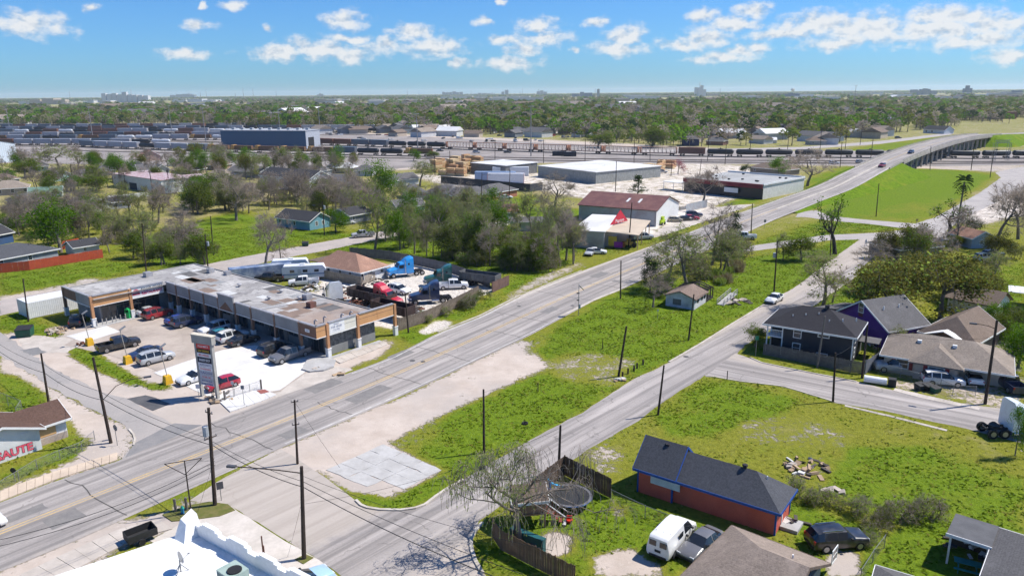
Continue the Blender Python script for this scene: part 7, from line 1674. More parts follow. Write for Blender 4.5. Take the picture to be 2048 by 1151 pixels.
def leaf_cloud(tips, rng, per, rad_, size, flat=.6):
 V = []; F = []
 for p, d in tips:
  for i in range(per):
   u = Vector((rng.gauss(0, 1), rng.gauss(0, 1), rng.gauss(0, 1)*flat)); c = p+u*rad_*.55
   s = size*rng.uniform(.6, 1.4); a = Vector((rng.gauss(0, 1), rng.gauss(0, 1), rng.gauss(0, .6))).normalized(); bb = a.orthogonal().normalized(); bb = (bb*math.cos(1.1)+a.cross(bb)*rng.uniform(-1, 1)).normalized()
   o = len(V); V += [c-a*s*.5, c+bb*s*.42, c+a*s*.55, c-bb*s*.42]; F.append((o, o+1, o+2, o+3))
 return V, F
def twigs(tips, rng, per, ln, w, droop=0.0):
 V = []; F = []
 for p, d in tips:
  for i in range(per):
   e = (d*.6+Vector((rng.gauss(0, .6), rng.gauss(0, .6), rng.gauss(.15-droop, .5)))).normalized(); l = ln*rng.uniform(.5, 1.3)
   m = p+e*l*.5+Vector((rng.uniform(-.1, .1), rng.uniform(-.1, .1), -droop*l*.15)); q = p+e*l+Vector((0, 0, -droop*l*.5)); n = e.orthogonal().normalized()*w
   o = len(V); V += [p-n, p+n, m+n*.7, q, m-n*.7]; F.append((o, o+1, o+2, o+4)); F.append((o+4, o+2, o+3))
 return V, F
def mesh_from(V, F, name, mt):
 me = bpy.data.meshes.new(name); me.from_pydata([tuple(v) for v in V], [], F); me.materials.append(mt); me.update(); return me
PROTO = {}
def proto(kind, var):
 key = (kind, var)
 if key in PROTO: return PROTO[key]
 rng = random.Random(hash(kind) % 7 + var*13+len(kind)*101)
 g = Grow(var*17+len(kind)*3+ord(kind[0])); H, Wd = 10.0, 8.0; bark = BARK; thick = 1.0
 if kind in ('bare', 'light', 'twist'):
  g.branch(Vector((0, 0, 0)), Vector((.05, 0, 1)), 3.6, .26, 0, 4, [5, 3, 3, 2], .10, .55, .24 if kind != 'twist' else .45); g.normalise(H, Wd)
  if kind == 'twist': bark = BARKD; thick = 1.7
  crown = [(twigs(g.tips, rng, 10 if kind != 'twist' else 2, 1.2, .021), TWIG if kind != 'light' else TWIGG)]
  if kind == 'light': crown.append((leaf_cloud(g.tips, rng, 6, .9, .22), LF['light']))
  if kind == 'twist': crown.append((leaf_cloud([t for t in g.tips if rng.random() < .4], rng, 7, .8, .30), LF['green']))
 elif kind in ('green', 'olive', 'oak', 'pink', 'yellow', 'dark'):
  g.branch(Vector((0, 0, 0)), Vector((0, .04, 1)), 3.0 if kind != 'oak' else 2.2, .28, 0, 3, [7, 4, 3], .04, .62, .2); g.normalise(H*.93, Wd*.86)
  crown = [(leaf_cloud(g.tips, rng, 30 if kind != 'pink' else 9, 1.3 if kind != 'oak' else 1.2, .25, .7), LF[kind])]
  if kind in ('oak', 'olive'): crown.append((leaf_cloud(g.tips, rng, 4, 1.2, .34), LF['light' if kind == 'oak' else 'green'] if var % 2 else LF['dark']))
  if kind in ('dark',): bark = BARKD
 elif kind == 'shrub':
  for i in range(7): g.branch(Vector((rng.uniform(-1.5, 1.5), rng.uniform(-1.5, 1.5), 0)), Vector((rng.uniform(-.5, .5), rng.uniform(-.5, .5), 1)).normalized(), 2.0, .06, 0, 2, [4, 3], .03, .6, .3)
  g.normalise(4.0, 5.0); crown = [(twigs(g.tips, rng, 9, .85, .016), TWIG if var % 2 else TWIGG)]
  crown.append((leaf_cloud(g.tips, rng, 6, .75, .22), [LF['olive'], LF['light'], LF['green'], LF['olive']][var % 4]))
 elif kind == 'palm':
  g.seg = [(Vector((0, 0, 0)), Vector((.15, 0, 4)), .22, .18, 0), (Vector((.15, 0, 4)), Vector((.1, .1, 8.2)), .18, .15, 0)]; V = []; F = []
  for i in range(34):
   az = i*2.4; el = rng.uniform(-.7, 1.1); d = Vector((math.cos(az)*math.cos(el), math.sin(az)*math.cos(el), math.sin(el))); sd = Vector((-math.sin(az), math.cos(az), 0)); b0 = Vector((.1, .1, 8.2)); l = rng.uniform(1.5, 2.1)
   for j in range(5):
    p0 = b0+d*l*(.35+.13*j)+Vector((0, 0, -.10*j*j*.3)); o = len(V); V += [p0, p0+sd*.55+d*.35-Vector((0, 0, .2)), p0+d*.28]; F.append((o, o+1, o+2)); o = len(V); V += [p0, p0+d*.28, p0-sd*.55+d*.35-Vector((0, 0, .2))]; F.append((o, o+1, o+2))
  crown = [((V, F), LF['dark'])]
 elif kind == 'conifer':
  g.seg = [(Vector((0, 0, 0)), Vector((.2, 0, 5)), .2, .14, 0), (Vector((.2, 0, 5)), Vector((0, 0, 9.6)), .14, .03, 0)]; tp = []
  for i in range(46):
   z = rng.uniform(2.2, 9.6); r_ = (1-(z-2)/8.4)*3.4*rng.uniform(.35, 1); a = rng.uniform(0, 6.28); q = Vector((math.cos(a)*r_, math.sin(a)*r_, z)); g.seg.append((Vector((.1, 0, z-.5)), q, .04, .02, 2)); tp += [(q, Vector((0, 0, 1))), (q*.55+Vector((0, 0, z*.45)), Vector((0, 0, 1)))]
  crown = [(leaf_cloud(tp, rng, 22, .75, .28, .5), LF['dark'])]; bark = BARKD
 elif kind == 'reed':
  V = []; F = []
  for i in range(260):
   x, y = rng.gauss(0, 1.1), rng.gauss(0, 1.1); h = rng.uniform(1.4, 3.4); a = rng.uniform(0, 6.28); lx, ly = math.cos(a)*h*.3, math.sin(a)*h*.3; w = .05; o = len(V); V += [Vector((x-w, y, 0)), Vector((x+w, y, 0)), Vector((x+lx*.4, y+ly*.4, h*.65)), Vector((x+lx, y+ly, h))]; F += [(o, o+1, o+2), (o, o+2, o+3)]
  crown = [((V, F), LF['straw'] if var % 2 else LF['light'])]
 wm = wood_mesh(g, kind+'_trunk', bark, thick) if g.seg else None
 cms = [mesh_from(*c[0], kind+'_crown', c[1]) for c in crown]
 PROTO[key] = (wm, cms); return PROTO[key]
TRND = random.Random(77)
def tree_at(kind, loc, H, Wd, label, group=None, var=None, rot=None, name=None):
 var = TRND.randrange(6) if var is None else var
 wm, cms = proto(kind, var); bh, bw = {'shrub': (4.0, 5.0), 'reed': (3.2, 4.0), 'palm': (9.6, 4.2), 'conifer': (9.8, 6.5)}.get(kind, (10.3, 8.6))
 nm = name or {'shrub': 'shrub', 'reed': 'tall_grass_clump', 'palm': 'palm_tree', 'conifer': 'conifer_tree', 'bare': 'leafless_tree', 'twist': 'gnarled_tree'}.get(kind, 'broadleaf_tree')
 o = thing(nm, label, {'shrub': 'shrub', 'reed': 'tall grass', 'palm': 'palm tree'}.get(kind, 'tree'), loc, TRND.uniform(0, 6.28) if rot is None else rot, group)
 o.scale = (Wd/bw, Wd/bw, H/bh)
 if wm: link('trunk' if kind != 'shrub' else 'stems', wm, o)
 for i, c in enumerate(cms): link('crown' if i == 0 else 'foliage', c, o)
 return o
def tree(kind, bx, by, ty, wpx, label, group=None, var=None, rot=None):
 b = P(bx, by); d = pix_dir(bx, ty); z = CAM_H+d.z*(b.y/d.y); dep = b.y*math.cos(PITCH)+CAM_H*math.sin(PITCH)
 return tree_at(kind, b, max(1.2, z), wpx*dep/FPX, label, group, var, rot)
for t in [
 ('green',122,505,390,126,'large bright green umbrella-crowned tree behind the left field'),
 ('bare',378,502,400,98,'bare fork-trunked tree standing in the left field'), ('bare',473,441,345,105,'leafless tree on the far lawn right of the field'),
 ('bare',530,548,425,112,'bare spreading tree rising beside the graffiti container'), ('light',750,500,355,92,'tall pale green tree beside the back street pickup'),
 ('green',757,398,314,80,'dense bright green tree left of the lumber stacks'), ('green',672,464,411,56,'small round green tree in front of the teal house'),
 ('bare',604,410,330,62,'thin bare tree left of the teal house'), ('bare',655,425,340,75,'tangled bare tree behind the teal house'), ('bare',700,430,345,80,'wide bare tree behind the teal house roof'),
 ('olive',50,356,314,62,'olive green tree at the left edge by the pale warehouse'), ('green',240,358,306,62,'bright green tree among the left houses'), ('light',118,338,286,88,'broad pale crown near the pale warehouse'),
 ('green',148,382,346,52,'small bright green tree above the white gabled house'), ('olive',193,384,347,66,'olive tree beside the dark screened fence'), ('green',10,364,328,42,'green tree cut by the left edge'),
 ('olive',565,336,303,46,'rounded dark green tree in front of the blue engine shed'), ('pink',290,318,298,50,'rosy budding tree by the pink-roofed cottage'),
 ('light',840,372,318,75,'thin budding tree left of the lumber stacks'), ('green',827,322,296,30,'bright tree by the rail yard fence'), ('olive',870,316,300,32,'grey-green bush tree by the rail yard cars'),
 ('bare',1108,422,343,98,'bare rounded tree in front of the lumber fence'), ('conifer',1275,394,350,46,'dark conifer left of the rusty shed ridge'), ('green',1212,354,330,42,'green tree at the lumber office'), ('olive',1256,352,332,36,'olive tree right of the lumber office'),
 ('pink',1356,348,308,34,'pink blossom tree on the pale lot'), ('bare',1405,414,336,90,'bare tree in front of the red-fronted shop'), ('bare',1322,432,400,50,'small bare tree against the white gable'), ('bare',1615,372,296,105,'large bare tree right of the red-fronted shop'), ('green',1556,354,308,48,'bright green tree behind the red-fronted shop'), ('dark',1490,348,326,24,'round dark bush behind the red-fronted shop'),
 ('olive',1304,294,250,72,'broad olive tree beyond the tank cars'), ('olive',1195,296,262,64,'dark tree beyond the lumber cars'),
 ('light',1372,578,452,140,'tall thin-leaved tree behind the burned house'), ('bare',1424,530,398,105,'bare multi-stemmed tree right of the canopy shop'), ('dark',1300,585,500,46,'slender dark green tree at the roadside corner'), ('bare',1306,614,540,75,'dark bare tree left of the burned house'), ('conifer',1466,504,424,58,'ragged dark pine by the white pickup'),
 ('light',1566,520,466,32,'narrow pale green sapling by the junction'), ('olive',1602,520,462,78,'bushy olive tree at the junction'), ('light',1646,612,503,138,'spreading thin-leaved tree at the side street bend'), ('bare',1665,605,530,70,'bare slim tree at the side street bend'), ('twist',1670,508,386,88,'gnarled dark tree with tufts of leaves by the junction'),
 ('twist',1898,474,392,86,'gnarled bare tree beside the palm'), ('palm',1912,478,345,40,'tall palm by the service road'), ('dark',1832,486,448,46,'round dark bush at the service road'), ('dark',1946,468,430,46,'dark leafy tree by the blue-grey shed'), ('yellow',1905,492,466,40,'yellow-green bush at the service road corner'),
 ('oak',1782,650,500,150,'big live oak behind the purple house'), ('oak',1880,640,498,160,'largest live oak right of the purple house'), ('oak',1948,612,540,105,'live oak by the small white garage'), ('oak',1842,570,492,120,'live oak at the back of the oak group'), ('oak',1740,585,520,80,'live oak at the left of the oak group'),
 ('oak',1815,612,510,110,'live oak filling the middle of the oak group'), ('oak',1925,600,520,110,'live oak at the right of the oak group'),
 ('light',1335,560,470,100,'wide thin-leaved tree over the roadside thicket'), ('light',1460,545,455,90,'pale tree at the right of the roadside thicket'),
 ('bare',1742,560,478,95,'grey bare tree left of the live oaks'), ('bare',1990,492,362,125,'tall grey bare tree at the right edge'), ('bare',2036,478,366,110,'bare tree cut by the right edge'), ('bare',1862,525,452,75,'bare tree above the live oaks'), ('light',1985,560,500,60,'pale young tree behind the oak group'),
 ('green',2036,735,640,95,'bright green tree at the right edge by the tall street pole'), ('olive',1728,640,588,42,'small dark tree between black and purple houses'), ('olive',1510,693,648,54,'small dark tree at the corner of the black house'), ('light',1790,705,650,50,'leafy sapling between black and brick houses'),
 ('green',2030,910,800,40,'leafy branch tree at the right edge by the white tractor'),
]: tree(*t)
def cluster(n, poly, kinds, hr, wr, label, group, seed):
 rng = random.Random(seed); w = W(poly); xs = [p[0] for p in w]; ys = [p[1] for p in w]; k = 0; tries = 0
 while k < n and tries < 5000:
  tries += 1; x, y = rng.uniform(min(xs), max(xs)), rng.uniform(min(ys), max(ys))
  if not pin(w, np.array([x]), np.array([y]))[0]: continue
  kd = rng.choice(kinds); lab = {'bare': 'bare grey tree', 'light': 'pale green budding tree', 'green': 'bright green tree', 'olive': 'olive green tree', 'oak': 'dull green tree', 'shrub': 'brushy shrub', 'dark': 'dark green tree', 'reed': 'clump of dry tall grass', 'yellow': 'yellow-green bush'}[kd]
  hh = rng.uniform(*hr); f = .45 if kd in ('shrub', 'reed') else 1
  tree_at(kd, (x, y, 0), hh*f, hh*rng.uniform(*wr)*(1.25*f if f < 1 else 1), '%s %s' % (lab, label), '%ss %s' % (lab, group)); k += 1
cluster(44, [(185,478),(215,455),(300,452),(330,470),(430,505),(450,525),(300,540),(220,522)], ['shrub','shrub','bare','light','shrub','olive'], (4,8), (.8,1.1), 'in the thicket left of the back street', 'in the left thicket', 1)
cluster(54, [(430,400),(560,392),(720,395),(730,430),(640,425),(560,425),(470,430)], ['bare','bare','shrub','shrub','light'], (6,11), (.7,.95), 'in the brush behind the teal house', 'in the brush behind the teal house', 2)
cluster(84, [(770,505),(900,522),(1060,548),(1168,528),(1165,480),(1000,455),(830,430),(770,465)], ['bare','light','light','shrub','light','shrub','green','bare'], (7,13), (.55,.8), 'in the grove north of the road', 'in the grove north of the road', 3)
cluster(22, [(860,525),(920,530),(1060,548),(1120,540),(1090,520),(940,510)], ['shrub','olive','shrub'], (6,9), (.8,1.1), 'at the front of the grove', 'at the front of the grove', 4)
cluster(26, [(0,430),(60,405),(150,440),(180,480),(80,500),(0,490)], ['bare','shrub','light','shrub'], (6,9), (.7,1), 'behind the umbrella-crowned tree', 'behind the umbrella-crowned tree', 5)
cluster(14, [(1290,575),(1350,555),(1470,505),(1510,520),(1440,555),(1340,592)], ['shrub','shrub','light','shrub'], (7,10), (.7,1), 'in the thicket behind the burned house', 'behind the burned house', 6)
cluster(10, [(1420,560),(1500,520),(1510,530),(1440,575)], ['reed'], (3.5,5.5), (.7,1), 'at the edge of the green lot', 'at the green lot edge', 7)
cluster(78, [(0,345),(250,352),(480,362),(720,372),(720,335),(430,328),(0,335)], ['bare','bare','light','green','olive','bare','oak','green','light'], (7,13), (.65,.9), 'among the houses before the rail yard', 'among the left houses', 8)
cluster(44, [(0,400),(200,395),(480,385),(480,370),(250,360),(0,370)], ['bare','light','bare','olive','shrub'], (6,10), (.7,.95), 'between the left houses', 'between the left houses', 9)
cluster(10, [(1760,540),(1960,560),(2048,520),(2048,480),(1900,490),(1760,510)], ['oak','bare','shrub','olive'], (6,10), (.8,1), 'behind the live oaks', 'behind the live oaks', 10)
cluster(30, [(560,455),(700,470),(800,440),(860,420),(800,395),(620,400)], ['bare','shrub','light','bare','olive'], (6,10), (.6,.9), 'right of the teal house', 'right of the teal house', 15)
cluster(60, [(0,470),(60,430),(160,440),(300,425),(420,405),(560,400),(560,420),(470,425),(380,440),(300,450),(200,470),(110,505)], ['bare','light','shrub','light','bare','green','olive'], (7,12), (.7,.95), 'along the far edge of the left field', 'along the left field', 16)
cluster(9, [(1960,700),(2060,690),(2060,640),(1990,650)], ['olive','shrub','green'], (4,7), (.8,1.1), 'right of the brick house', 'right of the brick house', 12)
cluster(8, [(795,660),(870,630),(985,585),(1000,590),(880,640)], ['shrub'], (2.5,4.5), (.9,1.2), 'along the truck yard fence', 'along the truck yard fence', 13)
cluster(16, [(1180,290),(1300,282),(1560,282),(1720,285),(1720,278),(1300,272),(1180,280)], ['olive','bare','light','green','oak'], (8,13), (.7,1), 'just beyond the tank car train', 'just beyond the tank car train', 14)
def hedge(px, label, seed, h=(1.2, 2.2), step=1.3, kinds=('shrub',)):
 rng = random.Random(seed); q = [P(*p) for p in px]
 for i in range(len(q)-1):
  k = max(1, int((q[i+1]-q[i]).length/step))
  for s in range(k):
   p = q[i].lerp(q[i+1], s/k)+Vector((rng.uniform(-.4, .4), rng.uniform(-.4, .4), 0)); tree_at(rng.choice(kinds), p, rng.uniform(*h), rng.uniform(1.8, 2.8), label, label+' row', var=rng.choice((1, 3, 1)))
hedge([(1596,990),(1660,1012),(1720,1032),(1770,1048),(1830,1040),(1880,1030)], 'brown brushy shrub in the hedge beside the black suv', 3)
hedge([(1740,1080),(1760,1062),(1785,1050)], 'green bush at the end of the hedge near the wire fence', 4, (.8, 1.5))
def willow():
 b = P(1048, 1092); o = thing('willow_tree', 'half-bare willow with hanging strands over the street corner', 'tree', b); rng = random.Random(9); g = Grow(41)
 g.branch(Vector((0, 0, 0)), Vector((-.1, .05, 1)), 3.0, .34, 0, 3, [6, 4, 3], .12, .6, .3); g.normalise(8.6, 12.5); sh = Vector((-1.3, .6, 0)); g.seg = [(a+sh*(a.z/8), b_+sh*(b_.z/8), r0, r1, l) for a, b_, r0, r1, l in g.seg]; g.tips = [(p+sh*(p.z/8), d) for p, d in g.tips]
 link('trunk', wood_mesh(g, 'willow_trunk', BARK, 1.1), o)
 V = []; F = []; V2 = []; F2 = []
 for p, d in g.tips:
  for i in range(7):
   a = rng.uniform(0, 6.28); l = rng.uniform(.9, 2.6); q = p.copy(); w = .013
   for j in range(4):
    q2 = q+Vector((math.cos(a)*.16*(3-j), math.sin(a)*.16*(3-j), -l/4 if j else .1)); k = len(V); V += [q+Vector((w, 0, 0)), q-Vector((w, 0, 0)), q2-Vector((w*.8, 0, 0)), q2+Vector((w*.8, 0, 0))]; F.append((k, k+1, k+2, k+3))
    if p.x < .5 and rng.random() < .8:
     for s in range(3):
      c = q.lerp(q2, rng.random()); t = Vector((rng.gauss(0, .06), rng.gauss(0, .06), -.14)); n = Vector((rng.gauss(0, 1), rng.gauss(0, 1), 0)).normalized()*.035; k = len(V2); V2 += [c-n, c+n, c+t]; F2.append((k, k+1, k+2))
    q = q2
 link('strands', mesh_from(V, F, 'willow_strands', TWIG), o); link('leaves', mesh_from(V2, F2, 'willow_leaves', LF['light']), o)
willow()
# ================================================================ far woods
FARS = []
def far_proto(i):
 rng = random.Random(900+i); kind = ['bare', 'olive', 'green', 'bare', 'oak', 'green', 'bare', 'light', 'olive', 'dark'][i % 10]
 V = []; F = []; H = 10
 nl = 95
 for k in range(nl):
  a = rng.uniform(0, 6.28); u = rng.uniform(-.35, 1); r_ = math.sqrt(max(0, 1-u*u))*rng.uniform(.55, 1.0); c = Vector((math.cos(a)*r_*4.2, math.sin(a)*r_*4.2, 5.6+u*4.2)); c += Vector((rng.gauss(0, .5), rng.gauss(0, .5), rng.gauss(0, .4)))
  s = rng.uniform(1.0, 2.0)*(.62 if kind in ('bare', 'light') else 1); d1 = Vector((rng.gauss(0, 1), rng.gauss(0, 1), rng.gauss(0, .6))).normalized(); d2 = d1.orthogonal().normalized()
  o = len(V); V += [c-d1*s*.5, c+d2*s*.45, c+d1*s*.5, c-d2*s*.45]; F.append((o, o+1, o+2, o+3))
 b = MB(); b.v = [tuple(v) for v in V]; b.f = list(F); b.mi = [0]*len(F); w = MB()
 b.tube((0, 0, 0), (0, 0, 6), .3, .12, 4, 1, cap=False)
 for k in range(5): a = rng.uniform(0, 6.28); b.tube((0, 0, 3+k*.6), (math.cos(a)*3, math.sin(a)*3, 6.5+k*.5), .12, .04, 3, 1, cap=False)
 w.v = b.v[len(V):]; w.f = [tuple(i_-len(V) for i_ in f) for f in b.f[len(F):]]; w.mi = [0]*len(w.f)
 lm = {'bare': TWIG, 'olive': LF['olive'], 'green': LF['green'], 'oak': LF['oak'], 'dark': LF['dark'], 'light': TWIGG}[kind]
 FARS.append((w.mesh('far_trunk', BARK), mesh_from(V, F, 'far_crown', lm)))
 return b.mesh('far_tree', [lm, BARK])
FARP = [far_proto(i) for i in range(10)]
rq = random.Random(61); SHEDS = [(rq.uniform(0, 2048), rq.uniform(2100, 5200), rq.uniform(14, 60)) for i in range(46)]
CLEAR = [(x_, w_*.6, d_) for x_, d_, w_ in SHEDS]+[(248,60,4000),(95,50,3400),(390,60,3800),(505,16,2300),(1165,30,5200),(1402,20,4800),(1350,40,4200),(1580,30,3900),(1620,40,3600),(1850,36,4200),(1938,14,4000),(1985,40,3300),(1855,44,1900),(1450,40,1150),(1640,46,1000),(1770,42,760),(2010,30,900)]
def woods():
 rng = np.random.default_rng(4)
 edge_px = [(-200,252),(0,254),(330,254),(640,259),(760,264),(1000,270),(1100,268),(1150,280),(1300,293),(1500,295),(1690,293),(1730,276),(1830,262),(2048,246),(2300,240)]
 ew = np.array([tuple(P(x, y))[:2] for x, y in edge_px]); ea = ew[:, 0]/ew[:, 1]; o = np.argsort(ea)
 lim = lambda a: np.interp(a, ea[o], ew[o, 1])
 pts = []
 for y0, y1, sp, sc in ((380, 1000, 8.8, 1.15), (1000, 2200, 17, 1.3), (2200, 9000, 40, 1.25)):
  n = int(.78*(y1*y1-y0*y0)*2/2/(sp*sp)*1.9)
  y = np.sqrt(rng.uniform(y0*y0, y1*y1, n)); a = rng.uniform(-.80, .80, n); x = a*y
  k = y > lim(a)+rng.uniform(0, 18, n)
  k &= (np.sin(x*.021+1)+np.sin(y*.017+x*.008)+rng.normal(0, .7, n)) > (-.7 if y0 < 900 else -.35) if y0 < 2000 else rng.random(n) < .6
  for (cx, cw, cdist) in CLEAR: ax = P(cx, 400); ax = ax.x/ax.y; k &= ~((np.abs(a-ax) < cw/FPX) & (y > cdist*(.72 if cdist > 2000 else .88)) & (y < cdist+25))
  s = x*RD[0]+y*RD[1]; off = -x*RD[1]+y*RD[0]-np.array([float(CEN(q)) for q in s]) if y0 < 1300 else np.full(n, 99.0)
  k &= np.abs(off) > 14
  pts.append(np.stack([x[k], y[k], np.full(k.sum(), sc)*rng.uniform(.5, 1.3, k.sum())], 1))
 near = pts[0]; order = np.argsort(near[:, 1]); ind = near[order[:260]]; pts[0] = near[order[260:]]
 kd = ['bare grey', 'olive green', 'bright green', 'bare brown', 'dull green', 'fresh green', 'bare pale', 'budding', 'olive', 'dark green']
 for i, (x, y, s) in enumerate(ind):
  t = thing('background_tree', '%s tree at the front of the far woods beyond the tracks' % kd[i % 10], 'tree', (x, y, 0), float(rng.uniform(0, 6.28)), '%s trees at the front of the far woods' % kd[i % 10]); t.scale = (s, s, s*rng.uniform(.8, 1.1)); link('trunk', FARS[i % 10][0], t); link('crown', FARS[i % 10][1], t)
 A = np.concatenate(pts); n = len(A)
 me = bpy.data.meshes.new('far_woods'); me.vertices.add(n); me.vertices.foreach_set('co', np.stack([A[:, 0], A[:, 1], np.zeros(n)], 1).astype(np.float32).ravel())
 me.attributes.new('sc', 'FLOAT', 'POINT').data.foreach_set('value', A[:, 2].astype(np.float32))
 me.attributes.new('idx', 'INT', 'POINT').data.foreach_set('value', rng.integers(0, 10, n).astype(np.int32))
 me.attributes.new('rot', 'FLOAT', 'POINT').data.foreach_set('value', rng.uniform(0, 6.28, n).astype(np.float32))
 ob = link('far_woods', me); struct(ob, 'stuff', 'continuous leafy and bare woodland reaching to the horizon')
 pc = bpy.data.collections.new('far_tree_kinds')
 for i, m in enumerate(FARP): q = bpy.data.objects.new('far_tree_kind', m); pc.objects.link(q)
 ng = bpy.data.node_groups.new('plant_woods', 'GeometryNodeTree'); ng.interface.new_socket('Geometry', in_out='INPUT', socket_type='NodeSocketGeometry'); ng.interface.new_socket('Geometry', in_out='OUTPUT', socket_type='NodeSocketGeometry')
 N = ng.nodes; L = ng.links; gi = N.new('NodeGroupInput'); go = N.new('NodeGroupOutput'); ip = N.new('GeometryNodeInstanceOnPoints'); ci = N.new('GeometryNodeCollectionInfo')
 ci.inputs['Collection'].default_value = pc; ci.inputs['Separate Children'].default_value = True; ci.inputs['Reset Children'].default_value = True
 def attr(nm, t): a = N.new('GeometryNodeInputNamedAttribute'); a.data_type = t; a.inputs['Name'].default_value = nm; return a.outputs['Attribute']
 L.new(gi.outputs[0], ip.inputs['Points']); L.new(ci.outputs[0], ip.inputs['Instance']); ip.inputs['Pick Instance'].default_value = True
 L.new(attr('idx', 'INT'), ip.inputs['Instance Index']); L.new(attr('sc', 'FLOAT'), ip.inputs['Scale'])
 cx = N.new('ShaderNodeCombineXYZ'); L.new(attr('rot', 'FLOAT'), cx.inputs[2]); L.new(cx.outputs[0], ip.inputs['Rotation'])
 L.new(ip.outputs[0], go.inputs[0]); md = ob.modifiers.new('plant', 'NODES'); md.node_group = ng
 print('far trees', n)
woods()
# ================================================================ street furniture and small things
def pylon():
 a, b = P(405, 791), P(436, 797); d = b-a; root = thing('pylon_sign', 'tall two-post pylon sign listing the mall tenants', 'sign', a, math.atan2(d.y, d.x)); l = d.length; H_ = 8.0
 pm = mat('pylon_paint', (.40, .385, .35), (.33, .315, .285), rough=.7, grime=.15)
 for x in (0, l): m = MB(); m.box(x-.14, -.2, 0, x+.14, .2, H_-1.0); m.build('post', pm, root)
 m = MB(); m.box(-.35, -.32, H_-.999, l+.35, .32, H_); m.build('header', pm, root); m = MB(); m.box(-.42, -.38, H_, l+.42, .38, H_+.12); m.build('cap', mat('pylon_cap', (.66, .60, .48), rough=.8), root)
 m = MB(); m.box(.141, -.16, 2.2, l-.141, .16, H_-1.0); m.build('cabinet', BLKP, root)
 RD_ = mat('row_red', (.75, .05, .05), rough=.5); YL = mat('row_yellow', (.85, .55, .04), rough=.5); BLU_ = mat('row_blue', (.05, .07, .25), rough=.5); GR = mat('row_grey', (.55, .57, .62), rough=.5); WH = mat('row_white', (.88, .88, .90), rough=.5)
 rows = [('FOOD MART II', RD_, WH, .62), ('CASH CHECKING', mat('row_black', (.02, .02, .02)), YL, .55), ('BEER & WINE MAX', WH, RD_, .55), ('BARBER SHOP', mat('row_black2', (.03, .03, .05)), WH, .72), ('AUTO PARTS', WH, BLU_, .55), ('TAX & INSURANCE', WH, RD_, .5), ('TACOS', GR, BLU_, .5), ('713 446 1361', GR, RD_, .6), ('SPACE FOR LEASE', GR, BLU_, .4), ('WASHATERIA', GR, BLU_, .4)]
 z = H_-1.05
 for t, bg_, fg, h in rows:
  h *= .99; m = MB(); m.box(.17, -.185, z-h+.03, l-.17, -.161, z); o = m.build('tenant_panel', bg_, root)
  text_mesh(t, h*.62, fg, 'lettering', o, (l/2, -.19, z-h/2), (math.pi/2, 0, 0), (l-.7)/max(.1, len(t)*h*.62*.60), ext=.002, bold=.006); z -= h
pylon()
YB = mat('lamp_base_yellow', (.72, .42, .02), (.60, .34, .02), rough=.7, grime=.1)
for i, (x, y, tx, ty, lab) in enumerate([(180,690,166,636,'leaning lot lamp with yellow concrete base near the lot entrance'),(256,726,242,678,'lot lamp with yellow base between the pickup and the navy sedan'),(336,766,320,705,'lot lamp with yellow base beside the new concrete'),]):
 b = P(x, y); o = thing('lot_lamp', lab, 'lamp post', b, rad(51)); m = MB(); m.add([(-.5, -.5, 0), (.5, -.5, 0), (.5, .5, 0), (-.5, .5, 0), (-.38, -.38, 1.1), (.38, -.38, 1.1), (.38, .38, 1.1), (-.38, .38, 1.1)], [(0, 3, 2, 1), (4, 5, 6, 7), (0, 1, 5, 4), (1, 2, 6, 5), (2, 3, 7, 6), (3, 0, 4, 7)]); m.build('base', YB, o)
 m = MB(); m.tube((0, 0, 1.1), (-.35, .15, 5.0), .06, .05, 7); m.build('post', mat('post_pale', (.45, .40, .34), rough=.6), o); m = MB(); m.cbox((.0, .1, 5.1), (.9, .3, .14), tilt=(rad(-25), 'Y')); m.build('lamp_head', GALV, o)
def signpost(px, py, h, label, shape='rect', col=(.5, .5, .5), face=-90, back=False, w=.45):
 b = P(px, py); o = thing('road_sign', label, 'sign', b, rad(face+90)); m = MB(); m.tube((0, 0, 0), (0, 0, h), .035, .035, 6); m.build('post', GALV, o); c = mat('sign_c%02d%02d%02d' % tuple(int(x*99) for x in col), col, rough=.5); m = MB()
 if shape == 'rect': m.box(-w/2, -.05, h-w*1.2, w/2, -.037, h)
 else: n = 8 if shape == 'oct' else 16; m.prism([(w/2*math.cos(2*math.pi*(i+.5)/n), w/2*math.sin(2*math.pi*(i+.5)/n)) for i in range(n)], -.006, .006); m.v = [(x, -.045+z_, h-w/2+y) for x, y, z_ in m.v]
 m.build('sign_plate', c, o); return o
signpost(235,890,2.4,'stop sign seen from behind on the sandy street corner','oct',(.34,.33,.32),face=60,w=.75); so = signpost(2,628,2.4,'red stop sign by the street behind the white shed','oct',(.55,.03,.04),face=-110,w=.75); text_mesh('STOP', .24, TRIM, 'lettering', so, (0, -.055, 2.02), (math.pi/2, 0, 0))
signpost(489,812,2.7,'small grey bus stop sign on the white pavement','rect',(.22,.24,.26),w=.4); signpost(468,795,2.2,'thin white sign by the lot fence','rect',(.6,.6,.6),w=.35); signpost(399,803,2.3,'white sign plate at the dark patch by the pylon','rect',(.6,.62,.66),w=.45)
signpost(443,1000,1.9,'small square sign leaning beside the island pole','rect',(.10,.10,.11),face=-60,w=.6); signpost(1529,456,2.3,'thin road sign on the verge before the ramp','rect',(.2,.22,.24),w=.6); signpost(1315,637,1.6,'short white marker post in the triangle lot','rect',(.7,.7,.66),w=.25); signpost(1511,712,3.0,'green street name sign at the black house corner','rect',(.02,.25,.12),w=.5); signpost(1832,455,2.4,'yellow sign at the ramp junction','rect',(.45,.4,.1),w=.6); signpost(31,962,1.5,'dark sign plate in the graffiti house yard','oct',(.03,.03,.03),w=.6)
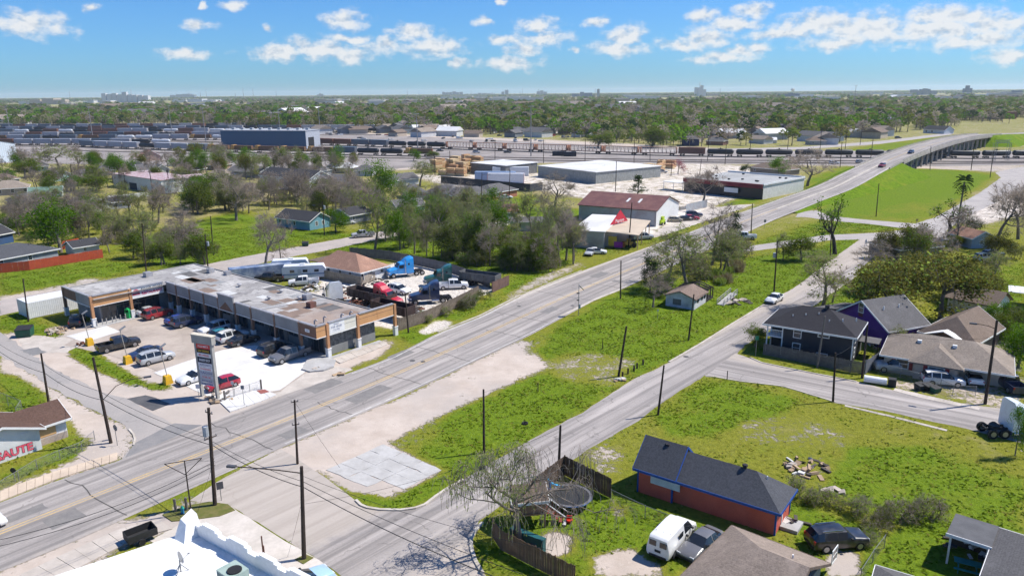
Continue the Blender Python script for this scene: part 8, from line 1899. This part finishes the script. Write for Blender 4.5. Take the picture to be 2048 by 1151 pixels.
def solar():
 o = thing('solar_sign_post', 'slim post with tilted solar panel and small lamps on the verge', 'solar post', P(1157, 630)); m = MB(); m.tube((0, 0, 0), (0, 0, 5.4), .06, .05, 8); m.build('post', GALV, o); m = MB(); m.cbox((.45, 0, 4.7), (1.0, .7, .05), tilt=(rad(45), 'Y')); m.build('solar_panel', glass('solar_cells', (.02, .03, .07)), o)
 m = MB(); m.box(.05, -.15, 1.2, .3, .15, 1.9); m.build('control_box', TRAFO, o)
 for z in (2.6, 3.8): m = MB(); m.tube((-.35, 0, z), (.1, 0, z), .1, .1, 8); m.build('lamp', BLKP, o)
solar()
def gantry_pole():
 o = thing('guy_frame_pole', 'thin steel pole with triangular guy frame on the grass island', 'pole', P(383, 1027), rad(20)); m = MB(); m.tube((0, 0, 0), (0, 0, 5.2), .07, .05, 7); m.build('post', POLEM, o)
 m = MB(); m.path([(0, .0, 5.2), (-1.6, 0, 5.2), (-.1, 0, 3.9), (1.4, 0, 5.2), (0, 0, 5.2)], .035, 5); m.build('frame', POLEM, o)
gantry_pole()
o = thing('fire_hydrant', 'teal and blue fire hydrant on the grass island', 'fire hydrant', P(366, 1027)); m = MB(); m.tube((0, 0, 0), (0, 0, .55), .15, .14, 10); m.build('barrel', mat('hydrant_blue', (.03, .20, .42), rough=.5), o); m = MB(); m.tube((0, 0, .55), (0, 0, .8), .17, .06, 10); m.build('bonnet', mat('hydrant_teal', (.03, .38, .30), rough=.5), o)
for s in (-1, 1): m = MB(); m.tube((0, s*.1, .42), (0, s*.24, .42), .07, .07, 8); m.build('outlet', MATS['hydrant_teal'], o)
def bollards(pts, h, r, label, m):
 for i, (x, y) in enumerate(pts): b = MB(); p = P(x, y); b.tube((0, 0, 0), (0, 0, h), r, r, 8); b.tube((0, 0, h), (0, 0, h+.03), r, r*.6, 8); tag(link('bollard', b.mesh('bollard', m), None, p), label, 'bollard', label+'s')
bollards([(195,653),(206,650),(214,648),(226,646),(233,644),(242,641),(252,639),(272,634),(284,631)], 1.0, .08, 'steel bollard in front of the food store windows', mat('bollard_grey', (.45, .43, .40), rough=.6))
bollards([(1245,754),(1256,747),(1268,741),(1274,736),(1286,729)], .75, .12, 'short dark wooden bollard at the side street kerb', POLEM)
bollards([(1076,783),(1205,697),(1454,759)], 1.2, .06, 'thin rusty marker post standing in the grass', POLEM)
bollards([(450,801),(523,778),(352,1023),(374,1020)], 1.3, .12, 'stubby dark timber post by the pavement', POLEG); bollards([(528,1120),(532,1140)], 2.2, .06, 'brown steel pipe post by the white building', mat('pipe_brown', (.14, .06, .04)))
def dumpster(px, py, hd, label, c, s=1.0):
 o = thing('dumpster', label, 'dumpster', P(px, py), rad(hd)); m = MB(); m.add([(-1.0*s, -.75*s, .1), (1.0*s, -.75*s, .1), (1.0*s, .75*s, .1), (-1.0*s, .75*s, .1), (-1.1*s, -.85*s, 1.2*s), (1.1*s, -.85*s, 1.2*s), (1.1*s, .85*s, 1.5*s), (-1.1*s, .85*s, 1.5*s)], [(0, 3, 2, 1), (4, 5, 6, 7), (0, 1, 5, 4), (1, 2, 6, 5), (2, 3, 7, 6), (3, 0, 4, 7)]); m.build('bin', mat('dump_'+label[:6].strip().replace(' ', ''), c, rough=.7, grime=.3), o)
 for s_ in (-1, 1): m = MB(); m.add([(s_*.02, -.9*s, 1.24*s), (s_*1.1*s, -.9*s, 1.24*s), (s_*1.1*s, .87*s, 1.56*s), (s_*.02, .87*s, 1.56*s), (s_*.02, -.9*s, 1.29*s), (s_*1.1*s, -.9*s, 1.29*s), (s_*1.1*s, .87*s, 1.61*s), (s_*.02, .87*s, 1.61*s)], [(0, 3, 2, 1), (4, 5, 6, 7), (0, 1, 5, 4), (1, 2, 6, 5), (2, 3, 7, 6), (3, 0, 4, 7)]); m.build('lid', BLKP, o)
dumpster(51, 672, 12, 'green dumpster with black lids beside the cross street', (.02, .10, .06)); dumpster(1840, 779, 20, 'dark trash bin by the brick house fence', (.03, .035, .04), .55); dumpster(1856, 780, 20, 'black wheeled bin next to the dark trash bin', (.02, .02, .022), .55); dumpster(1870, 784, 20, 'green wheeled bin beside the white suv', (.02, .13, .06), .5); dumpster(611, 492, 10, 'dark green bin on the back street verge', (.02, .08, .05), .7)
o = thing('vending_bin', 'bright green upright bin at the food store column', 'bin', P(257, 637)); m = MB(); m.box(-.35, -.3, 0, .35, .3, 1.5); m.tube((0, -.3, 1.5), (0, .3, 1.5), .35, .35, 12); m.build('body', mat('bin_green', (.01, .42, .10), rough=.5), o)
o = thing('junk_heap', 'white tank and black bags dumped on the cross street verge', 'junk', P(1755, 768), rad(-25)); m = MB(); m.tube((-1.6, 0, .55), (1.0, 0, .5), .45, .45, 12); m.build('tank', TRIM, o); m = MB(); m.cbox((1.6, .1, .5), (.9, .9, 1.0)); m.build('bag', BLKP, o)
def play():
 o = thing('playhouse', 'small raised wooden playhouse with a brown roof and stairs under the willow', 'playhouse', P(1030, 1060), rad(10)); wd = mat('play_wood', (.30, .18, .11), (.22, .13, .08), fine=10, rough=.9)
 for x, y in ((0, 0), (2.6, 0), (0, 2.2), (2.6, 2.2)): m = MB(); m.box(x-.07, y-.07, 0, x+.07, y+.07, 3.0); m.build('post', wd, o)
 m = MB(); m.box(-.1, -.1, 1.3, 2.7, 2.3, 1.42); m.build('deck', wd, o); gable(o, 0, 0, 2.6, 2.2, 2.9, 3.7, 'x', SH_BRN, .3, trim=TRIM); m = MB(); m.box(.08, .02, 1.42, 2.5, .06, 2.2); m.build('wall', wd, o)
 a = Vector((2.7, 1.0, 1.35)); e = Vector((4.6, .2, 0)); d = (e-a); n = Vector((-d.y, d.x, 0)).normalized()*.45; RB = mat('stair_red', (.22, .06, .04), rough=.8)
 for i in range(6): c = a+d*(i+.5)/6; m = MB(); m.cbox(c, (.28, .9, .05), rz=math.atan2(d.y, d.x)); m.build('stair_tread', TRIM if i == 5 else RB, o)
 for s in (-1, 1):
  m = MB(); m.tube(a+n*s+Vector((0, 0, .85)), e+n*s+Vector((0, 0, .85)), .05, .05, 5); m.build('handrail', TRIM, o)
  for i in range(7): p = a+d*i/6+n*s; m = MB(); m.box(p.x-.025, p.y-.025, p.z, p.x+.025, p.y+.025, p.z+.85); m.build('baluster', RB, o)
 t = thing('trampoline', 'round black trampoline with safety net poles in the fenced yard', 'trampoline', P(1141, 1006)); R_ = 1.95
 def ring(z, r, tr, nm, mt):
  m = MB(); pts = [(r*math.cos(i*.2618), r*math.sin(i*.2618), z) for i in range(25)]; m.path(pts, tr, 5); m.build(nm, mt, t)
 ring(.8, R_, .05, 'frame_ring', CHROME); m = MB(); m.tube((0, 0, .77), (0, 0, .79), R_-.22, R_-.22, 24); m.build('jump_mat', BLKP, t)
 m = MB(); n = 24
 for i in range(n): a0, a1 = 2*math.pi*i/n, 2*math.pi*(i+1)/n; m.add([((R_-.25)*math.cos(a0), (R_-.25)*math.sin(a0), .82), (R_*math.cos(a0), R_*math.sin(a0), .84), (R_*math.cos(a1), R_*math.sin(a1), .84), ((R_-.25)*math.cos(a1), (R_-.25)*math.sin(a1), .82)], [(0, 1, 2, 3)])
 m.build('spring_pad', mat('pad_grey', (.16, .16, .17)), t)
 for i in range(6): a0 = i*1.047; m = MB(); m.tube((R_*math.cos(a0), R_*math.sin(a0), 0), (R_*math.cos(a0), R_*math.sin(a0), 2.5), .03, .03, 6); m.build('net_pole', CHROME if i % 2 else BLKP, t)
 ring(2.5, R_, .02, 'net_hoop', BLKP)
 for x, y, c, lab in ((1092, 995, 'blue', 'blue plastic toy slide by the board fence'), (1102, 985, 'sky', 'light blue paddling toy near the trampoline')): q = thing('toy_slide', lab, 'toy', P(x, y), .4); m = MB(); m.add([(0, 0, 1.0), (0, .5, 1.0), (1.5, .5, .1), (1.5, 0, .1), (0, 0, .9), (0, .5, .9), (1.5, .5, 0), (1.5, 0, 0)], [(0, 1, 2, 3)[::-1], (4, 5, 6, 7), (0, 4, 7, 3), (1, 2, 6, 5), (0, 1, 5, 4), (2, 3, 7, 6)]); m.build('chute', mat('toy_'+c, PAINTS[c] if c == 'blue' else (.05, .40, .75), rough=.4), q); m = MB(); m.box(-.1, -.02, 0, .0, .52, 1.25); m.build('ladder', MATS['toy_'+c], q)
 q = thing('toy_ball_chair', 'small red toy on the lawn beside the trampoline', 'toy', P(1139, 1044)); m = MB(); m.tube((0, 0, 0), (0, 0, .3), .2, .28, 10); m.box(-.25, .1, .3, .25, .2, .6); m.build('seat', mat('toy_red', (.6, .04, .02), rough=.4), q)
 q = thing('tree_stump_log', 'cut log section lying by the willow trunk', 'log', P(1066, 1103)); m = MB(); m.tube((0, 0, .0), (.05, 0, .8), .3, .27, 10); m.build('log', BARK, q)
 q = thing('pool_shell', 'dark teal plastic pool leaning inside the fence', 'pool', P(1020, 1085), rad(-35)); m = MB(); m.box(0, 0, 0, 3.2, .5, 1.4); m.build('panel', mat('pool_teal', (.02, .12, .13), rough=.5), q)
 q = thing('picnic_table', 'green picnic table with two benches by the porch', 'picnic table', P(1933, 1140), rad(-30)); gm = mat('picnic_green', (.04, .25, .21), rough=.6)
 for i in range(4): m = MB(); m.box(-.9, -.38+.195*i, .72, .9, -.205+.195*i, .76); m.build('plank', gm, q)
 for s in (-1, 1): m = MB(); m.box(-.9, s*.78-.13, .42, .9, s*.78+.13, .46); m.build('bench', gm, q)
 for x in (-.6, .6):
  m = MB(); m.tube((x, -.7, 0), (x, -.2, .72), .04, .04, 5); m.tube((x, .7, 0), (x, .2, .72), .04, .04, 5); m.tube((x, -.8, .4), (x, .8, .4), .04, .04, 5); m.build('leg', gm, q)
play()
rr = random.Random(31); DEB = [mat('debris_pale', (.52, .45, .38), rough=.95), mat('debris_dark', (.10, .085, .075), rough=.95), mat('debris_wood', (.42, .30, .19), rough=.9), mat('debris_white', (.68, .67, .64), rough=.9), mat('debris_rust', (.16, .06, .04), rough=.9)]
def heap(px, py, n, rad_, label, mats_=(0, 1, 2, 3), size=(.3, 1.2), hh=.5, name='rubble_heap', cat='rubble'):
 o = thing(name, label, cat, P(px, py))
 for i in range(n):
  a, r_ = rr.uniform(0, 6.28), rad_*math.sqrt(rr.random()); m = MB(); m.cbox((math.cos(a)*r_, math.sin(a)*r_, rr.uniform(.05, hh*(1-r_/rad_)+.1)), (rr.uniform(*size), rr.uniform(*size)*.5, rr.uniform(.05, .3)), rz=rr.uniform(0, 3), tilt=(rr.uniform(-.5, .5), 'X')); m.build('piece', DEB[rr.choice(mats_)], o)
heap(1612, 935, 34, 2.2, 'pile of broken boards and rubble in the right-hand lot'); heap(1240, 762, 6, .7, 'torn mattress and boards at the foot of the leaning pole', (3, 2)); heap(1585, 1045, 8, 1.1, 'white boxes and scrap outside the red house door', (3, 1), (.4, 1.1)); heap(1670, 985, 4, .9, 'few pale boards lying in the grass by the hedge', (0,))
heap(700, 585, 60, 4.5, 'heap of scrap metal and machine parts in the truck yard', (1, 1, 4, 3), (.3, 1.4), 1.6); heap(715, 612, 30, 2.2, 'rusty cage and scrap behind the mall roof edge', (4, 1, 4), (.4, 1.6), 1.8); heap(745, 565, 40, 3.0, 'white and black engine parts by the yard house fence', (1, 3, 1), (.3, 1.0), 1.2); heap(815, 618, 36, 2.6, 'stripped chassis parts beside the red tractor', (1, 4, 1), (.4, 1.8), 1.0); heap(625, 578, 30, 2.0, 'load of junk behind the white ladder pickup', (1, 3, 2), (.3, 1.2), 1.6); heap(840, 632, 24, 2.2, 'scrap frames along the board fence', (3, 1), (.5, 2.2), .8); heap(440, 795, 26, 2.0, 'dead brush and rubble at the foot of the pylon sign', (2, 1, 0), (.2, .8), .5); heap(116, 662, 30, 2.2, 'broken palings leaning behind the green dumpster grass', (0, 2), (.1, 1.0), .6); heap(1760, 690, 26, 2.0, 'clutter of toys and boxes beside the black house', (3, 2, 4), (.3, .9), .8); heap(1935, 1098, 16, 1.8, 'household clutter under the corner porch', (1, 3), (.3, .9), .8); heap(633, 738, 3, .5, 'concrete lumps by the broken kerb', (0,)); heap(160, 690, 7, .7, 'bags and orange cone left by the lot entrance', (3, 4), (.3, .6), .5); heap(680, 748, 5, .6, 'yellow painted concrete chunks by the mall corner kerb', (0, 2)); heap(1475, 605, 22, 2.4, 'charred timber scattered by the ramp', (1, 1, 0), (.3, 1.8), .4)
for x, y, lab in ((964, 936, 'old black tyre lying by the side street kerb'), (1050, 847, 'discarded tyre in the green triangle lot')): o = thing('discarded_tyre', lab, 'tyre', P(x, y)); m = MB(); m.path([(.28*math.cos(i*.5236), .28*math.sin(i*.5236), .1) for i in range(13)], .1, 6); m.build('tread', TYRE, o)
sheet('traffic_island', W([(618,716),(650,714),(672,722),(668,735),(648,742),(620,745),(604,740),(608,732)]), CONCG, .22, thick=.2, amp=.05, step=.5)
sheet('ramp_plate', W([(513,782),(530,780),(540,785),(522,789)]), mat('tactile_red', (.36, .12, .10), rough=.9), .150, amp=0)
o = thing('person', 'person in pale blue clothes walking on the road by the junction', 'person', P(1731, 492), .6)
m = MB(); SK = [(0, 0, .95, .15), (0, 0, 1.2, .16), (0, 0, 1.42, .17), (0, 0, 1.52, .06), (.01, 0, 1.62, .10), (.02, 0, 1.74, .09)]
for i in range(len(SK)-1): m.tube(SK[i][:3], SK[i+1][:3], SK[i][3], SK[i+1][3], 8)
for s, fx in ((-1, .22), (1, -.22)): m.tube((0, s*.09, .95), (fx*.5, s*.09, .5), .085, .065, 7); m.tube((fx*.5, s*.09, .5), (fx, s*.09, .05), .06, .045, 7); m.box(fx-.06, s*.09-.05, 0, fx+.18, s*.09+.05, .07); m.tube((0, s*.19, 1.42), (-fx*.5, s*.24, 1.12), .05, .04, 6); m.tube((-fx*.5, s*.24, 1.12), (-fx*.6+.1, s*.24, .88), .04, .03, 6)
m.build('body', mat('pale_clothes', (.42, .50, .62), rough=.9), o, True)
# ================================================================ skyline
FARW = mat('far_white', (.62, .62, .62), (.52, .52, .52), rough=.8); FARG = mat('far_grey', (.20, .22, .25), rough=.8); FARB = mat('far_blue', (.08, .12, .2), rough=.8); FART = mat('far_tan', (.50, .42, .34), rough=.8)
def far_block(px, w, top, dist, m, label, name='far_building', cat='building', seed=0, n=4, stack=0, base_px=205):
 d = pix_dir(px, top); b = Vector((d.x/d.y*dist, dist, 0)); k = dist/FPX*1.0; o = thing(name, label, cat, b); r = random.Random(seed+px); H_ = max(8, CAM_H+d.z/d.y*dist); Wm = w*k
 for i in range(n):
  x0 = -Wm/2+Wm*i/n; ww = Wm/n*r.uniform(.8, 1.0); h = H_*(r.uniform(.62, .92) if i != n//2 else 1.0); m_ = MB(); m_.box(x0, 0, 0, x0+ww, ww*r.uniform(.5, 1.2)+6, h); m_.build('block', m, o)
 for i in range(stack): x = r.uniform(-.5, .5)*Wm; m_ = MB(); hh = H_*r.uniform(.8, 1.35); m_.tube((x, 5, 0), (x, 5, hh), hh*.028, hh*.022, 8); m_.build('stack', m, o)
for a in [(248,90,184,4000,FARW,'white grain elevator cluster on the left horizon','grain_elevator','grain elevator',1,9,2),(95,70,197,3400,FART,'long low pale warehouses left of the grain elevator','far_warehouse','warehouse',2,3,0),(390,90,198,3800,FARW,'long white sheds right of the grain elevator','far_warehouse','warehouse',3,3,0),(505,22,203,2300,FART,'tan building standing up from the woods','far_building','building',4,2,0),(640,12,187,9000,FARG,'small refinery stacks left of centre on the horizon','refinery','refinery',5,3,4),(365,50,188,8500,FARG,'faint refinery towers behind the white sheds','refinery','refinery',6,4,9),(905,40,183,8500,FARG,'pair of dark refinery towers on the horizon','refinery','refinery',7,6,6),(960,60,186,8500,FARG,'row of refinery columns right of the dark towers','refinery','refinery',8,7,12),(1010,14,180,8000,FARG,'narrow refinery column group at centre','refinery','refinery',9,2,4),(1084,20,181,8000,FARG,'refinery with a white steam plume','refinery','refinery',10,3,6),(1165,40,184,5200,FARB,'dark blue plant with a tall block','far_plant','plant',11,5,1),(1197,5,178,5200,FARG,'tall dark tower of the blue plant','far_plant','plant',12,1,1),(1290,120,187,7500,FARG,'wide refinery with many thin stacks','refinery','refinery',13,9,16),(1402,22,171,4800,FARW,'pale concrete plant towers right of centre','far_plant','plant',14,4,2),(1350,60,190,4200,FART,'long pale depot below the concrete plant','far_warehouse','warehouse',15,3,0),(1580,40,186,3900,FARB,'dark plant with blue tanks on the right','far_plant','plant',16,6,0),(1620,60,191,3600,FARW,'white depot roofs on the right','far_warehouse','warehouse',17,3,0),(1850,50,177,4200,FARG,'grey silo row on the right horizon','grain_elevator','grain elevator',18,8,1),(1938,16,171,4000,FARB,'dark blue tower block on the right horizon','far_plant','plant',19,3,0),(1985,60,186,3300,FARW,'white warehouse near the right edge','far_warehouse','warehouse',20,2,0),(1855,75,202,1900,FARW,'white flat school-like building in the right woods','far_building','building',21,2,0),(2030,34,181,3600,FARB,'blue-roofed works at the right edge','far_plant','plant',22,2,0),(1450,70,226,1150,FARW,'white roofed hall in the woods beyond the train','far_building','building',23,3,0),(1640,80,222,1000,FARB,'dark apartment row with white gables in the woods','apartment_building','building',24,5,0),(1770,75,244,760,FARW,'long white low apartment building beyond the overpass','apartment_building','building',25,4,0),(2010,50,225,900,mat('far_brick', (.24, .10, .07), rough=.9),'red-brick church hall at the right edge of the woods','church','church',26,2,0)]: far_block(*a)
for i, (x_, d_, w_) in enumerate(SHEDS):
 q = pix_dir(x_, 260); k = d_/FPX*w_; o = thing('far_warehouse', 'long pale industrial shed in the hazy distance', 'warehouse', (q.x/q.y*d_, d_, 0), rq.uniform(-.2, .2), 'pale sheds in the hazy distance'); m = MB(); m.box(-k/2, 0, 0, k/2, 45, rq.uniform(9, 14)); m.build('wall', [FARW, FART, FARW][i % 3], o); m = MB(); m.box(-k/2-1, -1, 14, k/2+1, 46, 15); m.build('roof', FARW, o)
d = pix_dir(1586, 178); o = thing('water_tower', 'white round water tower on the right horizon', 'water tower', (d.x/d.y*4600, 4600, 0)); hz = CAM_H+d.z/d.y*4600; m = MB(); m.tube((0, 0, 0), (0, 0, hz-6), 3, 3, 8); m.build('stem', FARW, o); m = MB(); m.tube((0, 0, hz-12), (0, 0, hz-4), 6, 13, 12); m.tube((0, 0, hz-4), (0, 0, hz+3), 13, 8, 12); m.build('tank', FARW, o)
def signal_bridge():
 a, b = P(1986, 322), P(2014, 321); d = b-a; o = thing('signal_gantry', 'silver lattice signal gantry over the tracks', 'signal gantry', a, math.atan2(d.y, d.x)); l = d.length
 for x in (0, l):
  for y in (-.6, .6): m = MB(); m.tube((x-.6, y, 0), (x-.6, y, 9), .09, .09, 4); m.tube((x+.6, y, 0), (x+.6, y, 9), .09, .09, 4); m.build('leg', GALV, o)
  for i in range(8): m = MB(); z = i*1.1; m.tube((x-.6, -.6, z), (x+.6, -.6, z+1.1), .06, .06, 4); m.build('brace', GALV, o)
 for z in (9, 10.3): m = MB(); m.tube((-.6, 0, z), (l+.6, 0, z), .12, .12, 4); m.build('beam', GALV, o)
 for i in range(7): m = MB(); m.tube((l*i/7, 0, 9), (l*(i+1)/7, 0, 10.3), .08, .08, 4); m.tube((l*i/7, 0, 10.3), (l*(i+1)/7, 0, 9), .08, .08, 4); m.build('brace', GALV, o)
signal_bridge()
sheet('frontage_road', W([(1130,303),(1460,297),(1600,294),(1760,282),(1860,270),(1900,266),(1905,269),(1860,275),(1760,288),(1600,299),(1460,301),(1130,307)]), MATS['service_asphalt'], .02, amp=.1, step=6)
rr = random.Random(8)
for i in range(26):
 x = rr.uniform(10, 2040); d = pix_dir(x, rr.uniform(176, 186)); D_ = rr.uniform(5000, 9000); h = CAM_H+d.z/d.y*D_; o = link('far_mast', None, None, (d.x/d.y*D_, D_, 0)); tag(o, 'thin radio mast or pylon on the horizon', 'mast', 'masts on the horizon'); m = MB(); m.tube((0, 0, 0), (0, 0, max(20, h)), 2.2, .8, 5); m.build('mast', FARG, o)
HM = []
for i, (wc, rm) in enumerate([(FARW, SH_GREY), (FART, SH_BRN), (FARW, WROOF), (FARG, SH_GREY), (FARW, SH_TAN)]):
 b = MB(); b.box(-6, -4, 0, 6, 4, 3.2); b.add([(-6.4, -4.5, 3.1), (6.4, -4.5, 3.1), (6.4, 0, 5.4), (-6.4, 0, 5.4), (6.4, 4.5, 3.1), (-6.4, 4.5, 3.1)], [(0, 1, 2, 3), (3, 2, 4, 5), (0, 3, 5), (1, 4, 2)], 1); HM.append(b.mesh('far_house', [wc, rm]))
nm = ['white-walled grey-roofed', 'tan brown-roofed', 'white-roofed pale', 'dark grey', 'white tan-roofed']
for i in range(230):
 if i < 55: p = P(rr.uniform(640, 1200), rr.uniform(256, 274))
 elif i < 85: p = P(rr.uniform(1380, 1760), rr.uniform(262, 288))
 else: y = rr.uniform(900, 2600); p = Vector((rr.uniform(-.68, .68)*y, y, 0))
 s = rr.uniform(.8, 1.7) if i < 85 else rr.uniform(1.4, 3.8); k = i % 5; tag(link('far_house', HM[k], None, p, rr.uniform(0, 3), (s, s, s*.8 if i > 85 else s*.9)), '%s house small among the distant trees' % nm[k], 'house', '%s houses among the distant trees' % nm[k])
for i in range(60):
 p = P(rr.uniform(640, 1290), rr.uniform(262, 284)); k = rr.choice(('white', 'silver', 'black', 'darkred', 'grey')); o = link('distant_vehicle', car_meshes('suv' if i % 3 else 'van')['body'], None, p, rr.uniform(0, 6.28)); o.material_slots[0].link = 'OBJECT'; o.material_slots[0].material = paint('car_'+k, PAINTS[k]); tag(o, 'tiny %s vehicle in the lots beyond the lumber cars' % k, 'vehicle', '%s vehicles beyond the lumber cars' % k)
# ================================================================ grass blades and haze
def tufts():
 rng = np.random.default_rng(2); nr, nc = GX.shape
 n = 260000; y = np.sqrt(rng.uniform(42**2, 205**2, n)); a = rng.uniform(-.78, .78, n); x = a*y
 ri = np.clip(np.searchsorted(GY[:, 0], y), 0, nr-1); ci = np.clip(((a+.98)/1.96*(nc-1)).astype(int), 0, nc-1); c = GA[ri, ci]
 keep = (c[:, 0]-c[:, 1]*.8-c[:, 2]*.8+rng.normal(0, .18, n)) > .52
 cl = np.sin(x*.9+np.sin(y*.7)*2)+np.sin(y*1.1+np.cos(x*.6)*2)+rng.normal(0, .8, n); keep &= cl > -.5
 for poly in (E1, E2, E3, E4, E5, E6, lot, APR1, APR2): keep &= ~pin(poly, x, y)
 s = x*RD[0]+y*RD[1]; off = -x*RD[1]+y*RD[0]-CEN(s); keep &= np.abs(off) > 7.8
 x, y, c = x[keep], y[keep], c[keep]; m = len(x)
 h = rng.uniform(.04, .12, m)*(1+1.3*(rng.random(m) < .06)); V = np.zeros((m, 6, 3));
 for k in range(2):
  t = rng.uniform(0, 6.28, m); w = rng.uniform(.08, .17, m); lx, ly = rng.normal(0, .16, m), rng.normal(0, .16, m)
  V[:, k*3, 0] = x-np.cos(t)*w; V[:, k*3, 1] = y-np.sin(t)*w; V[:, k*3+1, 0] = x+np.cos(t)*w; V[:, k*3+1, 1] = y+np.sin(t)*w; V[:, k*3+2, 0] = x+lx; V[:, k*3+2, 1] = y+ly; V[:, k*3+2, 2] = h
 F = np.arange(m*6).reshape(-1, 3); mi = np.repeat((rng.random(m) < .22+.4*(c[:, 0] < .7)).astype(np.int32), 2)
 me = np_mesh('grass', V.reshape(-1, 3), F, [leaf_mat('blade_green', (.175, .255, .018), (.105, .17, .012), .5), leaf_mat('blade_dry', (.33, .32, .07), (.24, .235, .045), .5)], mi)
 struct(link('grass', me), 'stuff', 'uneven tufts of green and dry grass on the vacant lots'); print('tufts', m)
tufts()
def haze():
 b = MB(); b.box(-20600, -20600, -1.6, 20600, 20600, 105); m = bpy.data.materials.new('haze_air'); m.use_nodes = True; N = m.node_tree.nodes; N.clear()
 o = N.new('ShaderNodeOutputMaterial'); v = N.new('ShaderNodeVolumePrincipled'); v.inputs['Color'].default_value = (.78, .91, 1.0, 1); v.inputs['Density'].default_value = 6e-5; v.inputs['Anisotropy'].default_value = .2; m.node_tree.links.new(v.outputs[0], o.inputs['Volume'])
 v.inputs['Density Attribute'].default_value = ''; v.inputs['Temperature Attribute'].default_value = ''; m.cycles.homogeneous_volume = True
 struct(b.build('haze', m), 'stuff')
haze()
